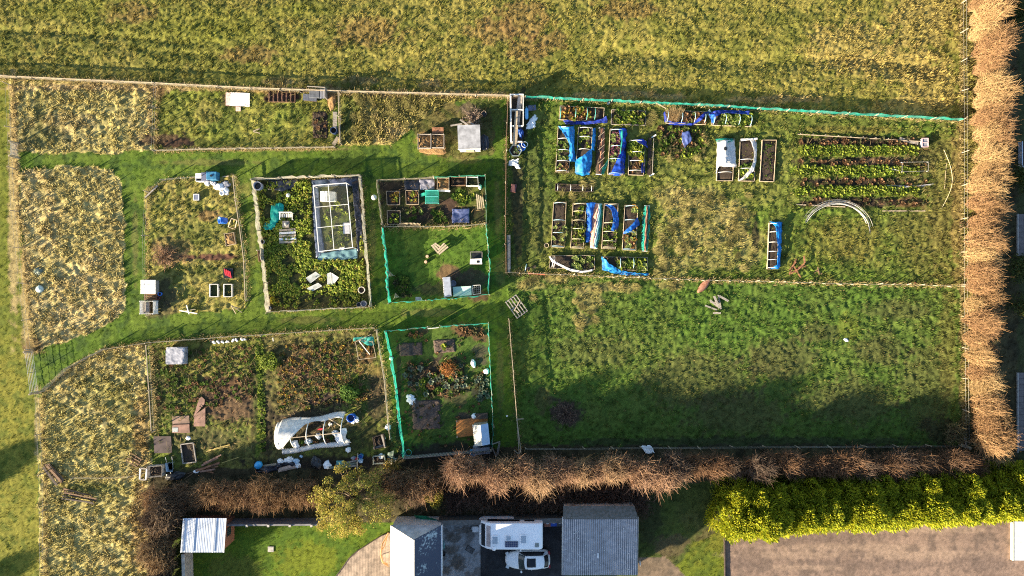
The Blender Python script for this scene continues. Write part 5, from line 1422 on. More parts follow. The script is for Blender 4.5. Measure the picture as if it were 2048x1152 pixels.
m.build('mesh_top', WIRE, t.e)
barrel('water_drinker', 'round blue-grey drinker beside the grey corrugated shelter', 'drinker', 907, 567, .26, .4, mat('blue grey plastic', (.16, .19, .28), .4, .15, 4), PLASG)
for x, y, l in ((783, 549, 'wooden plant pyramid in the pen, the upper of two'), (794, 592, 'wooden plant pyramid in the pen, the lower of two')):
    t = Th('plant_pyramid', l, 'plant pyramid', x, y); F_ = [(-.32, -.3, 0), (.34, -.12, 0), (-.15, .36, 0)]
    for f in F_: MB().bar(f, (0, 0, 1.0), .04).build('stake', WOODP, t.e)
    for z in (.3, .6):
        q = [Vector(f) * (1 - z) + Vector((0, 0, z)) for f in F_]; m = MB()
        for i in range(3): m.bar(q[i], q[(i + 1) % 3], .035)
        m.build('rung', WOODP, t.e)
t = Th('play_table', 'small pale-legged table against the lower net of the pen', 'table', 838, 597); MB().box((0, 0, .5), (.5, .3, .04)).build('top', PLASG, t.e)
for x in (-.3, .3): MB().bar((x, -.15, 0), (x * .7, .1, .5), .05).build('leg', PLASW, t.e)
crops(['green', 'dull', 'green'], [(786, 548), (822, 555), (825, 598), (788, 600)], 34, 'dark leafy plant in the shaded corner of the grass pen', 'plants in the corner of the grass pen', .02, 1.2)
# ================================================================== lower plots
t = Th('covered_crate', 'square block wrapped in crumpled silvery polythene near the curving fence', 'wrapped crate', 358, 710)
bm = crumple(random, .95, .6, 4, .22); me = bpy.data.meshes.new('wrapping'); bm.to_mesh(me); bm.free()
for v in me.vertices:
    v.co.x = max(-.85, min(.85, v.co.x * 1.25)); v.co.y = max(-.78, min(.78, v.co.y * 1.2)); v.co.z = min(.75, v.co.z * 1.5)
me.update(); add_mesh('wrapping', me, mat('silvery polythene', (.40, .40, .44), .25, .4, 2.5, bump=.9, spec=.7, col2=(.12, .13, .16)), t.e)
MB().box((0, 0, .33), (1.45, 1.3, .62)).build('crate', WOODD, t.e)
for i in range(13):
    lump('plastic_bottle', 'whitish empty plastic container in the row along the curving fence', 'container', 424 + i * 6 + random.uniform(-2, 2), 683 - i * .35 + random.uniform(-2, 2), random.uniform(.10, .16), PLASW if i % 3 else PLASK, 1, 1.3, .8, random.uniform(0, 3), .3, 'containers along the curving fence')
DECK = mat('brown grooved decking', (.235, .155, .115), .8, .2, 2, wave=('X', 4.5, .3)); DECKD = mat('dark grooved decking', (.07, .05, .05), .8, .2, 2, wave=('X', 4.5, .3)); DECKR = mat('ridged brown board', (.26, .15, .115), .8, .2, 2, wave=('Y', 4.5, .3))


def panel(name, label, c, material, z=.12, th=.06):
    t = Th(name, label, 'decking', sum(p[0] for p in c) / len(c), sum(p[1] for p in c) / len(c))
    P = [t.gq(*p) for p in c]; m = MB(); m.prism([(p.x, p.y) for p in reversed(P)], z - th, z); m.build('boards', material, t.e)
    m = MB(); a, b, d, e = P[0], P[1], P[2], P[-1]
    for f in (.15, .85): m.bar(a.lerp(e, f) + Vector((0, 0, z - th - .04)), b.lerp(d, f) + Vector((0, 0, z - th - .04)), .06, .07)
    m.build('bearers', WOODB, t.e); return t


panel('decking', 'slanting brown deck panel with one rounded corner, uppermost of the panels', [(388, 834), (400, 796), (405, 793), (411, 799), (410, 808), (389, 834), (380, 824)][:5] + [(388, 834)], DECKR, .2)
panel('decking', 'brown deck panel lying under the slanting rounded one', [(390, 830), (412, 815), (412, 852), (389, 852)], DECKR, .1)
panel('decking', 'brown deck panel, upper one of the square pair', [(345, 832), (379, 831), (380, 847), (346, 848)], DECK, .12)
panel('decking', 'brown deck panel, lower one of the square pair, carrying a small grey slab', [(346, 849), (380, 848), (381, 865), (346, 865)], DECKR, .12)
tag(MB().box((0, 0, .15), (.5, .42, .05)).build('slab', mat('bluish slab', (.34, .37, .37), .8, .2, 4), None, loc=G(352, 859)), 'small blue-grey slab lying on the corner of a deck panel', 'slab')
panel('decking', 'dark weathered deck panel in the shade by the yellowish fence', [(308, 872), (343, 872), (345, 905), (310, 906)], DECKD, .1)
lump('plastic_bag', 'small white bag above the empty bed frame', 'bag', 377, 876, .2, PLASW, .5, 1.2, 1, .2, .3)
t = Th('raised_bed', 'empty bed edged with pale poles below the deck panels', 'raised bed', 378, 903, z=0)
P = [t.gq(363, 888), t.gq(388, 885), t.gq(394, 923), t.gq(368, 926)]
for i in range(4): MB().bar(P[i] + Vector((0, 0, .15)), P[(i + 1) % 4] + Vector((0, 0, .15)), .09, .14).build('pole', WOODG, t.e)
rows = [[tuple(P[0].lerp(P[1], v).lerp(P[3].lerp(P[2], v), u) + Vector((0, 0, .08 + random.uniform(-.03, .03)))) for v in np.linspace(.03, .97, 8)] for u in np.linspace(.03, .97, 12)]
MB().grid(rows, .1).build('soil', SOILM, t.e, True)


def pile(name, label, cat, items, material, w=(.06, .12), zs=.05):
    a = items[0]; t = Th(name, label, cat, (a[0] + a[2]) / 2, (a[1] + a[3]) / 2)
    for i, it in enumerate(items):
        z = .05 + zs * i
        mt = material if not isinstance(material, list) else material[i % len(material)]
        MB().bar(t.gq(it[0], it[1], z + random.uniform(0, .06)), t.gq(it[2], it[3], z + random.uniform(0, .06)), random.uniform(*w), .045).build('plank' if w[1] > .09 else 'stick', mt, t.e)
    return t


pile('plank_pile', 'fan of reddish brown planks lying below the empty bed frame', 'planks', [(390, 942, 437, 932), (392, 940, 440, 926), (398, 938, 441, 924), (405, 930, 438, 914), (400, 938, 430, 944), (410, 925, 445, 908), (395, 941, 425, 929), (404, 941, 434, 936)], [WOODR, mat('faded red wood', (.30, .17, .12), .85, .3, 5)], (.1, .17))
pile('cane_bundle', 'yellowish bamboo canes laid in a bundle right of the empty bed', 'canes', [(413, 903, 460, 889), (416, 901, 462, 891), (418, 899, 458, 893), (445, 925, 478, 914), (430, 896, 461, 888)], mat('bamboo', (.42, .32, .10), .7, .2, 5), (.035, .06), .02)
pile('stick_pile', 'thin brown sticks trailing along the hedge foot', 'sticks', [(355, 955, 400, 938), (370, 958, 388, 945), (348, 950, 372, 946)], WOODB, (.04, .06), .02)
lump('plastic_bag', 'white bag on the ground at the end of the reddish planks', 'bag', 393, 943, .18, PLASW, .6, 1.4, .8, 0, .3)
pallet('pallet', 'broken brown pallet lying askew in the tall dry grass', 'pallet', 270, 919, 1.2, .9, -.55, WOODB, 4, .1)
t = Th('wooden_trestle', 'white wooden frame standing empty next to the pallet bay', 'frame', 292, 943); P = [t.gq(286, 934), t.gq(299, 935), t.gq(297, 957), t.gq(285, 956)]
for i in range(4): MB().bar(P[i] + Vector((0, 0, .5)), P[(i + 1) % 4] + Vector((0, 0, .5)), .12).build('bar', WHITEW if i in (1, 3) else WOODG, t.e)
for p in P: MB().bar(p, p + Vector((0, 0, .5)), .08).build('leg', WOODG, t.e)
crate('compost_bin', 'dark compost bay walled with grey pallets beside a wheelbarrow', 'compost bin', [(304, 929), (333, 927), (333, 948), (305, 950)], .8, WOODG, SOILM, 4, None, .35)


def wheelbarrow(label, px, py, rz, material):
    t = Th('wheelbarrow', label, 'wheelbarrow', px, py); t.e.rotation_euler = (0, 0, rz)
    m = MB(); T_ = [(-.3, -.42, .62), (.3, -.42, .62), (.34, .42, .62), (-.34, .42, .62)]; B_ = [(-.2, -.3, .32), (.2, -.3, .32), (.24, .3, .32), (-.24, .3, .32)]
    m.add(T_ + B_, [(4, 5, 6, 7), (0, 1, 5, 4), (1, 2, 6, 5), (2, 3, 7, 6), (3, 0, 4, 7), (7, 6, 5, 4), (4, 5, 1, 0), (5, 6, 2, 1), (6, 7, 3, 2), (7, 4, 0, 3)]); m.build('tray', material, t.e)
    MB().lathe([(.06, -.05), (.19, -.05), (.2, 0), (.19, .05), (.06, .05)], 18, (0, -.55, .2), rot=Matrix.Rotation(PI / 2, 4, 'Y')).build('wheel', PLASK, t.e)
    for s in (-1, 1):
        MB().tube([(s * .08, -.55, .2), (s * .2, -.2, .3), (s * .27, .5, .5), (s * .3, .95, .62)], .022, 6).build('handle', STEEL, t.e); MB().tube([(s * .22, .3, .35), (s * .24, .35, 0)], .02, 6).build('leg', STEEL, t.e)
    return t


wheelbarrow('pale blue wheelbarrow parked with its handles up the slope by the pallet bay', 345, 931, .05, mat('pale blue tray', (.32, .44, .56), .4, .15, 4, spec=.5))
lump('tarpaulin', 'black crumpled sack at the hedge foot below the wheelbarrow', 'sack', 350, 951, .55, PLASK, .4, 1.6, .7, .1, .4)
pile('plank_pile', 'dark stack of long timbers lying aslant in the uncut grass', 'timbers', [(90, 929, 122, 966), (94, 928, 126, 964), (98, 927, 130, 962), (102, 926, 132, 958), (92, 932, 120, 968), (100, 929, 128, 960)], [WOODD, WOODB], (.16, .24), .07)
pile('plank_pile', 'second pile of long dark poles, lying almost level in the uncut grass', 'poles', [(126, 980, 190, 998), (125, 985, 195, 1001), (130, 976, 186, 991), (128, 990, 192, 1006), (132, 983, 197, 996), (128, 995, 190, 1003)], [WOODB, WOODD], (.1, .16), .05)

# ---- polytunnel plot
t = Th('polytunnel', 'wrecked polytunnel with its white cover torn half away', 'polytunnel', 632, 868)
Lx = [(566, 0), (600, .22), (630, .42), (662, .66), (695, .97)]
A0, A1, B1, B0 = (566, 842), (693, 826), (697, 888), (568, 899)
hh = 1.75
for f in (0, .2, .44, .70, .97):
    a = t.gq(*(lerp(A0[0], A1[0], f), lerp(A0[1], A1[1], f))); b = t.gq(*(lerp(B0[0], B1[0], f), lerp(B0[1], B1[1], f)))
    MB().tube(arc(a, b, hh, 12), .04, 7).build('hoop', PIPEW, t.e, True)
mA = lambda f, z: t.gq(lerp((A0[0] + B0[0]) / 2, (A1[0] + B1[0]) / 2, f), lerp((A0[1] + B0[1]) / 2, (A1[1] + B1[1]) / 2, f), z)
MB().bar(mA(0, hh), mA(.97, hh), .06).build('ridge_pole', WOODP, t.e)
MB().bar(t.gq(663, 833, 1.0), t.gq(690, 846, 1.5), .05).build('brace', WOODP, t.e)
for a, b in ((A0, A1), (B0, B1)): MB().bar(t.gq(*a, .08), t.gq(*b, .08), .1, .12).build('base_rail', WOODG, t.e)


def tsurf(f, g):
    """on the tunnel: f along, g across 0..1 from the upper side"""
    a = Vector((lerp(A0[0], A1[0], f), lerp(A0[1], A1[1], f), 0)); b = Vector((lerp(B0[0], B1[0], f), lerp(B0[1], B1[1], f), 0))
    p = a.lerp(b, g); return t.gq(p.x, p.y, hh * max(0, math.sin(PI * min(max(g, 0), 1))) ** .7 + .03)


rows = []
for i in range(34):
    f = i / 33 * 1.0
    g1 = 1.0 if f < .04 else max(.04, .98 - f * 2.05) if f < .42 else .12 * (1 - (f - .42) * .5) + .02 * math.sin(f * 20)
    rows.append([tsurf(f - .015, g1 * k / 12) + Vector((0, .12 * (1 - k / 12) * (1 + math.sin(f * 9)), random.uniform(0, .025) + .05 * math.sin(k * 2.1 + f * 14) * (k / 12))) for k in range(13)])
MB().grid(rows, .01).build('cover', SHEETW, t.e, True)
rows = []
for i in range(30):
    f = i / 29; p = Vector((lerp(566, 700, f), lerp(903, 884, f) + 1.5 * math.sin(f * 9), 0))
    rows.append([t.gq(p.x, p.y - 6 + 11 * k / 5, .1 + .22 * math.sin(PI * k / 5) + random.uniform(0, .05)) for k in range(6)])
MB().grid(rows, .01).build('cover_skirt', SHEETW, t.e, True)
rows = [[tsurf(.95 + .07 * k / 5 + .02 * math.sin(g * 9), g * .62 + .38) + Vector((.1 * k / 5, 0, -.05 * k)) for k in range(6)] for g in np.linspace(0, 1, 12)]
MB().grid(rows, .01).build('cover_end', SHEETW, t.e, True)
rows = [[tsurf(-.01 - .03 * k / 4, g) + Vector((-.05 * k, 0, -.12 * k * math.sin(PI * g))) for k in range(5)] for g in np.linspace(0.02, .98, 14)]
MB().grid(rows, .01).build('cover_end', SHEETW, t.e, True)
for x, y, r, l in ((592, 888, .3, 'white feed sack at the torn western end inside the polytunnel'), (617, 883, .26, 'pale grey bag on the ground in the middle of the polytunnel'), (637, 872, .25, 'pale bag hanging near the ridge pole of the polytunnel'), (671, 866, .26, 'pale blue crumpled bag against the upper bay of the polytunnel'), (682, 879, .48, 'large white sack at the eastern end of the polytunnel'), (660, 849, .16, 'small green-white packet on the soil of the polytunnel')):
    lump('sack', l, 'bag', x, y, r, PLASW if 'white' in l else mat('dull white polythene', (.50, .55, .58), .5, .25, 4), .7, 1, 1.25, random.uniform(0, 3), .45)
lump('red_rope', 'short red rope lying under the polytunnel hoops', 'rope', 643, 858, .16, REDM, .25, 2.2, .5, .2, .6)
crops(['dull', 'green', 'brown'], [(585, 880), (690, 872), (690, 885), (585, 895)], 24, 'scruffy weed growing inside the polytunnel', 'weeds inside the polytunnel', .02, 1.1)
barrel('water_barrel', 'blue barrel with an open top at the corner of the polytunnel', 'barrel', 706, 833, .36, .85, PLASB, mat('dark water', (.01, .03, .10), .2, .2, 3))
lump('rubbish_bag', 'white bag pressed against the open-topped blue barrel', 'bag', 714, 838, .24, PLASW, .9, .9, 1.2, .3, .35); lump('rubbish_bag', 'white sack just below the open-topped blue barrel', 'bag', 707, 842, .22, PLASW, .7, 1.1, 1, .9, .5)
# the clutter along the hedge
tag(MB().lathe([(.01, 0), (.3, .1), (.36, .35), (.32, .6), (.05, .7)], 18, (0, 0, 0), True, True).build('water_butt', mat('light blue plastic', (.03, .30, .62), .35, .15, 3, spec=.5), None, True, loc=G(520, 928)), 'light blue rounded butt at the western end of the clutter', 'water butt')
for x, y, r, l in ((561, 923, .28, 'white bag first in the row on the dark sheet'), (572, 922, .22, 'small white bag second in the row on the dark sheet'), (579, 919, .3, 'white bag with a folded top third in the row on the dark sheet'), (593, 922, .3, 'pale blue bag heaped on the pinkish boards'), (595, 931, .26, 'bluish white bag below the one on the pinkish boards'), (655, 929, .34, 'big white bag with a knotted neck standing alone along the hedge'), (763, 914, .32, 'white bag in the lower crate by the green sheet'), (761, 884, .26, 'pale blue bag inside the upper timber crate'), (768, 876, .16, 'tiny white bag on the edge of the upper timber crate'), (776, 854, .26, 'crumpled white bag by the sagging wire fence'), (697, 899, .24, 'white box-shaped bag below the polytunnel corner'), (602, 913, .14, 'small pale blue pot alone above the clutter'), (722, 921, .22, 'pale bag under the small blue drum')):
    lump('rubbish_bag', l, 'bag', x, y, r, PLASW if 'white' in l else mat('light blue bag', (.42, .58, .72), .5, .2, 4), .8, 1, 1, random.uniform(0, 3), .45)
cloth('ground_sheet', 'dark plastic sheet under the row of white bags', 'sheet', [[(553, 926, .2), (580, 924, .25), (590, 925, .15)], [(553, 937, .1), (575, 935, .2), (590, 932, .12)]], SHEETK, .1, 8, 14)
cloth('ground_sheet', 'dark tarpaulin draped over timber near the light blue butt', 'sheet', [[(512, 935, .2), (535, 932, .35), (556, 930, .2)], [(510, 945, .1), (535, 946, .3), (555, 940, .15)]], SHEETK, .1, 8, 16)
plank('plank', 'pale board sloping down beside the light blue butt', 'plank', (515, 935), (556, 929), .35, WOODP, .12)
pile('board_stack', 'pinkish boards pointing into the hedge under pale blue bags', 'boards', [(556, 939, 592, 926), (557, 941, 600, 931), (560, 938, 590, 930)], mat('pinkish board', (.52, .38, .30), .8, .2, 4), (.2, .3))
lump('tarpaulin', 'black heap of plastic between the knotted bag and the boards', 'heap', 633, 927, .55, PLASK, .5, .8, 1.2, .4, .45)
pile('board_stack', 'grey-green boards with a teal cover lying toward a leaning pole', 'boards', [(672, 929, 716, 920), (675, 932, 716, 925), (680, 934, 714, 930), (660, 934, 700, 931)], [WOODG, mat('greenish board', (.16, .19, .15), .8, .25, 4)], (.14, .2))
cloth('tarpaulin', 'teal cover thrown over the west end of the grey-green boards', 'cover', [[(673, 922, .3), (687, 921, .35)], [(672, 930, .25), (687, 930, .3)]], mat('teal cover', (.10, .30, .30), .5, .25, 4), .08, 8, 10)
barrel('bucket', 'small dark blue drum behind the leaning pale pole', 'drum', 723, 911, .22, .5, mat('dull blue', (.03, .16, .32), .4, .2, 4), PLASB)
lump('plastic_tub', 'grey-white tub with a red lid beside it on the boards', 'tub', 707, 916, .18, PLASG, .9, 1.2, 1, .3, .3); lump('crushed_container', 'red crushed container beside the grey-white tub', 'container', 714, 918, .15, REDM, .5, 1, 1, .3, .4)
plank('pole', 'pale pole leaning upright across the end of the boards', 'pole', (717, 905), (716, 936), .1, WOODP, .3)
crate('timber_crate', 'dark timber crate, upper of the two by the wire fence', 'crate', [(748, 872), (769, 866), (773, 890), (752, 895)], .7, WOODD, SOILM, 3, None, .3); plank('plank', 'pale plank on the side of the upper timber crate', 'plank', (766, 866), (773, 892), .16, WOODG, .75); plank('plank', 'grey board at the front of the upper timber crate', 'plank', (748, 895), (770, 889), .2, WOODG, .3)
crate('timber_crate', 'grey slatted crate, lower of the two by the wire fence', 'crate', [(748, 911), (770, 908), (773, 924), (749, 925)], .6, mat('greenish pallet', (.30, .32, .27), .85, .2, 5), SOILM, 3, None, .3)
tag(cloth('cover_sheet', 'dull green sheet spread by the lower crate', 'sheet', [[(776, 905, .5), (789, 901, .55)], [(774, 920, .35), (787, 915, .4)]], mat('dull green sheet', (.11, .15, .12), .6, .25, 3), .06, 8, 8))
lump('rubble_heap', 'pale rubble heap between the dull green sheet and the hedge', 'rubble', 783, 921, .35, CONC, .4, 1.3, .7, .4, .7)
# net cage in the top corner of this plot
t = Th('net_cage', 'collapsed plant cage of pale poles with turquoise net at its top', 'net cage', 735, 694); P = [t.gq(713, 683), t.gq(744, 668), t.gq(754, 714), t.gq(719, 718)]
for i in range(4): MB().bar(P[i] + Vector((0, 0, .45)), P[(i + 1) % 4] + Vector((0, 0, .45)), .04).build('pole', WOODP, t.e)
MB().bar(t.gq(722, 681, .8), t.gq(741, 708, .35), .07).build('pole', WHITEW, t.e); MB().bar(t.gq(719, 679, .7), t.gq(748, 683, .6), .05).build('pole', WOODP, t.e)
rows = [[tuple(t.gq(lerp(710, 750, v), lerp(676, 682, v) + u * (8 - 4 * math.sin(v * 6)) - 2 + (-8 * v * (1 - u) if v > .0 else 0), .5 + .2 * math.sin(v * 9 + u * 3))) for v in np.linspace(0, 1, 18)] for u in np.linspace(0, 1, 7)]
MB().grid(rows, .01).build('net', mat('thin turquoise net', (.05, .42, .36), .7, .3, 5, alpha=.6), t.e, True)
crops(['orange', 'brown', 'dull'], [(722, 690), (748, 690), (750, 712), (722, 714)], 16, 'orange-brown withered plant inside the collapsed net cage', 'plants in the collapsed net cage', .03, 1.1)
crops(['green', 'dull', 'dull', 'brown', 'orange'], [(550, 690), (710, 675), (745, 800), (550, 830)], 460, 'low weedy plant scattered over the polytunnel plot', 'weeds of the polytunnel plot', .03, .95, .02)
crops(['green', 'dull', 'green', 'brown'], [(310, 700), (505, 690), (518, 800), (312, 840)], 330, 'low weedy plant in the plot with the deck panels', 'weeds of the deck panel plot', .03, .95, .02)
plank('stake', 'pale thin post standing at the top of the polytunnel plot', 'stake', (548, 675), (549, 682), .07, WHITEW, .3)

# ---- turquoise-netted lawn plot
for c, l in (([(797, 686), (845, 684), (846, 710), (799, 713)], 'bare brown rectangular soil bed in the upper lawn plot'), ([(866, 680), (910, 677), (912, 704), (868, 707)], 'soil bed with a lime tuft in the middle of the upper lawn plot'), ([(823, 800), (881, 798), (882, 858), (825, 861)], 'largest bare soil bed of the lawn plot')):
    t = Th('soil_bed', l, 'soil bed', sum(p[0] for p in c) / 4, sum(p[1] for p in c) / 4, z=0); P = [t.gq(*p) for p in c]
    rows = [[tuple(P[0].lerp(P[1], v).lerp(P[3].lerp(P[2], v), u) + Vector((0, 0, .07 + random.uniform(-.03, .04) - (.1 if u in (0, 1) or v in (0, 1) else 0)))) for v in np.linspace(0, 1, 18)] for u in np.linspace(0, 1, 18)]
    MB().grid(rows, .08).build('soil', mat('stony brown soil', (.11, .08, .065), .95, .4, 9, bump=.8, col2=(.05, .035, .028)), t.e, True)
crops(['lime'], [(886, 686), (892, 686), (892, 698), (886, 698)], 3, 'lime green tuft in the middle of a soil bed', 'lime tufts of the soil bed', .1, 1)
crops(['dull', 'grey', 'green', 'brown'], [(805, 728), (925, 718), (935, 800), (812, 790)], 80, 'straggly plant in the central beds of the lawn plot', 'plants of the central beds', .03, 1.25, .03)
crops(['grey', 'grey', 'dull'], [(948, 745), (975, 745), (980, 800), (950, 805)], 30, 'silvery-leaved plant in the eastern border of the lawn plot', 'silvery plants of the eastern border', .03, 1.1, .03)
crops(['grey', 'dull'], [(905, 752), (932, 750), (934, 775), (908, 776)], 14, 'bluish grey-leaved plant beside the fiery orange bush', 'grey plants beside the orange bush', .03, 1.1, .03)
crops(['lime', 'green'], [(840, 760), (850, 762), (852, 792), (842, 794)], 7, 'tall pale green plant west of the dark central bed', 'pale green plants of the lawn plot', .03, 1.3, .02)
crops(['brown', 'orange'], [(815, 665), (850, 660), (850, 672), (818, 676)], 8, 'reddish withered plant by the upper net of the lawn plot', 'withered plants by the upper net', .03, 1)
crops(['brown', 'brown', 'dull'], [(895, 655), (972, 654), (970, 676), (935, 668)], 40, 'coppery dead stalk in the curved bed by the corner of the turquoise net', 'coppery stalks of the curved bed', .02, 1)
for x, y, r, sx, sy, rz, l in ((783, 717, .18, 1, 1, 0, 'small round white container at the western net of the lawn plot'), (947, 727, .27, .8, 1.4, .2, 'white sack standing by the eastern border'), (973, 743, .26, 1.1, 1, .6, 'white bag against the eastern turquoise net'), (822, 798, .36, 1.2, .9, -.6, 'white spread-out cloth at the corner of the biggest soil bed')):
    lump('white_bag', l, 'bag', x, y, r, PLASW, .9 if 'cloth' not in l else .25, sx, sy, rz, .25 if 'cloth' not in l else .8)
t = Th('garden_shed', 'small shed with a white and blue gabled roof on the orange deck', 'shed', 965, 862)
P = [t.gq(949, 845), t.gq(975, 842), t.gq(979, 878), t.gq(953, 881)]
for i in range(4): MB().bar(P[i] + Vector((0, 0, .8)), P[(i + 1) % 4] + Vector((0, 0, .8)), .04, 1.6).build('wall', mat('shed boards', (.35, .28, .2), .8, .25, 5), t.e)
ra = (P[0] + P[1]) / 2 + Vector((0, .1, 2.0)); rb = (P[3] + P[2]) / 2 + Vector((0, -.1, 2.0)); u1 = Vector((0, 0, 1.6))
MB().slab([P[3] + u1 + Vector((-.1, -.1, 0)), rb, ra, P[0] + u1 + Vector((-.1, .1, 0))], .03).build('roof', mat('cream roof sheet', (.62, .58, .50), .7, .2, 2), t.e)
MB().slab([rb, P[2] + u1 + Vector((.1, -.1, 0)), P[1] + u1 + Vector((.1, .1, 0)), ra], .03).build('roof', mat('pale blue roof sheet', (.30, .44, .62), .5, .1, 2), t.e)
MB().bar(ra + Vector((0, 0, .01)), rb + Vector((0, 0, .01)), .08, .03).build('ridge', WHITEW, t.e)
t = Th('deck', 'bright orange stained deck in front of the small gabled shed', 'deck', 930, 858, z=0)
m = MB(); P = [t.gq(912, 840), t.gq(975, 832), t.gq(977, 866), t.gq(914, 874)]
for i in range(9): m.bar(P[0].lerp(P[3], (i + .5) / 9) + Vector((0, 0, .2)), P[1].lerp(P[2], (i + .5) / 9) + Vector((0, 0, .2)), .17, .04)
m.build('boards', WOODO, t.e)
for i in (0, 3): MB().bar(P[i] + Vector((0, 0, .14)), P[i + 1 if i == 0 else 2] + Vector((0, 0, .14)), .05, .1).build('joist', WOODR, t.e)
for x, y in ((914, 841), (915, 872)): MB().bar(t.gq(x, y), t.gq(x, y, .55), .1).build('post', WOODP, t.e)
tag(MB().box((0, 0, .2), (1.2, .5, .4), rz=.08).build('bench_box', WOODD, None, loc=G(963, 831)), 'low dark bench box behind the orange deck', 'box')
lump('rain_barrel', 'round white barrel on the upper edge of the orange deck', 'barrel', 949, 832, .28, PLASW, 1.5, 1, 1, 0, .1)
for x, y, r, mtl, l in ((946, 906, .3, mat('turquoise blue plastic', (.03, .30, .58), .4, .15, 3), 'bright blue container standing below the small gabled shed'), (955, 897, .4, PLASG, 'grey crumpled heap behind the bright blue container'), (975, 893, .45, PLASK, 'black bag at the lower corner of the small gabled shed')):
    lump('clutter', l, 'container' if 'container' in l else 'bag', x, y, r, mtl, .7, 1, 1.1, .2, .35)
t = Th('work_table', 'dark grey table loaded with clutter below the small gabled shed', 'table', 963, 899); MB().box((0, 0, .6), (1.6, .6, .05), rz=.1).build('top', PLASG, t.e)
for x, y in ((-.7, -.22), (.7, -.22), (.7, .22), (-.7, .22)): MB().box((x, y, .3), (.06, .06, .6)).build('leg', WOODD, t.e)
lump('pink_cloth', 'pale pink cloth draped by the lower corner of the small gabled shed', 'cloth', 969, 885, .2, mat('pale pink cloth', (.7, .5, .62), .8, .2, 4), .6, .7, 1.5, .4, .4)
t = Th('trestle', 'pale timber trestle leaning at the corner of the hedge and paling fence', 'trestle', 994, 890)
for a, b in (((984, 886), (1000, 883)), ((998, 885), (993, 911)), ((1000, 885), (996, 908)), ((985, 894), (992, 912))): MB().bar(t.gq(*a, .5), t.gq(*b, .1), .09).build('beam', WOODG, t.e)
t = Th('open_gate', 'narrow pale open gate frame at the foot of the centre fence', 'gate', 1036, 870)
for a, b in (((1034, 836), (1047, 835)), ((1034, 836), (1038, 903)), ((1028, 897), (1037, 905)), ((1037, 905), (1042, 896))): MB().bar(t.gq(*a, .6), t.gq(*b, .6), .07).build('rail', WOODP, t.e)
for p in ((1034, 836), (1038, 903)): MB().bar(t.gq(*p), t.gq(*p, .7), .08).build('post', POSTM, t.e)
lump('white_stone', 'small white stone on the shaded grass east of the turquoise net', 'stone', 1014, 832, .09, PLASW, .8, 1, 1, 0, .2)
tag(MB().lathe([(.3, .0), (.3, .03), (.27, .03), (.27, .0)], 20, cap0=False, cap1=False).build('hoop_ring', PIPEG, None, loc=G(817, 905) + Vector((0, 0, .05))), 'thin green ring lying in the lower corner of the lawn plot', 'ring')
crops(['lime', 'green', 'green'], [(511, 678), (526, 678), (532, 900), (520, 905)], 150, 'weed on the green strip between the two lower plots', 'weeds of the dividing strip', .0, .8, .0)
# dead stalks strewn over the dug plots: nobody could count them
ax, ay, ac = [], [], []
for poly, n in (([(310, 700), (510, 690), (540, 900), (320, 900)], 420), ([(530, 690), (745, 670), (775, 840), (560, 880)], 620), ([(1594, 274), (1860, 280), (1860, 418), (1594, 412)], 420), ([(800, 725), (935, 715), (940, 800), (805, 795)], 160), ([(1312, 258), (1410, 258), (1410, 315), (1315, 320)], 120), ([(760, 365), (965, 360), (968, 440), (768, 445)], 120)):
    q = RNG.random((n, 2)); P_ = np.array(poly, float)
    pp = (P_[0] * (1 - q[:, :1]) + P_[1] * q[:, :1]) * (1 - q[:, 1:]) + (P_[3] * (1 - q[:, :1]) + P_[2] * q[:, :1]) * q[:, 1:]
    ax.append((pp[:, 0] - 1024) / S); ay.append((576 - pp[:, 1]) / S)
ax = np.concatenate(ax); ay = np.concatenate(ay); n = len(ax)
az_ = np.array([zat(x, y) for x, y in zip(ax, ay)]) + .04
t = RNG.random(n)[:, None]
Vb, Fb, Cb = blades(np.stack([ax, ay, az_], 1), RNG.uniform(.2, .75, n), RNG.uniform(.018, .036, n), RNG.uniform(.9, .99, n), RNG.uniform(0, 6.28, n), np.array((.36, .28, .14)) * t + np.array((.22, .12, .06)) * (1 - t))
tag(add_mesh('dry_stalks', fast_mesh('dry_stalks', Vb, Fb, Cb), M_blade), 'bleached dead stalks strewn over the dug plots', 'stalks', kind='stuff')
crops(['dull', 'green', 'brown'], [(775, 668), (972, 660), (980, 900), (812, 905)], 170, 'small weed among the beds of the lawn plot', 'weeds of the lawn plot', .02, .8, .02)
# ================================================================== the raised-bed plot
# wall of white pallet bays along the centre fence
t = Th('pallet_bays', 'row of white-framed compost bays along the centre fence', 'compost bays', 1034, 240)
X0, X1 = 1021, 1046
for y in (194, 224, 256, 287): MB().bar(t.gq(X0, y, .8), t.gq(X1 if y < 286 else 1044, y, .8), .1).build('divider', WHITEW, t.e); MB().bar(t.gq(X0, y, .4), t.gq(X1, y, .4), .04, .75).build('divider_boards', WOODG, t.e)
MB().bar(t.gq(X0, 193, .82), t.gq(X0 + 1, 288, .82), .14).build('side_rail', WHITEW, t.e); MB().bar(t.gq(X1, 193, .82), t.gq(X1, 256, .82), .07).build('side_rail', WHITEW, t.e)
MB().box(t.gq(1034, 240, .12), (1.15, 4.3, .22)).build('contents', SOILM, t.e)
for a, b, w, l in (((1041, 190), (1034, 252), .42, 'wide grey plank laid lengthwise over the compost bays'), ((1033, 227), (1028, 296), .26, 'narrower pale plank laid over the lower compost bays'), ((1035, 255), (1033, 288), .1, 'thin batten beside the narrower pale plank')):
    plank('plank', l, 'plank', a, b, w, mat('silvery plank', (.42, .36, .31), .85, .25, 3) if 'grey' in l else WOODP, .95)
lump('bin_liner', 'deep blue sack inside the lowest compost bay', 'sack', 1041, 266, .4, mat('deep blue sack', (.02, .08, .34), .5, .2, 4), .9, .6, 1.4, .2, .4)
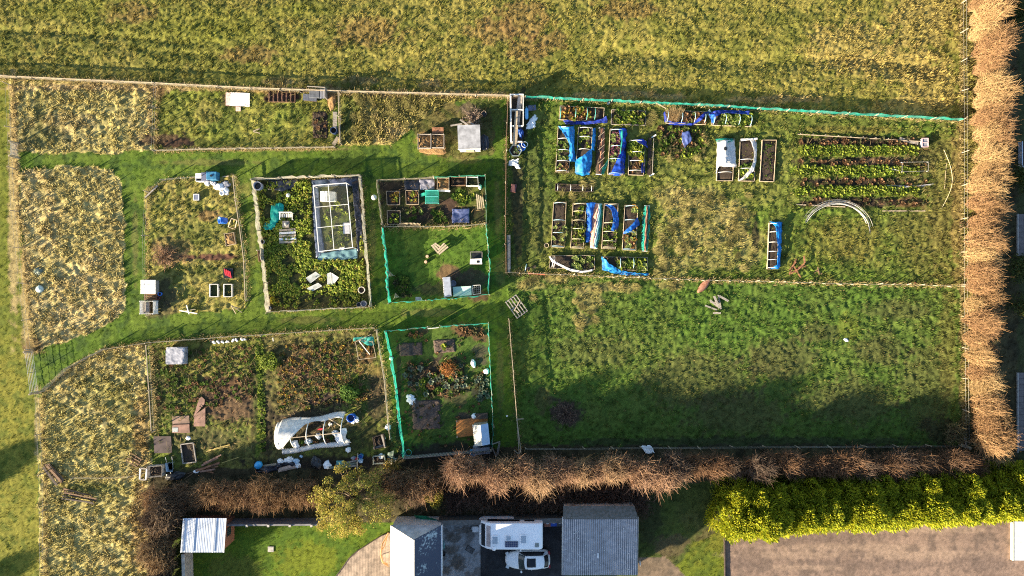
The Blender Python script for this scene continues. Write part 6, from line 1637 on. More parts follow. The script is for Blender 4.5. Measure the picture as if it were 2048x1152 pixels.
t = Th('gas_cylinder', 'light blue gas cylinder lying beside the compost bays', 'gas cylinder', 1053, 228)
MB().lathe([(.02, -.55), (.13, -.5), (.17, -.4), (.17, .38), (.13, .48), (.06, .52), (.06, .6)], 16, (0, 0, .17), rot=Matrix.Rotation(-PI / 2, 4, 'X')).build('body', mat('light blue paint', (.14, .42, .75), .4, .1, 3, spec=.5), t.e, True); MB().lathe([(.05, .56), (.05, .66), (.02, .68)], 10, (0, 0, .17), rot=Matrix.Rotation(-PI / 2, 4, 'X')).build('valve', STEEL, t.e)
tag(MB().box((0, 0, .06), (.75, .5, .1), rz=.1).build('crate_tray', mat('purplish grey plastic', (.14, .14, .22), .5, .2, 4), None, loc=G(1064, 216), bevel=.02), 'purple-grey tray lying near the light blue cylinder', 'tray')
for x, y, r, l in ((1066, 243, .34, 'crumpled white polythene beside the compost bays'), (1061, 251, .3, 'second white polythene scrap, just below the first'), (1027, 325, .3, 'white crumpled bag below the hexagonal planter'), (1034, 332, .2, 'small white scrap touching the bag below the hexagonal planter')):
    lump('polythene_scrap', l, 'polythene', x, y, r, PLASW, .4, .8, 1.4, random.uniform(0, 3), .85)
t = Th('hexagonal_planter', 'grey-green hexagonal planter full of small plants', 'planter', 1031, 303)
m = MB(); m.lathe([(.52, 0), (.62, .5), (.54, .5), (.5, .4)], 6, (0, 0, 0), True, False); m.build('tub', mat('grey green tub', (.20, .25, .25), .6, .2, 4), t.e); MB().lathe([(.52, .36), (.01, .42)], 6).build('soil', SOILM, t.e)
crops(['grey', 'green'], [(1024, 297), (1038, 297), (1038, 310), (1024, 310)], 10, 'small grey-green plant in the hexagonal planter', 'plants of the hexagonal planter', .42, .7)
barrel('bucket', 'deep blue tub beside the hexagonal planter', 'tub', 1043, 296, .36, .4, PLASB, PLASB); tag(MB().tube([Vector((.28 * math.cos(a), .26 * math.sin(a), .45)) for a in np.linspace(0, 6.28, 20)], .025).build('pipe_ring', PIPEW, None, loc=G(1049, 291)), 'white ring of pipe standing by the deep blue tub', 'pipe')
t = Th('tool_box', 'dull red box lying by the centre fence', 'box', 1027, 377); MB().box((0, 0, .15), (.5, .75, .3), rz=-.15).build('body', mat('dull maroon', (.16, .07, .065), .6, .25, 5), t.e, bevel=.03); MB().box((0, 0, .31), (.42, .66, .03), rz=-.15).build('lid', mat('dark maroon', (.11, .05, .05), .5, .2, 5), t.e)
pile('plank_pile', 'grey boards stacked along the foot of the centre fence', 'boards', [(1016, 470, 1017, 540), (1019, 470, 1020, 538), (1018, 480, 1018, 545)], WOODG, (.16, .24))
t = Th('pipe_loop', 'blue pipe loop and dark boards by the low rope fence', 'pipe', 1055, 535); MB().tube(arc(t.gq(1050, 543), t.gq(1053, 528), .5), .03).build('pipe', PIPEB, t.e); MB().bar(t.gq(1052, 538, .08), t.gq(1072, 533, .08), .22, .05).build('board', WOODD, t.e)
plank('red_rail', 'faded red board lying along the low rope fence', 'board', (1056, 546.5), (1090, 549.5), .1, mat('faded red paint', (.50, .14, .07), .7, .2, 4), .25)
tag(MB().lathe([(.19, 0), (.22, .25), (.19, .25), (.17, .1)], 14, cap1=False).build('plant_pot', WOODP, None, True, loc=G(1093, 491)), 'small rust-coloured pot at the corner of the lower beds', 'pot')

# --- beds: corners run clockwise from the top west corner
b = bed('raised bed of rusty-orange plants with teal hoops, first in the upper row', [(1120, 213), (1208, 217), (1206, 244), (1118, 240)], (.02, .36, .62, .8), PIPEG)
crops(['orange', 'orange', 'brown', 'lime'], [(1124, 216), (1180, 218), (1180, 240), (1122, 238)], 34, 'rusty-orange plant in the first bed of the upper row', 'plants of the first upper bed', .18, 1.1, .03)
cloth('blue_netting', 'deep blue netting pushed down along the lower side of the first upper bed', 'netting', [[(1126, 241, .15), (1170, 243, .3), (1200, 240, .35), (1212, 232, .6)], [(1130, 250, .05), (1170, 250, .15), (1200, 247, .2), (1216, 246, .1)]], DBLUEN, .12, 10, 34)
bed('weedy green bed without hoops, second in the upper row', [(1223, 220), (1291, 223), (1291, 251), (1222, 249)], (), None, h=.12, board=WOODG)
crops(['green', 'green', 'lime', 'dull'], [(1225, 222), (1288, 225), (1288, 249), (1225, 247)], 60, 'lush green weed in the second bed of the upper row', 'weeds of the second upper bed', .1, 1.25, .02)
bed('straw-filled raised bed with pale blue hoops and blue skirting, third in the upper row', [(1333, 221), (1412, 225), (1410, 250), (1331, 247)], (.02, .38, .7, .96), PIPEB, hh=.7)
cl = []
for i in range(5):
    V_, F_, C_ = tuft_mesh(r_, 130, .75, .3, (.46, .33, .17), (.36, .24, .11), .85, 2.4, .035)
    o = tag(add_mesh('straw_bundle', fast_mesh('straw_bundle', V_, F_, C_), M_blade), 'pale straw plant fallen across the bed with blue skirting', 'straw clump', 'straw plants of the skirted bed')
    o.location = G(1344 + (i % 3) * 8, 232 + (i // 3) * 8) + Vector((0, 0, .2))
crops(['brown', 'brown', 'pale'], [(1366, 226), (1410, 228), (1408, 248), (1366, 246)], 26, 'brown withered plant in the bed with blue skirting', 'brown plants of the skirted bed', .18, 1.1, .03)
cloth('blue_netting', 'deep blue netting gathered along the lower edge of the straw-filled bed', 'netting', [[(1330, 222, .3), (1333, 238, .3), (1345, 243, .3), (1385, 247, .3)], [(1327, 224, .05), (1329, 245, .05), (1345, 250, .1), (1385, 251, .1)]], DBLUEN, .08, 9, 34)
cloth('blue_netting', 'blue netting slanting over the eastern end of the straw-filled bed', 'netting', [[(1383, 248, .2), (1398, 236, .75), (1408, 224, .5)], [(1390, 250, .1), (1404, 238, .75), (1418, 222, .4)]], DBLUEN, .12, 10, 20)
bed('raised bed with leafy yellow-green crop and blue netting, last in the upper row', [(1424, 226), (1502, 229), (1501, 254), (1423, 251)], (.03, .32, .67, .97), PIPEB, hh=.7)
crops(['lime', 'pale', 'green'], [(1440, 230), (1500, 231), (1499, 252), (1438, 251)], 44, 'yellow-green leafy plant in the last bed of the upper row', 'plants of the last upper bed', .18, 1.2, .03)
cloth('blue_netting', 'deep blue netting sagging from the west end along the top of the last upper bed', 'netting', [[(1416, 224, .2), (1430, 222, .5), (1450, 220, .45), (1480, 221, .4), (1500, 222, .35)], [(1420, 236, .4), (1430, 234, .65), (1446, 226, .6), (1480, 228, .5), (1497, 230, .45)]], DBLUEN, .14, 12, 40)
cloth('blue_netting', 'blue netting corner hanging over the west hoop of the last upper bed', 'netting', [[(1418, 228, .5), (1434, 230, .7)], [(1424, 250, .15), (1426, 248, .2)]], BLUEN, .12, 12, 10)
lump('white_cloth', 'knotted white cloth between the last two upper beds', 'cloth', 1419, 226, .2, PLASW, .8, .7, 1.5, 0, .6)
plank('pole', 'pale pole leaning from the turquoise fence to the upper beds', 'pole', (1305, 206), (1330, 220), .07, WOODP, .5)
barrel('plant_pot', 'small pot with a pale centre under the turquoise fence', 'pot', 1216, 208, .15, .3, PLASK, PLASW)
# second row
bed('raised bed with four white hoops, first in the second row', [(1116, 254), (1145, 255), (1137, 345), (1111, 344)], (.02, .27, .52, .76, .98), PIPEW)
crops(['pale', 'green', 'pale'], [(1114, 280), (1141, 280), (1137, 322), (1112, 322)], 26, 'pale-leaved seedling in the first bed of the second row', 'seedlings of the first bed', .18, .75, .06)
crops(['brown', 'pale'], [(1112, 326), (1137, 326), (1136, 342), (1112, 342)], 9, 'brownish plant at the lower end of the first bed of the second row', 'brownish plants of the first bed', .18, .9, .06)
cloth('blue_netting', 'bright blue netting slipping off the east side of the first bed of the second row', 'netting', [[(1117, 253, .3), (1135, 254, .7), (1149, 250, .3)], [(1128, 268, .6), (1138, 268, .6), (1149, 272, .2)], [(1139, 290, .5), (1144, 288, .5), (1149, 292, .1)], [(1138, 318, .3), (1145, 316, .4), (1153, 318, .05)], [(1140, 322, .2), (1147, 322, .3), (1151, 323, .05)]], SKYBL, .14, 40, 12)
bed('raised bed half covered by bright blue netting, second in the second row', [(1157, 255), (1184, 256), (1180, 345), (1151, 344)], (.02, .22, .50, .75), PIPEW)
crops(['pale', 'green', 'lime'], [(1158, 258), (1182, 258), (1180, 298), (1156, 298)], 20, 'light green plant in the uncovered end of the half-covered bed', 'plants of the half-covered bed', .18, .8, .05)
cloth('blue_netting', 'bright blue netting stretched over the lower half of the second bed', 'netting', [[(1152, 318, .4), (1166, 312, .72), (1184, 296, .5)], [(1151, 328, .45), (1166, 326, .75), (1184, 318, .45)], [(1150, 344, .15), (1164, 345, .6), (1180, 344, .2)], [(1152, 349, .03), (1164, 352, .05), (1179, 350, .03)]], SKYBL, .1, 30, 20)
cloth('blue_netting', 'blue netting strip trailing up the east side of the second bed', 'netting', [[(1186, 258, .3), (1192, 257, .1)], [(1185, 280, .45), (1191, 282, .1)], [(1182, 298, .5), (1189, 302, .1)]], SKYBL, .12, 24, 8)


def roll(label, c0, c1, w, stripes, nm='rolled_tunnel'):
    """A flat rolled-up tunnel: long strips of net and film between two ends."""
    t = Th(nm, label, 'rolled netting', (c0[0] + c1[0]) / 2, (c0[1] + c1[1]) / 2)
    a, b = t.gq(*c0), t.gq(*c1); d = (b - a); s = Vector((-d.y, d.x, 0)).normalized()
    tot = sum(f for f, _, _ in stripes); x = -w / 2
    for f, mt, part in stripes:
        ww = w * f / tot; rows = []
        for k in range(5):
            off = x + ww * k / 4
            rows.append([a + d * u + s * off * (1 - .35 * abs(2 * u - 1) ** 3) + Vector((0, 0, .1 + .2 * math.sin(PI * (off / w + .5)) + .03 * math.sin(u * 23 + k))) for u in np.linspace(0, 1, 26)])
        MB().grid(rows, .015).build(part, mt, t.e, True); x += ww
    for p in (a, b): MB().bar(p + s * w * .35 + Vector((0, 0, .1)), p - s * w * .35 + Vector((0, 0, .1)), .08).build('end_bar', PIPEW, t.e)
    return t


TERRA = mat('terracotta board', (.34, .155, .095), .8, .3, 3); RIB = mat('pinkish webbing', (.62, .30, .22), .7, .25, 4)
t = roll('narrow strip of brown board with pale canes between the second and third beds', (1203, 257), (1197, 349), .75, [(.5, SOILM, 'soil'), (.5, TERRA, 'board')])
for i in range(6): MB().bar(t.gq(1196 + (i % 2) * 3, 275 + i * 13, .3), t.gq(1208, 265 + i * 13, .34), .035).build('cane', WOODP, t.e)
cloth('green_netting', 'scrap of teal-green netting at the lower end of the brown board strip', 'netting', [[(1214, 322, .2), (1218, 316, .1)], [(1205, 336, .25), (1213, 335, .1)], [(1202, 347, .1), (1207, 348, .03)]], TEAL, .1, 14, 8)
bed('raised bed of purple-leaved plants under deep blue netting, third in the second row', [(1220, 259), (1250, 260), (1245, 350), (1215, 349)], (.02, .38, .66, .98), PIPEB)
crops(['purple', 'purple', 'pale'], [(1221, 262), (1243, 262), (1238, 330), (1219, 330)], 30, 'purple-leaved plant in the third bed of the second row', 'purple plants of the third bed', .18, .95, .05)
cloth('blue_netting', 'deep blue netting lying down the east side of the purple-leaved bed', 'netting', [[(1238, 258, .5), (1246, 256, .5), (1254, 258, .1)], [(1243, 300, .5), (1248, 300, .4), (1252, 300, .1)], [(1222, 344, .4), (1240, 335, .6), (1250, 336, .1)], [(1217, 350, .1), (1235, 351, .2), (1248, 350, .05)]], mat('ultramarine netting', (.012, .075, .52), .55, .4, 3, transl=.3, alpha=.93), .12, 44, 12)
cloth('green_netting', 'teal-green edging net along the top of the deep blue netting', 'netting', [[(1241, 262, .65), (1246, 260, .7)], [(1242, 285, .62), (1245, 285, .65)], [(1240, 308, .6), (1242, 308, .62)]], TEAL, .08, 16, 6)
bed('bed of sprawling green plants with white hoops, fourth in the second row', [(1258, 281), (1290, 282), (1286, 351), (1256, 350)], (.02, .35, .6, .88), PIPEW)
crops(['green', 'green', 'lime'], [(1259, 284), (1286, 284), (1284, 315), (1258, 312)], 36, 'lush green plant in the fourth bed of the second row', 'plants of the fourth bed', .18, 1.2, .02)
crops(['dull', 'brown'], [(1258, 326), (1284, 326), (1284, 348), (1258, 348)], 16, 'small dull plant in the lower end of the fourth bed', 'dull plants of the fourth bed', .18, .7, .05)
cloth('blue_netting', 'navy netting hanging from the top hoop of the fourth bed', 'netting', [[(1268, 280, .5), (1284, 278, .6), (1294, 284, .2)], [(1284, 288, .6), (1290, 290, .5), (1294, 297, .1)]], DBLUEN, .14, 12, 14)
cloth('blue_netting', 'navy netting scrap along the lower east side of the fourth bed', 'netting', [[(1285, 318, .4), (1291, 318, .05)], [(1282, 345, .3), (1289, 346, .03)]], DBLUEN, .1, 16, 8)
t = Th('soil_strip', 'thin edged strip of dark soil beside the fourth bed', 'soil strip', 1302, 312, z=0); MB().bar(t.gq(1300, 276, .05), t.gq(1298, 350, .05), .35, .1).build('soil', SOILM, t.e); MB().bar(t.gq(1307, 276, .1), t.gq(1304, 350, .1), .04, .1).build('edging', WOODG, t.e)
for x, y, l in ((1307, 273, 'short white pipe at the upper end of the thin soil strip'), (1303, 350, 'short white pipe at the lower end of the thin soil strip')): tag(MB().tube([(-.2, -.12, .12), (.2, .12, .12)], .06, 8).build('pipe', PIPEW, None, True, loc=G(x, y)), l, 'pipe')
# weedy bed with blue sheet
cloth('blue_sheet', 'slate blue sheet lying in the weedy patch', 'sheet', [[(1364, 264, .3), (1378, 262, .4)], [(1364, 282, .35), (1384, 276, .45)], [(1368, 296, .15), (1382, 283, .3)]], mat('slate blue sheet', (.06, .09, .26), .5, .3, 3), .08, 12, 12)
crops(['green', 'dull', 'lime', 'brown', 'green'], [(1315, 256), (1405, 258), (1410, 310), (1318, 320)], 110, 'tangled weed in the untended patch around the slate blue sheet', 'weeds around the slate blue sheet', .03, 1.4, .0)
# white fleece beds
bed('raised bed under torn white fleece with a teal top end', [(1436, 280), (1468, 279), (1464, 362), (1432, 362)], (.05, .3, .55, .8), PIPEW, hh=.55)
cloth('white_fleece', 'torn white fleece covering most of the bed with the teal top end', 'fleece', [[(1434, 281, .3), (1451, 279, .62), (1469, 281, .3)], [(1434, 310, .3), (1451, 308, .66), (1471, 308, .25)], [(1433, 330, .3), (1450, 325, .62), (1472, 328, .2)], [(1432, 347, .2), (1437, 333, .4), (1473, 335, .05)]], FLEECE, .08, 34, 18)
cloth('teal_netting', 'teal netting bunched over the top end of the white-fleeced bed', 'netting', [[(1432, 277, .1), (1450, 275, .4), (1467, 277, .15)], [(1434, 285, .4), (1451, 286, .7), (1466, 283, .4)]], TEAL, .1, 9, 16)
tag(MB().lathe([(.18, 0), (.01, .05)], 12).build('fleece_hole', PLASK, None, loc=G(1451, 297, .72)), 'dark round pot lid lying on the white fleece', 'lid')  # black disc stands in for the dark opening in the fleece
bed('raised bed with fleece gathered down its east side', [(1479, 281), (1510, 280), (1507, 363), (1476, 362)], (.02, .48, .7), PIPEW, hh=.5)
cloth('white_fleece', 'long twist of white fleece down the east side of its bed', 'fleece', [[(1500, 279, .3), (1512, 279, .2)], [(1508, 300, .4), (1514, 300, .2)], [(1508, 322, .4), (1513, 322, .3)], [(1500, 338, .45), (1507, 342, .35)], [(1485, 355, .4), (1493, 356, .3)], [(1477, 361, .2), (1480, 362, .15)]], FLEECE, .07, 44, 9)
plank('fleece_roll', 'white rolled fleece along the top of its bed', 'fleece', (1479, 281), (1512, 279), .16, FLEECE, .3)
crops(['lime', 'green', 'pale'], [(1478, 330), (1504, 328), (1502, 358), (1478, 358)], 22, 'bright green plant in the bed with gathered fleece', 'plants of the gathered fleece bed', .18, .95, .05)
bed('uncovered raised bed of fine dark soil with a pale timber edge', [(1523, 281), (1551, 281), (1546, 364), (1518, 363)], (), None, h=.22)
crops(['dull', 'green'], [(1525, 284), (1549, 284), (1544, 360), (1521, 360)], 40, 'tiny dark seedling in the uncovered pale-edged bed', 'seedlings of the uncovered bed', .17, .42, .05)
# small hooped bed
bed('short dark bed with four white hoops between the two rows of beds', [(1111, 368), (1186, 371), (1186, 384), (1110, 382)], (.06, .4, .72, .95), PIPEW, hh=.5, board=WOODD)
# lower row
bed('raised bed with pale blue hoops, first in the lower row', [(1107, 405), (1132, 405), (1128, 495), (1102, 494)], (.02, .4, .68, .98), PIPEB)
crops(['brown', 'pale', 'dull'], [(1106, 450), (1132, 450), (1130, 490), (1104, 490)], 16, 'straw-coloured plant in the first bed of the lower row', 'plants of the first lower bed', .18, 1, .02)
bed('raised bed with five close yellowish hoops, second in the lower row', [(1146, 407), (1172, 407), (1166, 497), (1141, 496)], (.02, .18, .38, .57, .80, .98), mat('cream pipe', (.66, .60, .40), .5, .1, 5))
crops(['green', 'dull', 'lime'], [(1147, 410), (1171, 410), (1167, 494), (1143, 494)], 44, 'mixed green plant in the second bed of the lower row', 'plants of the second lower bed', .18, .9, .05)
cloth('blue_netting', 'blue netting hanging in a long strip between the second bed and the striped roll', 'netting', [[(1173, 406, .3), (1186, 403, .5), (1192, 405, .4)], [(1174, 430, .25), (1182, 430, .4), (1186, 430, .3)], [(1173, 460, .15), (1180, 460, .3), (1182, 460, .2)], [(1170, 485, .05), (1176, 484, .1), (1180, 482, .05)]], BLUEN, .14, 40, 10)
roll('teal and pink striped roll of tunnel film, the wider of the two', (1197, 408), (1187, 496), .95, [(.2, TEAL, 'net'), (.16, mat('pale teal film', (.32, .66, .62), .5, .15, 3), 'film'), (.18, FLEECE, 'film'), (.46, RIB, 'webbing')][::-1])
bed('bed of green plants with blue netting over one end, third in the lower row', [(1208, 408), (1236, 408), (1230, 498), (1203, 497)], (.03, .43, .62, .83, .97), mat('cream hoop pipe', (.66, .60, .40), .5, .1, 5))
crops(['green', 'lime', 'dull'], [(1208, 440), (1234, 440), (1230, 494), (1205, 494)], 34, 'small green plant in the third bed of the lower row', 'plants of the third lower bed', .18, .85, .05)
cloth('blue_netting', 'curved swathe of blue netting over the third bed of the lower row', 'netting', [[(1210, 410, .4), (1222, 409, .5), (1227, 411, .3)], [(1222, 418, .6), (1230, 420, .5), (1236, 424, .2)], [(1228, 440, .5), (1234, 440, .4), (1238, 442, .1)], [(1224, 455, .45), (1230, 458, .4), (1237, 458, .1)], [(1222, 462, .35), (1228, 463, .3), (1232, 463, .05)]], BLUEN, .1, 36, 11)
bed('raised bed with a flap of blue netting across its middle, fourth in the lower row', [(1249, 411), (1275, 411), (1271, 501), (1244, 500)], (.02, .33, .6, .98), PIPEB)
crops(['orange', 'brown', 'pale'], [(1250, 460), (1274, 462), (1271, 496), (1247, 496)], 20, 'tawny plant in the fourth bed of the lower row', 'plants of the fourth lower bed', .18, 1.1, .04)
crops(['orange', 'pale'], [(1260, 412), (1276, 412), (1276, 428), (1262, 428)], 7, 'yellowish plant at the upper end of the fourth bed', 'yellowish plants of the fourth bed', .2, 1)
cloth('blue_netting', 'slanting flap of blue netting across the fourth bed of the lower row', 'netting', [[(1247, 464, .3), (1262, 450, .6), (1276, 434, .4)], [(1247, 469, .2), (1263, 463, .6), (1279, 450, .1)]], BLUEN, .12, 12, 26)
roll('slim teal and brown roll of tunnel film, the narrower of the two', (1294, 412), (1289, 502), .75, [(.34, TEAL, 'net'), (.2, TERRA, 'webbing'), (.1, SOILM, 'gap'), (.3, TEAL, 'net')])
bed('wide dark bed with a long white pipe lying over it', [(1101, 512), (1188, 511), (1189, 539), (1098, 536)], (.06, .1), PIPEW)
crops(['dull', 'green', 'pale'], [(1142, 514), (1186, 514), (1186, 536), (1142, 536)], 34, 'dull leafy plant in the wide dark bed', 'plants of the wide dark bed', .18, .95, .03)
cloth('white_fleece', 'long grey-white roll of fleece curling down from the wide dark bed', 'fleece', [[(1098, 513, .4), (1101, 513, .5)], [(1103, 523, .45), (1108, 521, .5)], [(1120, 533, .4), (1124, 530, .5)], [(1140, 542, .25), (1143, 538, .35)], [(1162, 546, .2), (1164, 542, .3)], [(1186, 542, .2), (1186, 538, .3)]], mat('grey white fleece', (.50, .50, .54), .7, .15, 4, transl=.2), .05, 44, 7)
bed('wide bed of leafy greens partly under bright blue netting, beside the low rope fence', [(1207, 514), (1294, 515), (1294, 541), (1205, 539)], (.38, .68), PIPEB)
crops(['green', 'pale', 'lime', 'dull'], [(1228, 517), (1292, 518), (1292, 540), (1235, 538)], 50, 'leafy green plant in the wide bed by the low rope fence', 'plants of the wide rope fence bed', .18, 1.1, .02)
cloth('blue_netting', 'bright blue netting sliding off the west end of the wide bed', 'netting', [[(1204, 513, .4), (1212, 521, .6), (1225, 531, .5), (1240, 540, .3), (1265, 545, .2), (1297, 547, .15)], [(1204, 540, .1), (1212, 542, .2), (1228, 547, .15), (1242, 550, .1), (1265, 551, .05), (1297, 551, .03)]], SKYBL, .13, 14, 46)
bed('lone long bed with blue netting down its east side and white hoops', [(1537, 446), (1556, 446), (1553, 538), (1533, 538)], (.02, .2, .42, .62, .8, .97), PIPEW)
cloth('blue_netting', 'bright blue netting along the east side of the lone long bed', 'netting', [[(1539, 443, .3), (1556, 444, .6), (1565, 444, .1)], [(1550, 452, .6), (1558, 452, .55), (1564, 454, .1)], [(1556, 495, .5), (1559, 495, .45), (1562, 495, .1)], [(1553, 530, .4), (1557, 530, .35), (1560, 530, .1)], [(1540, 538, .2), (1548, 538, .3), (1556, 538, .05)]], mat('clear blue netting', (.012, .26, .74), .5, .3, 3, transl=.3, alpha=.95), .1, 44, 10)
# allotment rows on the east
t = Th('timber_edging', 'long thin timber edging along the top of the dug rows', 'edging', 1710, 274, z=0)
MB().bar(t.gq(1594, 269, .12), t.gq(1852, 284, .12), .045, .1).build('board', WOODP, t.e)
for i in range(9): MB().bar(t.gq(1600 + i * 25, 267.5 + i * 1.45, -.05), t.gq(1600 + i * 25, 267.5 + i * 1.45, .22), .05).build('peg', WOODG, t.e)
for a, b, l in (((1592, 409), (1690, 414), 'thin board edging the lowest dug row, western length'), ((1765, 422), (1850, 422), 'thin board edging the lowest dug row, eastern length'), ((1798, 278), (1835, 287), 'grey plank near the pink-framed box at the end of the top row')):
    plank('plank', l, 'board', a, b, .09 if 'thin' in l else .3, WOODP if 'thin' in l else WOODG, .1)
t = Th('frame_box', 'small box framed with pinkish bars at the end of the top row', 'box', 1845, 287); MB().box((0, 0, .2), (.5, .75, .4)).build('box', PLASG, t.e); m = MB()
for a, b in (((-.28, -.4), (.28, -.4)), ((.28, -.4), (.28, .4)), ((.28, .4), (-.28, .4)), ((-.28, .4), (-.28, -.4)), ((-.28, 0), (.28, 0))): m.bar((*a, .43), (*b, .43), .05)
m.build('frame', mat('pinkish bars', (.62, .42, .44), .6, .15, 4), t.e)
t = Th('pipe_cloche', 'low oblong frame of pale pipes over the second dug row', 'frame', 1827, 333); P = [t.gq(1800, 326), t.gq(1852, 325), t.gq(1852, 343), t.gq(1800, 345)]
for i in range(4): MB().bar(P[i] + Vector((0, 0, .4)), P[(i + 1) % 4] + Vector((0, 0, .4)), .028).build('pipe', WIRE, t.e); MB().bar(P[i], P[i] + Vector((0, 0, .4)), .04).build('leg', PIPEW, t.e)
plank('white_batten', 'white batten pointing at the low oblong frame', 'batten', (1775, 337), (1797, 342), .06, WHITEW, .12)
pile('cane_bundle', 'grey metal rods lying on the third strip of green', 'rods', [(1770, 373, 1862, 370), (1775, 376, 1850, 372), (1790, 377, 1866, 368), (1772, 371, 1830, 374)], mat('grey rods', (.42, .42, .44), .5, .1, 5), (.03, .05), .02)
ps = []
for y in (283, 325, 364, 404):
    crops(['brown', 'dull', 'dull', 'brown'], [(1596, y - 6), (1855, y - 5), (1855, y + 6), (1596, y + 6)], 40, 'dead brown stalk plant in the dug rows', 'dead plants of the dug rows', .02, .95, .01)
for y in (302, 342, 383):
    crops(['lime', 'lime', 'green'], [(1592, y - 9), (1835, y - 8), (1835, y + 8), (1592, y + 9)], 230, 'fresh green weed on the strips between the dug rows', 'weeds on the green strips', .03, 1.15, .0)
# coil of hoop pipes, lone arc, timber
t = Th('pipe_coil', 'fan of long pale pipes lying in a big half circle', 'pipes', 1672, 440)
for i in range(9):
    cx, cy, rr = 1672 + random.uniform(-3, 3), 468 + random.uniform(-5, 3), 68 + random.uniform(-6, 5); a0 = random.uniform(.0, .35); a1 = PI - random.uniform(.35, .7)
    pts = [t.gq(cx + rr * 1.02 * math.cos(a), cy - rr * .93 * math.sin(a), .06 + .03 * i + .15 * math.sin(a)) for a in np.linspace(a0, a1, 26)]
    MB().tube(pts, .017, 5).build('pipe', WIRE if i % 3 else PIPEW, t.e, True)
t = Th('pipe_arc', 'single thin pale pipe bent in an arc by the eastern fence', 'pipe', 1897, 360); MB().tube([t.gq(1886 + 17 * math.sin(PI * u) + (-12 * max(0, u - .6)), 300 + 118 * u, .12) for u in np.linspace(0, 1, 20)], .02, 6).build('pipe', mat('cream pipe arc', (.62, .55, .36), .5, .1, 5), t.e, True); MB().tube([t.gq(1892, 325, .08), t.gq(1888, 378, .08)], .018, 5).build('cane', WOODP, t.e)
pile('timber_pile', 'jumble of reddish brown sticks east of the lone long bed', 'sticks', [(1578, 549, 1592, 518), (1582, 547, 1608, 527), (1585, 530, 1600, 555), (1577, 540, 1590, 524), (1590, 540, 1609, 532), (1605, 512, 1607, 526), (1587, 545, 1603, 530)], WOODR, (.08, .14), .05)
pile('timber_pile', 'small scatter of brown sticks above the low rope fence', 'sticks', [(1628, 546, 1640, 536), (1630, 540, 1643, 548), (1634, 534, 1637, 549)], WOODB, (.06, .09), .04)
t = Th('rusty_sheet', 'curved leaf-shaped rusty metal sheet lying in the grass', 'metal sheet', 1407, 571)
rows = []
for i in range(12):
    u = i / 11; w = 7.5 * math.sin(PI * min(u * .95 + .03, 1)) ** .8; x, y = lerp(1394, 1420, u), lerp(585, 558, u)
    rows.append([tuple(t.gq(x + w * s * .6, y + w * s * .75, .12 + .12 * (1 - abs(s)))) for s in (-1, -.5, 0, .5, 1)])
MB().grid(rows, .02).build('sheet', RUST, t.e, True)
pile('timber_pile', 'heap of grey broken timbers in the empty field', 'timbers', [(1410, 611, 1434, 620), (1436, 590, 1441, 618), (1420, 604, 1436, 606), (1425, 626, 1440, 626), (1437, 592, 1455, 602), (1418, 600, 1432, 612), (1426, 592, 1436, 616)], WOODG, (.12, .2), .06)
pallet('pallet', 'tilted grey pallet leaning over the gap in the centre fence', 'pallet', 1033, 613, 1.9, 1.25, -.95, WOODG, 5, .15)
pile('stick_pile', 'dead sticks lying on the tilted grey pallet', 'sticks', [(1025, 605, 1042, 624), (1022, 612, 1038, 626), (1040, 600, 1028, 622)], WOODP, (.06, .09), .1)
lump('white_stone', 'single white bag lying out in the open shaded field', 'bag', 1693, 680, .18, PLASW, .6, 1.3, .8, -.4, .3)
lump('litter_bag', 'scrap of white plastic caught at the southern hedge', 'plastic', 1297, 899, .32, PLASW, .3, 1.6, .8, -.5, .8)
lump('red_ball', 'tiny red object on the low rope fence', 'ball', 1829, 566, .1, REDM, 1, 1, 1, 0, .1)
t = Th('tree_stump', 'pale sawn tree stump with a fallen limb in the hedge corner', 'stump', 1928, 892); MB().tube([t.gq(1920, 888, .15), t.gq(1938, 896, .2)], [.12, .16], 8).build('log', WOODP, t.e); MB().tube([t.gq(1926, 872, .2), t.gq(1929, 889, .2)], [.05, .09], 7).build('limb', WOODG, t.e)
leafy_shrub('shrub', 'small dark shrub with a rusty base at the eastern fence', 'shrub', 1921, 452, 260, .8, .5, [(.05, .06, .02), (.09, .05, .03)], .08, 5)
# ================================================================== the houses' side
# brick shed with the metal roof
hS = 2.2
t = Th('brick_shed', 'brick shed with a ribbed silver metal roof in the lawn corner', 'shed', 415, 1072, z=0)
P = [t.gq(387, 1038), t.gq(467, 1038), t.gq(467, 1088), t.gq(387, 1088)]      # the walls on the ground
P = [t.q(370, 1046, hS), t.q(449, 1046, hS), t.q(449, 1098, hS), t.q(370, 1098, hS)]
for p in P: p.z = 0
BRICK = mat('red brick', (.30, .125, .07), .85, .3, 9, col2=(.20, .085, .05))
zb = [hS - .1, hS - .1, hS + .3, hS + .3]
m = MB(); n = 4
vs = [(p.x, p.y, 0) for p in P] + [(p.x, p.y, z) for p, z in zip(P, zb)]
m.add(vs, [(0, 1, 5, 4), (1, 2, 6, 5), (2, 3, 7, 6), (3, 0, 4, 7)]); m.build('wall', BRICK, t.e)
a, b = P[1], P[2]; wz = a.lerp(b, .45)
MB().box((wz.x + .02, wz.y, 1.3), (.06, .8, .9)).build('window_frame', WOODD, t.e); MB().box((wz.x + .055, wz.y, 1.3), (.02, .66, .76)).build('window_pane', mat('dark glass', (.03, .04, .05), .1, .1, 3, spec=.8), t.e)
rf = MB(); x0, x1 = P[0].x - .15, P[1].x + .12; y0, y1 = P[0].y + .4, P[2].y - .15; nr = 26
zs = lambda y: lerp(hS - .1, hS + .4, (y0 - y) / (y0 - y1))
rows = []
for k, y in enumerate((y0, (y0 + y1) / 2, y1)): rows.append([(lerp(x0, x1, i / (nr * 4)), y, zs(y) + (.007 if i % 4 in (1, 2) else 0)) for i in range(nr * 4 + 1)])
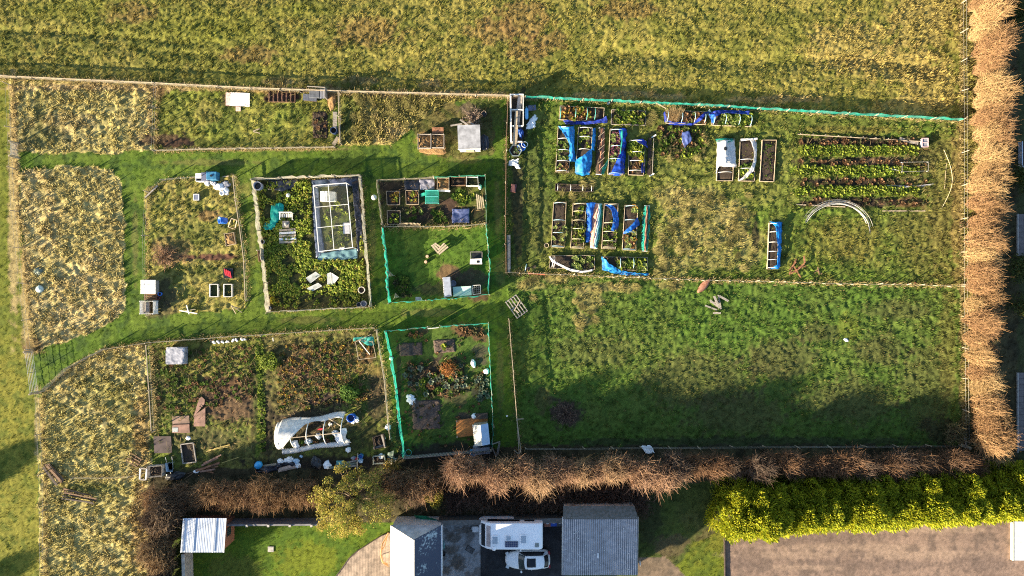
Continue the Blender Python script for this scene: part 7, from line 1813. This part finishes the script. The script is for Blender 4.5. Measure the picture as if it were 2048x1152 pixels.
rf.grid(rows, .02); rf.build('roof', mat('ribbed bluish metal', (.46, .52, .62), .5, .12, 1.2, metal=.1, spec=.5, wave=('X', 1.15, .3)), t.e)  # ribs almost flat; their shading is painted on as stripes
for i in (0, .245, .735, 1): MB().bar((lerp(x0, x1, i), y0, zs(y0) + .06), (lerp(x0, x1, i), y1, zs(y1) + .06), .08, .03).build('roof_flashing', PLASW, t.e)
# boundary walls
t = Th('garden_wall', 'dark panelled wall with concrete gravel boards above the lawn', 'wall', 550, 1040)
MB().bar(t.gq(462, 1038, .85), t.gq(645, 1037, .85), .16, 1.7).build('panel', mat('grey concrete wall', (.10, .10, .11), .9, .4, 2.5, col2=(.17, .17, .18)), t.e)
for i in range(5): p = t.gq(466 + i * 42, 1038.4, .92); MB().box(p, (.2, .2, 1.84)).build('post', CONC, t.e)
MB().bar(t.gq(462, 1042, .12), t.gq(640, 1041, .12), .06, .24).build('gravel_board', WOODP, t.e)
t = Th('garden_wall', 'pale rendered side wall running below the brick shed', 'wall', 388, 1125); MB().bar(t.gq(383, 1095, .8), t.gq(386, 1200, .8), .22, 1.6).build('wall', CONC, t.e); MB().bar(t.gq(383, 1095, 1.63), t.gq(386, 1200, 1.63), .3, .06).build('coping', mat('pale coping', (.46, .42, .35), .9, .2, 3), t.e)
t = Th('garden_wall', 'dark mossy stone wall behind the caravan', 'wall', 1000, 1035); MB().bar(t.gq(880, 1034, .8), t.gq(1130, 1029, .8), .32, 1.6).build('wall', mat('mossy dark stone', (.05, .05, .045), .95, .4, 4, col2=(.09, .095, .085), bump=.5), t.e); MB().bar(t.gq(880, 1034, 1.63), t.gq(1130, 1029, 1.63), .44, .08).build('coping', mat('mossy coping', (.085, .085, .08), .95, .4, 5, col2=(.14, .14, .135)), t.e)
cloth('green_sheet', 'bright green sheeting showing between the tree and the wall', 'sheet', [[(828, 1030, .9), (850, 1032, 1.2), (878, 1040, 1.3)], [(832, 1038, .5), (850, 1040, .7), (878, 1045, .8)]], mat('emerald sheet', (.01, .25, .12), .5, .3, 3), .07, 8, 14)
# lawn slab, deck
tag(MB().box((0, 0, .04), (.55, .52, .06)).build('paving_slab', CONC, None, loc=G(542, 1098), bevel=.02), 'single pale square slab with a small ring set in the lawn', 'slab')
t = Th('deck', 'grey-brown timber deck with a curved edge beside the white outbuilding', 'deck', 735, 1120, z=0)
pts = [(780, 1064), (764, 1070), (740, 1085), (715, 1101), (698, 1116), (684, 1136), (672, 1152), (650, 1190), (650, 1240), (780, 1240)]
q = [t.gq(*p) for p in pts]
MB().prism([(p.x, p.y) for p in reversed(q)], .0, .2).build('boards', mat('weathered decking', (.30, .235, .185), .8, .25, 2.5, wave=('X', 2.2, .45)), t.e)
m = MB()
for a, b in zip(q[:8], q[1:9]): m.bar(a + Vector((0, 0, .13)), b + Vector((0, 0, .13)), .06, .24)
m.build('fascia', WOODD, t.e)
t = Th('vine_arch', 'curved orange-brown driftwood arch against the white outbuilding', 'arch', 772, 1095); m = MB()
m.tube([t.gq(778, 1064, .3), t.gq(770, 1078, 1.2), t.gq(768, 1096, 1.6), t.gq(770, 1112, 1.3), t.gq(776, 1126, .3)], .07, 7); m.tube([t.gq(764, 1108, .25), t.gq(770, 1118, 1.0), t.gq(778, 1130, .3)], .05, 7); m.tube([t.gq(776, 1068, .3), t.gq(773, 1085, .9), t.gq(767, 1092, 1.4)], .05, 7)
m.build('branch', mat('orange driftwood', (.46, .25, .11), .8, .2, 5), t.e, True)
# white gabled outbuilding
hW, hR = 2.9, 4.9
t = Th('outbuilding', 'white gabled outbuilding, one roof slope speckled with moss', 'outbuilding', 830, 1100, z=0)
def U(px, py, z): g = G(px, py, z); return Vector((g.x - t.o.x, g.y - t.o.y, z))
e0, e1 = U(781, 1051, hW), U(882, 1051, hW); r0 = U(827, 1080, hR)
dy = -5.0
W = [Vector((e0.x + .1, e0.y - .15, 0)), Vector((e1.x - .1, e1.y - .15, 0)), Vector((e1.x - .1, e1.y + dy, 0)), Vector((e0.x + .1, e0.y + dy, 0))]
m = MB(); z1 = hW - .1; rx = r0.x
vs = [(W[0].x, W[0].y, 0), (W[1].x, W[1].y, 0), (W[2].x, W[2].y, 0), (W[3].x, W[3].y, 0), (W[0].x, W[0].y, z1), (W[1].x, W[1].y, z1), (W[2].x, W[2].y, z1), (W[3].x, W[3].y, z1), (rx, r0.y - .1, hR - .15), (rx, W[2].y, hR - .1)]
m.add(vs, [(0, 1, 5, 4)[::-1], (4, 5, 8), (2, 3, 7, 6)[::-1], (6, 7, 9), (1, 2, 6, 5)[::-1], (3, 0, 4, 7)[::-1]]); m.build('wall', mat('white render', (.70, .69, .67), .85, .15, 2), t.e)
yb = e0.y + dy
MB().slab([(e0.x, yb, hW), (rx, yb, hR), (rx, r0.y, hR), (e0.x, e0.y, hW)], .1).build('roof', mat('pale roof felt', (.62, .58, .52), .8, .15, 2), t.e)
mm, ntt, bb = new_mat('mossy roof in painted shade'); tc = ntt.nodes.new('ShaderNodeTexCoord'); vz = ntt.nodes.new('ShaderNodeTexNoise'); vz.inputs['Scale'].default_value = 5; vz.inputs['Detail'].default_value = 5
nz2 = ntt.nodes.new('ShaderNodeTexNoise'); nz2.inputs['Scale'].default_value = .45
ad = ntt.nodes.new('ShaderNodeMath'); ad.operation = 'ADD'; rr = ntt.nodes.new('ShaderNodeMapRange'); rr.inputs[1].default_value = 1.08; rr.inputs[2].default_value = 1.24; mx = ntt.nodes.new('ShaderNodeMix'); mx.data_type = 'RGBA'
mx.inputs['A'].default_value = (.045, .06, .10, 1); mx.inputs['B'].default_value = (.34, .43, .47, 1)  # dark base paints shade onto the slope away from the sun
for v in (vz, nz2): L(ntt, tc.outputs['Object'], v.inputs['Vector'])
L(ntt, vz.outputs['Fac'], ad.inputs[0]); L(ntt, nz2.outputs['Fac'], ad.inputs[1]); L(ntt, ad.outputs[0], rr.inputs[0]); L(ntt, rr.outputs[0], mx.inputs['Factor']); L(ntt, mx.outputs['Result'], bb.inputs['Base Color']); bb.inputs['Roughness'].default_value = .8
MB().slab([(rx + .01, yb, hR), (e1.x, yb, hW), (e1.x, e1.y, hW), (rx + .01, r0.y, hR)], .1).build('roof', mm, t.e)
MB().slab([(e0.x + .02, e0.y + .02, hW), (rx, r0.y + .02, hR), (e1.x - .02, e1.y + .02, hW)][::-1], .1).build('roof_hip', mat('smooth grey hip', (.40, .43, .47), .7, .2, 1.5), t.e)
MB().bar((rx, yb, hR + .02), (rx, r0.y + .02, hR + .02), .16, .05).build('ridge', WHITEW, t.e)
MB().tube([(e1.x + .05, e1.y, hW - .06), (e1.x + .05, yb, hW - .06)], .07, 8).build('gutter', PLASW, t.e); MB().tube([(e1.x + .05, e1.y - .3, hW - .1), (e1.x + .02, e1.y - .3, .0)], .04, 8).build('downpipe', PLASW, t.e)
lump('garden_hose', 'bunch of pale green hose hanging on the outbuilding wall by the yard', 'hose', 887, 1090, .25, mat('pale green hose', (.20, .42, .42), .5, .2, 4), .8, .6, 1.3, 0, .7)
t = Th('wall_lamp', 'small black bucket and pipe by the outbuilding downpipe', 'bucket', 888, 1106); MB().lathe([(.14, 0), (.18, .35), (.15, .35), (.13, .1)], 14, cap1=False).build('body', PLASK, t.e); MB().tube([(-.05, .1, .3), (-.05, .5, .5)], .03).build('handle', PLASK, t.e)
t = Th('drain_cover', 'tilted square drain cover set in the concrete yard', 'drain cover', 940, 1099); MB().box((0, 0, .02), (.78, .52, .03), rz=-.55).build('frame', mat('dark iron', (.06, .06, .06), .7, .2, 6), t.e); MB().box((0, 0, .035), (.68, .42, .02), rz=-.55).build('lid', mat('grey cover', (.13, .13, .135), .8, .3, 6), t.e)

# ------------------------------------------------ caravan
CW = mat('caravan white', (.84, .85, .87), .4, .02, 1.5, spec=.5); DG = mat('dark caravan glass', (.012, .014, .02), .2, .2, 2, spec=.35); LG = mat('rooflight plastic', (.34, .40, .46), .25, .1, 3, spec=.6); CT = mat('caravan bronze trim', (.35, .30, .30), .35, .2, 3)
cz = 2.55
t = Th('caravan', 'white touring caravan with three rooflights and a solar panel', 'caravan', 1015, 1056, z=0)
A = [t.q(952, 1048, cz), t.q(1086, 1045, cz), t.q(1087, 1098, cz), t.q(972, 1102, cz)]
cx0, cx1 = A[0].x + .12, A[1].x; cy1, cy0 = (A[0].y + A[1].y) / 2, (A[2].y + A[3].y) / 2
w2 = (cy1 - cy0) / 2; cyc = (cy0 + cy1) / 2
t.e.location.x += 0
prof = [(cx0 + .55, .45), (cx0 + .12, .8), (cx0 + .05, 1.2), (cx0 + .3, 1.75), (cx0 + .75, 2.3), (cx0 + 1.2, cz), (cx1 - .4, cz + .02), (cx1 - .08, cz - .1), (cx1, 2.2), (cx1 + .02, 1.2), (cx1, .45)]
import bmesh
bm = bmesh.new()
L_ = [[bm.verts.new((x, cyc + s * (w2 - ins), z)) for x, z in prof] for s, ins in ((-1, .0), (1, .0))]
n = len(prof)
bm.faces.new(L_[0]); bm.faces.new(list(reversed(L_[1])))
for i in range(n): bm.faces.new((L_[0][i], L_[1][i], L_[1][(i + 1) % n], L_[0][(i + 1) % n])[::-1])
bmesh.ops.recalc_face_normals(bm, faces=bm.faces)
me = bpy.data.meshes.new('body'); bm.to_mesh(me); bm.free()
for p in me.polygons: p.use_smooth = False
o = add_mesh('body', me, CW, t.e); md = o.modifiers.new('edge', 'BEVEL'); md.width = .14; md.segments = 4; md.limit_method = 'ANGLE'
for k, (yy, ww) in enumerate(((-w2 * .56, .62), (0, .74), (w2 * .56, .62))):
    p0 = Vector((cx0 + .31, cyc + yy, 1.76)); d_ = Vector((.45, 0, .55)).normalized(); nrm = Vector((-.55, 0, .45)).normalized() * .03
    c_ = p0 + d_ * .3; m = MB(); s_ = Vector((0, ww / 2, 0)); m.slab([c_ - d_ * .26 - s_ + nrm, c_ - d_ * .26 + s_ + nrm, c_ + d_ * .3 + s_ + nrm, c_ + d_ * .3 - s_ + nrm][::-1], .02); m.build('front_window', DG, t.e)
MB().box((cx0 + .98, cyc, 2.46), (.4, w2 * 1.55, .03), ry=-.5).build('front_panel', CT, t.e)
for x, y, w, d_ in ((990, 1080, .62, .85), (1017, 1076, .52, .5), (1047, 1078, .62, .85)):
    p = t.q(x, y, cz); r_o = MB().box((p.x, p.y, cz + .06), (w, d_, .1)).build('rooflight', CW, t.e, bevel=.03); MB().box((p.x, p.y, cz + .12), (w * .74, d_ * .78, .04)).build('rooflight_dome', LG, r_o, bevel=.02)
p = t.q(1023, 1088, cz); so_ = MB().box((p.x, p.y, cz + .06), (1.15, .52, .04)).build('solar_panel', mat('solar cells', (.02, .03, .10), .15, .2, 3, spec=.8), t.e)
m = MB()
for i in range(7): m.box((p.x - .55 + i * .183, p.y, cz + .083), (.012, .5, .004))
for j in range(4): m.box((p.x, p.y - .24 + j * .16, cz + .083), (1.12, .012, .004))
m.build('cell_lines', STEEL, so_)
p = t.q(1074, 1090, cz); MB().box((p.x, p.y, cz + .04), (.34, .36, .07)).build('vent', mat('grey vent', (.22, .25, .24), .6, .2, 6), t.e, bevel=.02)
p = t.q(988, 1097, cz); MB().lathe([(.17, 0), (.2, .05), (.12, .1)], 14, (p.x, p.y, cz)).build('aerial', CW, t.e, True)
MB().box(((cx0 + cx1) / 2 - .6, cy1 + .015, 1.75), (2.9, .03, .6)).build('side_window', DG, t.e); MB().box((cx1 - 1.2, cy1 + .015, 1.75), (.9, .03, .6)).build('side_window', DG, t.e)
MB().box((cx1 + .03, cyc, 1.75), (.03, w2 * 1.2, .6)).build('rear_window', DG, t.e)
for s in (-1, 1): MB().lathe([(.1, -.1), (.3, -.1), (.32, 0), (.3, .1), (.1, .1)], 20, ((cx0 + cx1) / 2 + .2, cyc + s * (w2 - .12), .32), rot=Matrix.Rotation(PI / 2, 4, 'X')).build('wheel', PLASK, t.e, True)
m = MB(); m.bar((cx0 + .5, cyc - .5, .45), (cx0 - .75, cyc, .45), .09); m.bar((cx0 + .5, cyc + .5, .45), (cx0 - .75, cyc, .45), .09); m.build('drawbar', STEEL, t.e); MB().box((cx0 - .25, cyc, .6), (.6, .55, .3)).build('hitch_cover', PLASW, t.e, bevel=.05); MB().tube([(cx0 - .75, cyc, .1), (cx0 - .75, cyc, .65)], .05, 8).build('jockey_wheel', PLASK, t.e)

# ------------------------------------------------ car: cross sections along its length
CARW = mat('white car paint', (.84, .84, .85), .35, .02, 1, spec=.4)
t = Th('parked_car', 'white car with a black glass roof panel parked beside the caravan', 'car', 1055, 1113, z=0); t.e.rotation_euler = (0, 0, .03)
Ln, Wd = 4.15, 1.78          # nose at -x
st = [(-.5, .12, .55, .35, .62), (-.49, .36, .66, .25, .74), (-.45, .56, .78, .2, .86), (-.38, .70, .84, .2, .93), (-.29, .80, .93, .18, 1.0), (-.20, .88, .98, .18, 1.05), (-.05, .885, .99, .18, 1.07), (.15, .885, .99, .18, 1.08), (.33, .88, 1.0, .18, 1.1), (.42, .82, 1.0, .2, 1.1), (.48, .62, .95, .28, 1.02), (.5, .34, .85, .4, .9)]
bm = bmesh.new(); rings = []
for f, hw, zt, zb_, zc in st:
    x = f * Ln; hw *= Wd / 1.78
    prof = [(-hw * .86, zb_), (-hw, zb_ + .2), (-hw * 1.0, zt * .72), (-hw * .93, zt * .96), (-hw * .5, zc), (0, zc + .015), (hw * .5, zc), (hw * .93, zt * .96), (hw, zt * .72), (hw, zb_ + .2), (hw * .86, zb_)]
    rings.append([bm.verts.new((x, y, z)) for y, z in prof])
for a, b in zip(rings, rings[1:]):
    for i in range(len(a) - 1): bm.faces.new((a[i], b[i], b[i + 1], a[i + 1]))
    bm.faces.new((a[-1], b[-1], b[0], a[0]))
bm.faces.new(rings[0]); bm.faces.new(list(reversed(rings[-1]))); bmesh.ops.recalc_face_normals(bm, faces=bm.faces)
me = bpy.data.meshes.new('body'); bm.to_mesh(me); bm.free()
for p in me.polygons: p.use_smooth = True
o = add_mesh('body', me, CARW, t.e); md = o.modifiers.new('sub', 'SUBSURF'); md.levels = md.render_levels = 2


def skin(rows, name, material, th=.012, parent=None):
    return MB().grid(rows, th).build(name, material, parent or t.e, True)


def cabin(f, s, lift=0):
    """cabin surface: f 0 windscreen base .. 1 tail base; s -1..1 across"""
    xs = [-.92, -.28, .2, .85, 1.45, 1.98]; zs_ = [1.02, 1.46, 1.56, 1.54, 1.44, 1.04]; ws = [.76, .63, .62, .61, .58, .66]
    k = f * 5; i = min(int(k), 4); u = k - i
    x, z, w_ = lerp(xs[i], xs[i + 1], u), lerp(zs_[i], zs_[i + 1], u), lerp(ws[i], ws[i + 1], u)
    return Vector((x - .09 * s * s * (1 if f < .3 else -1 if f > .75 else 0) * -1, s * w_, z - .05 * abs(s) ** 3 + lift))


skin([[cabin(f, s) for s in np.linspace(-1, 1, 11)] for f in np.linspace(0, 1, 26)], 'roof', CARW, .05)
skin([[cabin(f, s, .012) for s in np.linspace(-.93, .93, 11)] for f in np.linspace(.015, .185, 7)], 'windscreen', mat('windscreen glass', (.05, .07, .07), .15, .3, 1.5, spec=.5), .01)
skin([[cabin(f, s, .014) for s in np.linspace(-.66, .66, 9)] for f in np.linspace(.27, .56, 8)], 'roof_panel', DG, .01)
skin([[cabin(f, s, .012) for s in np.linspace(-.9, .9, 9)] for f in np.linspace(.83, .97, 6)], 'rear_window', DG, .01)
for s in (-1, 1):
    rows = []
    for k in range(5):
        v = k / 4; rows.append([Vector((x, s * lerp(.85 - .02 * abs(x), .65, v), lerp(1.04, 1.49 - .03 * abs(x - .3), v))) for x in np.linspace(-.78 + .5 * v, 1.6 - .25 * v, 9)])
    skin(rows if s > 0 else rows[::-1], 'side_window', DG, .015)
    MB().box((-.62, s * .98, 1.02), (.16, .22, .14)).build('mirror', CARW, t.e, bevel=.04)
    MB().lathe([(.005, .0), (.01, .06), (.07, .06), (.01, .07)], 4).build('door_handle', STEEL, t.e).location = (.35, s * .9, .82)
    MB().box((-1.86, s * .58, .70), (.3, .34, .12), rz=s * .45).build('headlight', mat('headlight', (.55, .58, .60), .1, .1, 3, spec=.9), t.e, bevel=.04)
    MB().box((1.98, s * .62, .86), (.16, .3, .18)).build('tail_light', mat('tail light', (.30, .02, .03), .2, .1, 3), t.e, bevel=.03)
    for x in (-1.28, 1.25):
        w_ = MB().lathe([(.12, -.1), (.31, -.11), (.335, 0), (.31, .11), (.12, .1)], 22, (x, s * .80, .33), rot=Matrix.Rotation(PI / 2, 4, 'X')).build('wheel', PLASK, t.e, True); MB().lathe([(.02, -.02), (.2, -.02), (.2, .02), (.02, .03)], 14, (x, s * .90, .33), rot=Matrix.Rotation(-s * PI / 2, 4, 'X')).build('rim', STEEL, w_)


def wheelie_bin(px, py, label, col):
    t = Th('wheelie_bin', label, 'bin', px, py, z=0); mt = mat('bin ' + label[:12], col, .45, .12, 4)
    m = MB(); B_ = [(-.21, -.24), (.21, -.24), (.21, .2), (-.21, .2)]; T_ = [(-.28, -.34), (.28, -.34), (.28, .3), (-.28, .3)]
    m.add([(x, y, .06) for x, y in B_] + [(x, y, .98) for x, y in T_], [(3, 2, 1, 0), (4, 5, 6, 7)] + [(i, (i + 1) % 4, 4 + (i + 1) % 4, 4 + i) for i in range(4)]); m.build('body', mt, t.e, bevel=.02)
    MB().box((0, -.01, 1.02), (.62, .72, .06)).build('lid', mt, t.e, bevel=.025); MB().box((0, -.05, 1.055), (.2, .12, .012)).build('number_label', PLASW, t.e); MB().tube([(-.24, .36, .96), (.24, .36, .96)], .025).build('handle', mt, t.e)
    for s in (-1, 1): MB().lathe([(.02, -.03), (.1, -.03), (.1, .03), (.02, .03)], 12, (s * .24, .26, .1), rot=Matrix.Rotation(PI / 2, 4, 'Y')).build('wheel', PLASK, t.e)


wheelie_bin(1094, 1038, 'dull orange wheelie bin, first of three by the wall', (.36, .13, .075)); wheelie_bin(1106, 1037, 'bright blue wheelie bin between the two others', (.02, .09, .48)); wheelie_bin(1118, 1037, 'dark grey wheelie bin nearest the garage', (.06, .065, .075))

# ------------------------------------------------ garage with the corrugated roof
t = Th('garage', 'garage with a dark corrugated roof and a mossy ridge', 'garage', 1200, 1100, z=0); hG_ = 2.5
a, b = t.q(1126, 1034, hG_), t.q(1275, 1036, hG_); yb = a.y - 5.3
x0, x1, y0 = a.x, b.x, a.y + .05
rows = []; nr = 37
for y, z in ((y0, hG_ + .25), (y0 - 2.6, hG_ + .0), (yb, hG_ - .25)): rows.append([(lerp(x0, x1, i / (nr * 4)), y, z + .028 * (1 + math.sin(2 * PI * i / 4))) for i in range(nr * 4 + 1)])
MB().grid(rows, .03).build('roof', mat('weathered asbestos with rib shade', (.40, .40, .43), .9, .4, 2.2, col2=(.27, .27, .29), bump=.2, wave=('X', 1.68, .72)), t.e)  # stripes paint the shade between the ribs into the colour
MB().slab([(x0 - .03, y0 - .12, hG_ + .36), (x1 + .03, y0 - .12, hG_ + .36), (x1 - .25, y0 + .85, hG_ - .25), (x0 + .05, y0 + .85, hG_ - .25)], .06).build('roof_edge', mat('mossy roof edge', (.085, .09, .075), .95, .45, 5, col2=(.15, .155, .15), bump=.5), t.e)
m = MB(); xx0, xx1, yy0, yy1 = x0 + .2, x1 - .15, y0 + .7, yb + .15; zz = hG_ - .32
m.add([(xx0, yy0, 0), (xx1, yy0, 0), (xx1, yy1, 0), (xx0, yy1, 0), (xx0, yy0, zz), (xx1, yy0, zz), (xx1, yy1, zz), (xx0, yy1, zz)], [(0, 1, 5, 4), (1, 2, 6, 5), (2, 3, 7, 6), (3, 0, 4, 7)]); m.build('wall', mat('cream render', (.60, .57, .52), .9, .2, 3), t.e)
MB().bar((x0 - .06, y0, hG_ + .12), (x0 - .06, yb, hG_ - .36), .05, .22).build('bargeboard', WHITEW, t.e)
MB().box((xx0 - .04, (yy0 + yy1) / 2 - .4, 1.05), (.06, 2.4, 2.1)).build('door', mat('grey brown door', (.24, .19, .18), .6, .15, 4), t.e)
MB().box((lerp(x0, x1, .47), y0 - 3.5, hG_ - .02), (.1, .45, .1)).build('roof_patch', PLASW, t.e)
m = MB()
for i in range(70):
    v = random.random(); m.box((random.uniform(x0 + .1, x1 - .1), lerp(y0 - .9, yb, v), hG_ + .25 - .5 * (y0 - lerp(y0 - .9, yb, v)) / 5.3 + .045), (random.uniform(.03, .09), random.uniform(.03, .12), .02), rz=random.uniform(0, 3))
m.build('lichen', mat('pale lichen', (.55, .56, .54), .9, .2, 6), t.e)
MB().tube([(x1 + .05, y0, hG_ + .1), (x1 + .05, yb, hG_ - .38)], .05, 8).build('gutter', CONC, t.e)
p = t.gq(1271, 1116); MB().lathe([(.2, -.03), (.27, 0), (.2, .03)], 16, (p.x + .2, p.y, 1.2), False, False, Matrix.Rotation(PI / 2, 4, 'Y')).build('hose_reel', PLASW, t.e, True)
# gravel yard edging, pale hard standing, paved strip beyond the hedge
t = Th('edging', 'dark timber edging between the lawn strip and the gravel yard', 'edging', 1449, 1110, z=0); MB().bar(t.gq(1448, 1068, .08), t.gq(1450, 1240, .08), .09, .2).build('board', WOODD, t.e)
t = Th('terrace', 'corner of a raised pale-tiled terrace with a cream edge by the gravel yard', 'terrace', 2060, 1082, z=0); hp = .3
q0 = t.q(2028, 1043, hp); q1 = t.q(2028, 1121, hp)
MB().box((q0.x + 3.2, (q0.y + q1.y) / 2, hp / 2), (6.4, q0.y - q1.y, hp)).build('tiles', mat('pale blue-grey tile', (.50, .54, .60), .6, .12, 2.5, wave=('Y', 1.1, .15)), t.e); MB().box((q0.x - .06, (q0.y + q1.y) / 2, hp / 2 + .01), (.13, q0.y - q1.y + .04, hp + .02)).build('edging', mat('cream trim', (.62, .55, .38), .7, .1, 4), t.e)
t = Th('seed_bed', 'white-edged dark frame standing beyond the eastern hedge', 'frame', 2042, 310, z=0)
for a, b in (((2037, 285), (2037, 334)), ((2037, 334), (2075, 335)), ((2075, 335), (2075, 285))): MB().bar(t.gq(*a, .25), t.gq(*b, .25), .08, .5).build('rail', mat('bluish white rail', (.5, .54, .62), .6, .1, 4), t.e)
MB().box(t.gq(2056, 310, .06), (1.6, 2.2, .1)).build('floor', SOILM, t.e)
for y0_, y1_, l in ((428, 512, 'grey paved strip beyond the eastern hedge, the upper one'), (745, 905, 'grey paved strip beyond the eastern hedge, the lower one')):
    t = Th('paving', l, 'paving', 2060, (y0_ + y1_) / 2, z=0); m = MB(); n = int((y1_ - y0_) / 12)
    for i in range(n):
        for j in range(4): m.box(t.gq(2040 + j * 13, y0_ + (i + .5) * 12, .05), (.58, .54, .06))
    m.build('slabs', mat('dull paving', (.16, .14, .14), .9, .3, 2.5, col2=(.10, .09, .09)), t.e)
    MB().bar(t.gq(2033, y0_, .1), t.gq(2033, y1_, .1), .1, .2).build('kerb', CONC, t.e)

# ------------------------------------------------ what stands just beyond the lower and western edges and shades the gardens
def house(label, px, py, w, d_, he, hr, rz=0, alongx=True):
    t = Th('house', label, 'house', px, py, z=0); t.e.rotation_euler = (0, 0, rz)
    m = MB(); x, y = w / 2, d_ / 2
    m.add([(-x, -y, 0), (x, -y, 0), (x, y, 0), (-x, y, 0), (-x, -y, he), (x, -y, he), (x, y, he), (-x, y, he), (-x, 0, hr - .15), (x, 0, hr - .15)], [(0, 1, 5, 4), (2, 3, 7, 6), (1, 2, 6, 9, 5), (3, 0, 4, 8, 7)]); m.build('wall', mat('house render', (.55, .52, .46), .9, .15, 2), t.e)
    rf = mat('slate roof', (.09, .09, .10), .7, .3, 3, wave=('Y', 1.4, .2))
    for s in (-1, 1): r0_ = MB().slab([(-x - .3, s * (y + .4), he - .15), (x + .3, s * (y + .4), he - .15), (x + .3, 0, hr), (-x - .3, 0, hr)][::s], .12).build('roof', rf, t.e)
    MB().box((x * .6, 0, hr + .4), (.9, .6, 1.4)).build('chimney', BRICK, r0_)
    for fx in (-.6, 0, .6):
        for z in (1.4, 3.9):
            if z + .7 < he:
                f = MB().box((fx * x, y + .02, z), (1.3, .08, 1.2)).build('window', WHITEW, t.e); MB().box((fx * x, y + .07, z), (1.1, .03, 1.0)).build('pane', DG, f)
    return t


house('two-storey rendered house below the caravan yard', 895, 1226, 10.2, 5.4, 5.8, 10.4)  # house out of view, placed and shaped to shade the yard
SHT = [make_twig_tree('ash_tree', 'tree', np.random.default_rng(77 + i), 6.5, 2.2, 700, GRY, BRN, upright=.6, w=.035, nside=7, wob=.5) for i in range(1)]
plant_copies(SHT, [(-125, 1005, .62, 0, 'bare grey tree just past the western edge of the grass strip'), (-95, 1205, .42, 0, 'smaller bare grey tree past the lower western edge')], 'x', None)

# every further leafy plant and weed, past the single ones: too many to count
Vm = np.concatenate([v for v, c in MASS]); Cm = np.concatenate([c for v, c in MASS])
tag(add_mesh('weeds', fast_mesh('weeds', Vm, np.arange(len(Vm)).reshape(-1, 4), Cm), M_leaf), 'mass of small leafy weeds and crops spread through the beds and plots', 'weeds', kind='stuff')
# ================================================================== camera, sky and sun
cam = bpy.data.cameras.new('camera'); cam.lens = 24; cam.sensor_width = 2 * 24 * (1024 / S) / H
cam.clip_end = 6000; cam.clip_start = .5
co = bpy.data.objects.new('camera', cam); COL.objects.link(co); co.location = (0, 0, H); co.rotation_euler = (0, 0, 0)
SC.camera = co
SUN_EL, SUN_DIR = math.radians(16.5), math.radians(210)      # the sun stands low in the south-west (210 deg anticlockwise from +x)
d = Vector((math.cos(SUN_DIR) * math.cos(SUN_EL), math.sin(SUN_DIR) * math.cos(SUN_EL), math.sin(SUN_EL)))
sl = bpy.data.lights.new('sun', 'SUN'); sl.energy = 5; sl.angle = math.radians(.55); sl.color = (1, .83, .58)
so = bpy.data.objects.new('sun', sl); COL.objects.link(so); so.rotation_euler = d.to_track_quat('Z', 'Y').to_euler(); so.location = d * 200
w = bpy.data.worlds.new('World'); SC.world = w; w.use_nodes = True
nt = w.node_tree; bg = nt.nodes['Background']; sky = nt.nodes.new('ShaderNodeTexSky'); sky.sky_type = 'NISHITA'
sky.sun_disc = False; sky.sun_elevation = SUN_EL; sky.sun_rotation = PI / 2 - SUN_DIR; sky.air_density = 1.0; sky.dust_density = .6; sky.ozone_density = 1.2
nt.links.new(sky.outputs[0], bg.inputs[0]); bg.inputs[1].default_value = .068
vs = SC.view_settings; vs.view_transform = 'Standard'; vs.look = 'None'; vs.exposure = 2.35; vs.gamma = 1
SC.cycles.use_adaptive_sampling = False; SC.cycles.sample_clamp_indirect = 1.5; SC.cycles.caustics_reflective = SC.cycles.caustics_refractive = False; SC.cycles.max_bounces = 4; SC.cycles.diffuse_bounces = 2; SC.cycles.transparent_max_bounces = 10
SC.cycles.filter_width = 1.1; SC.cycles.use_denoising = False
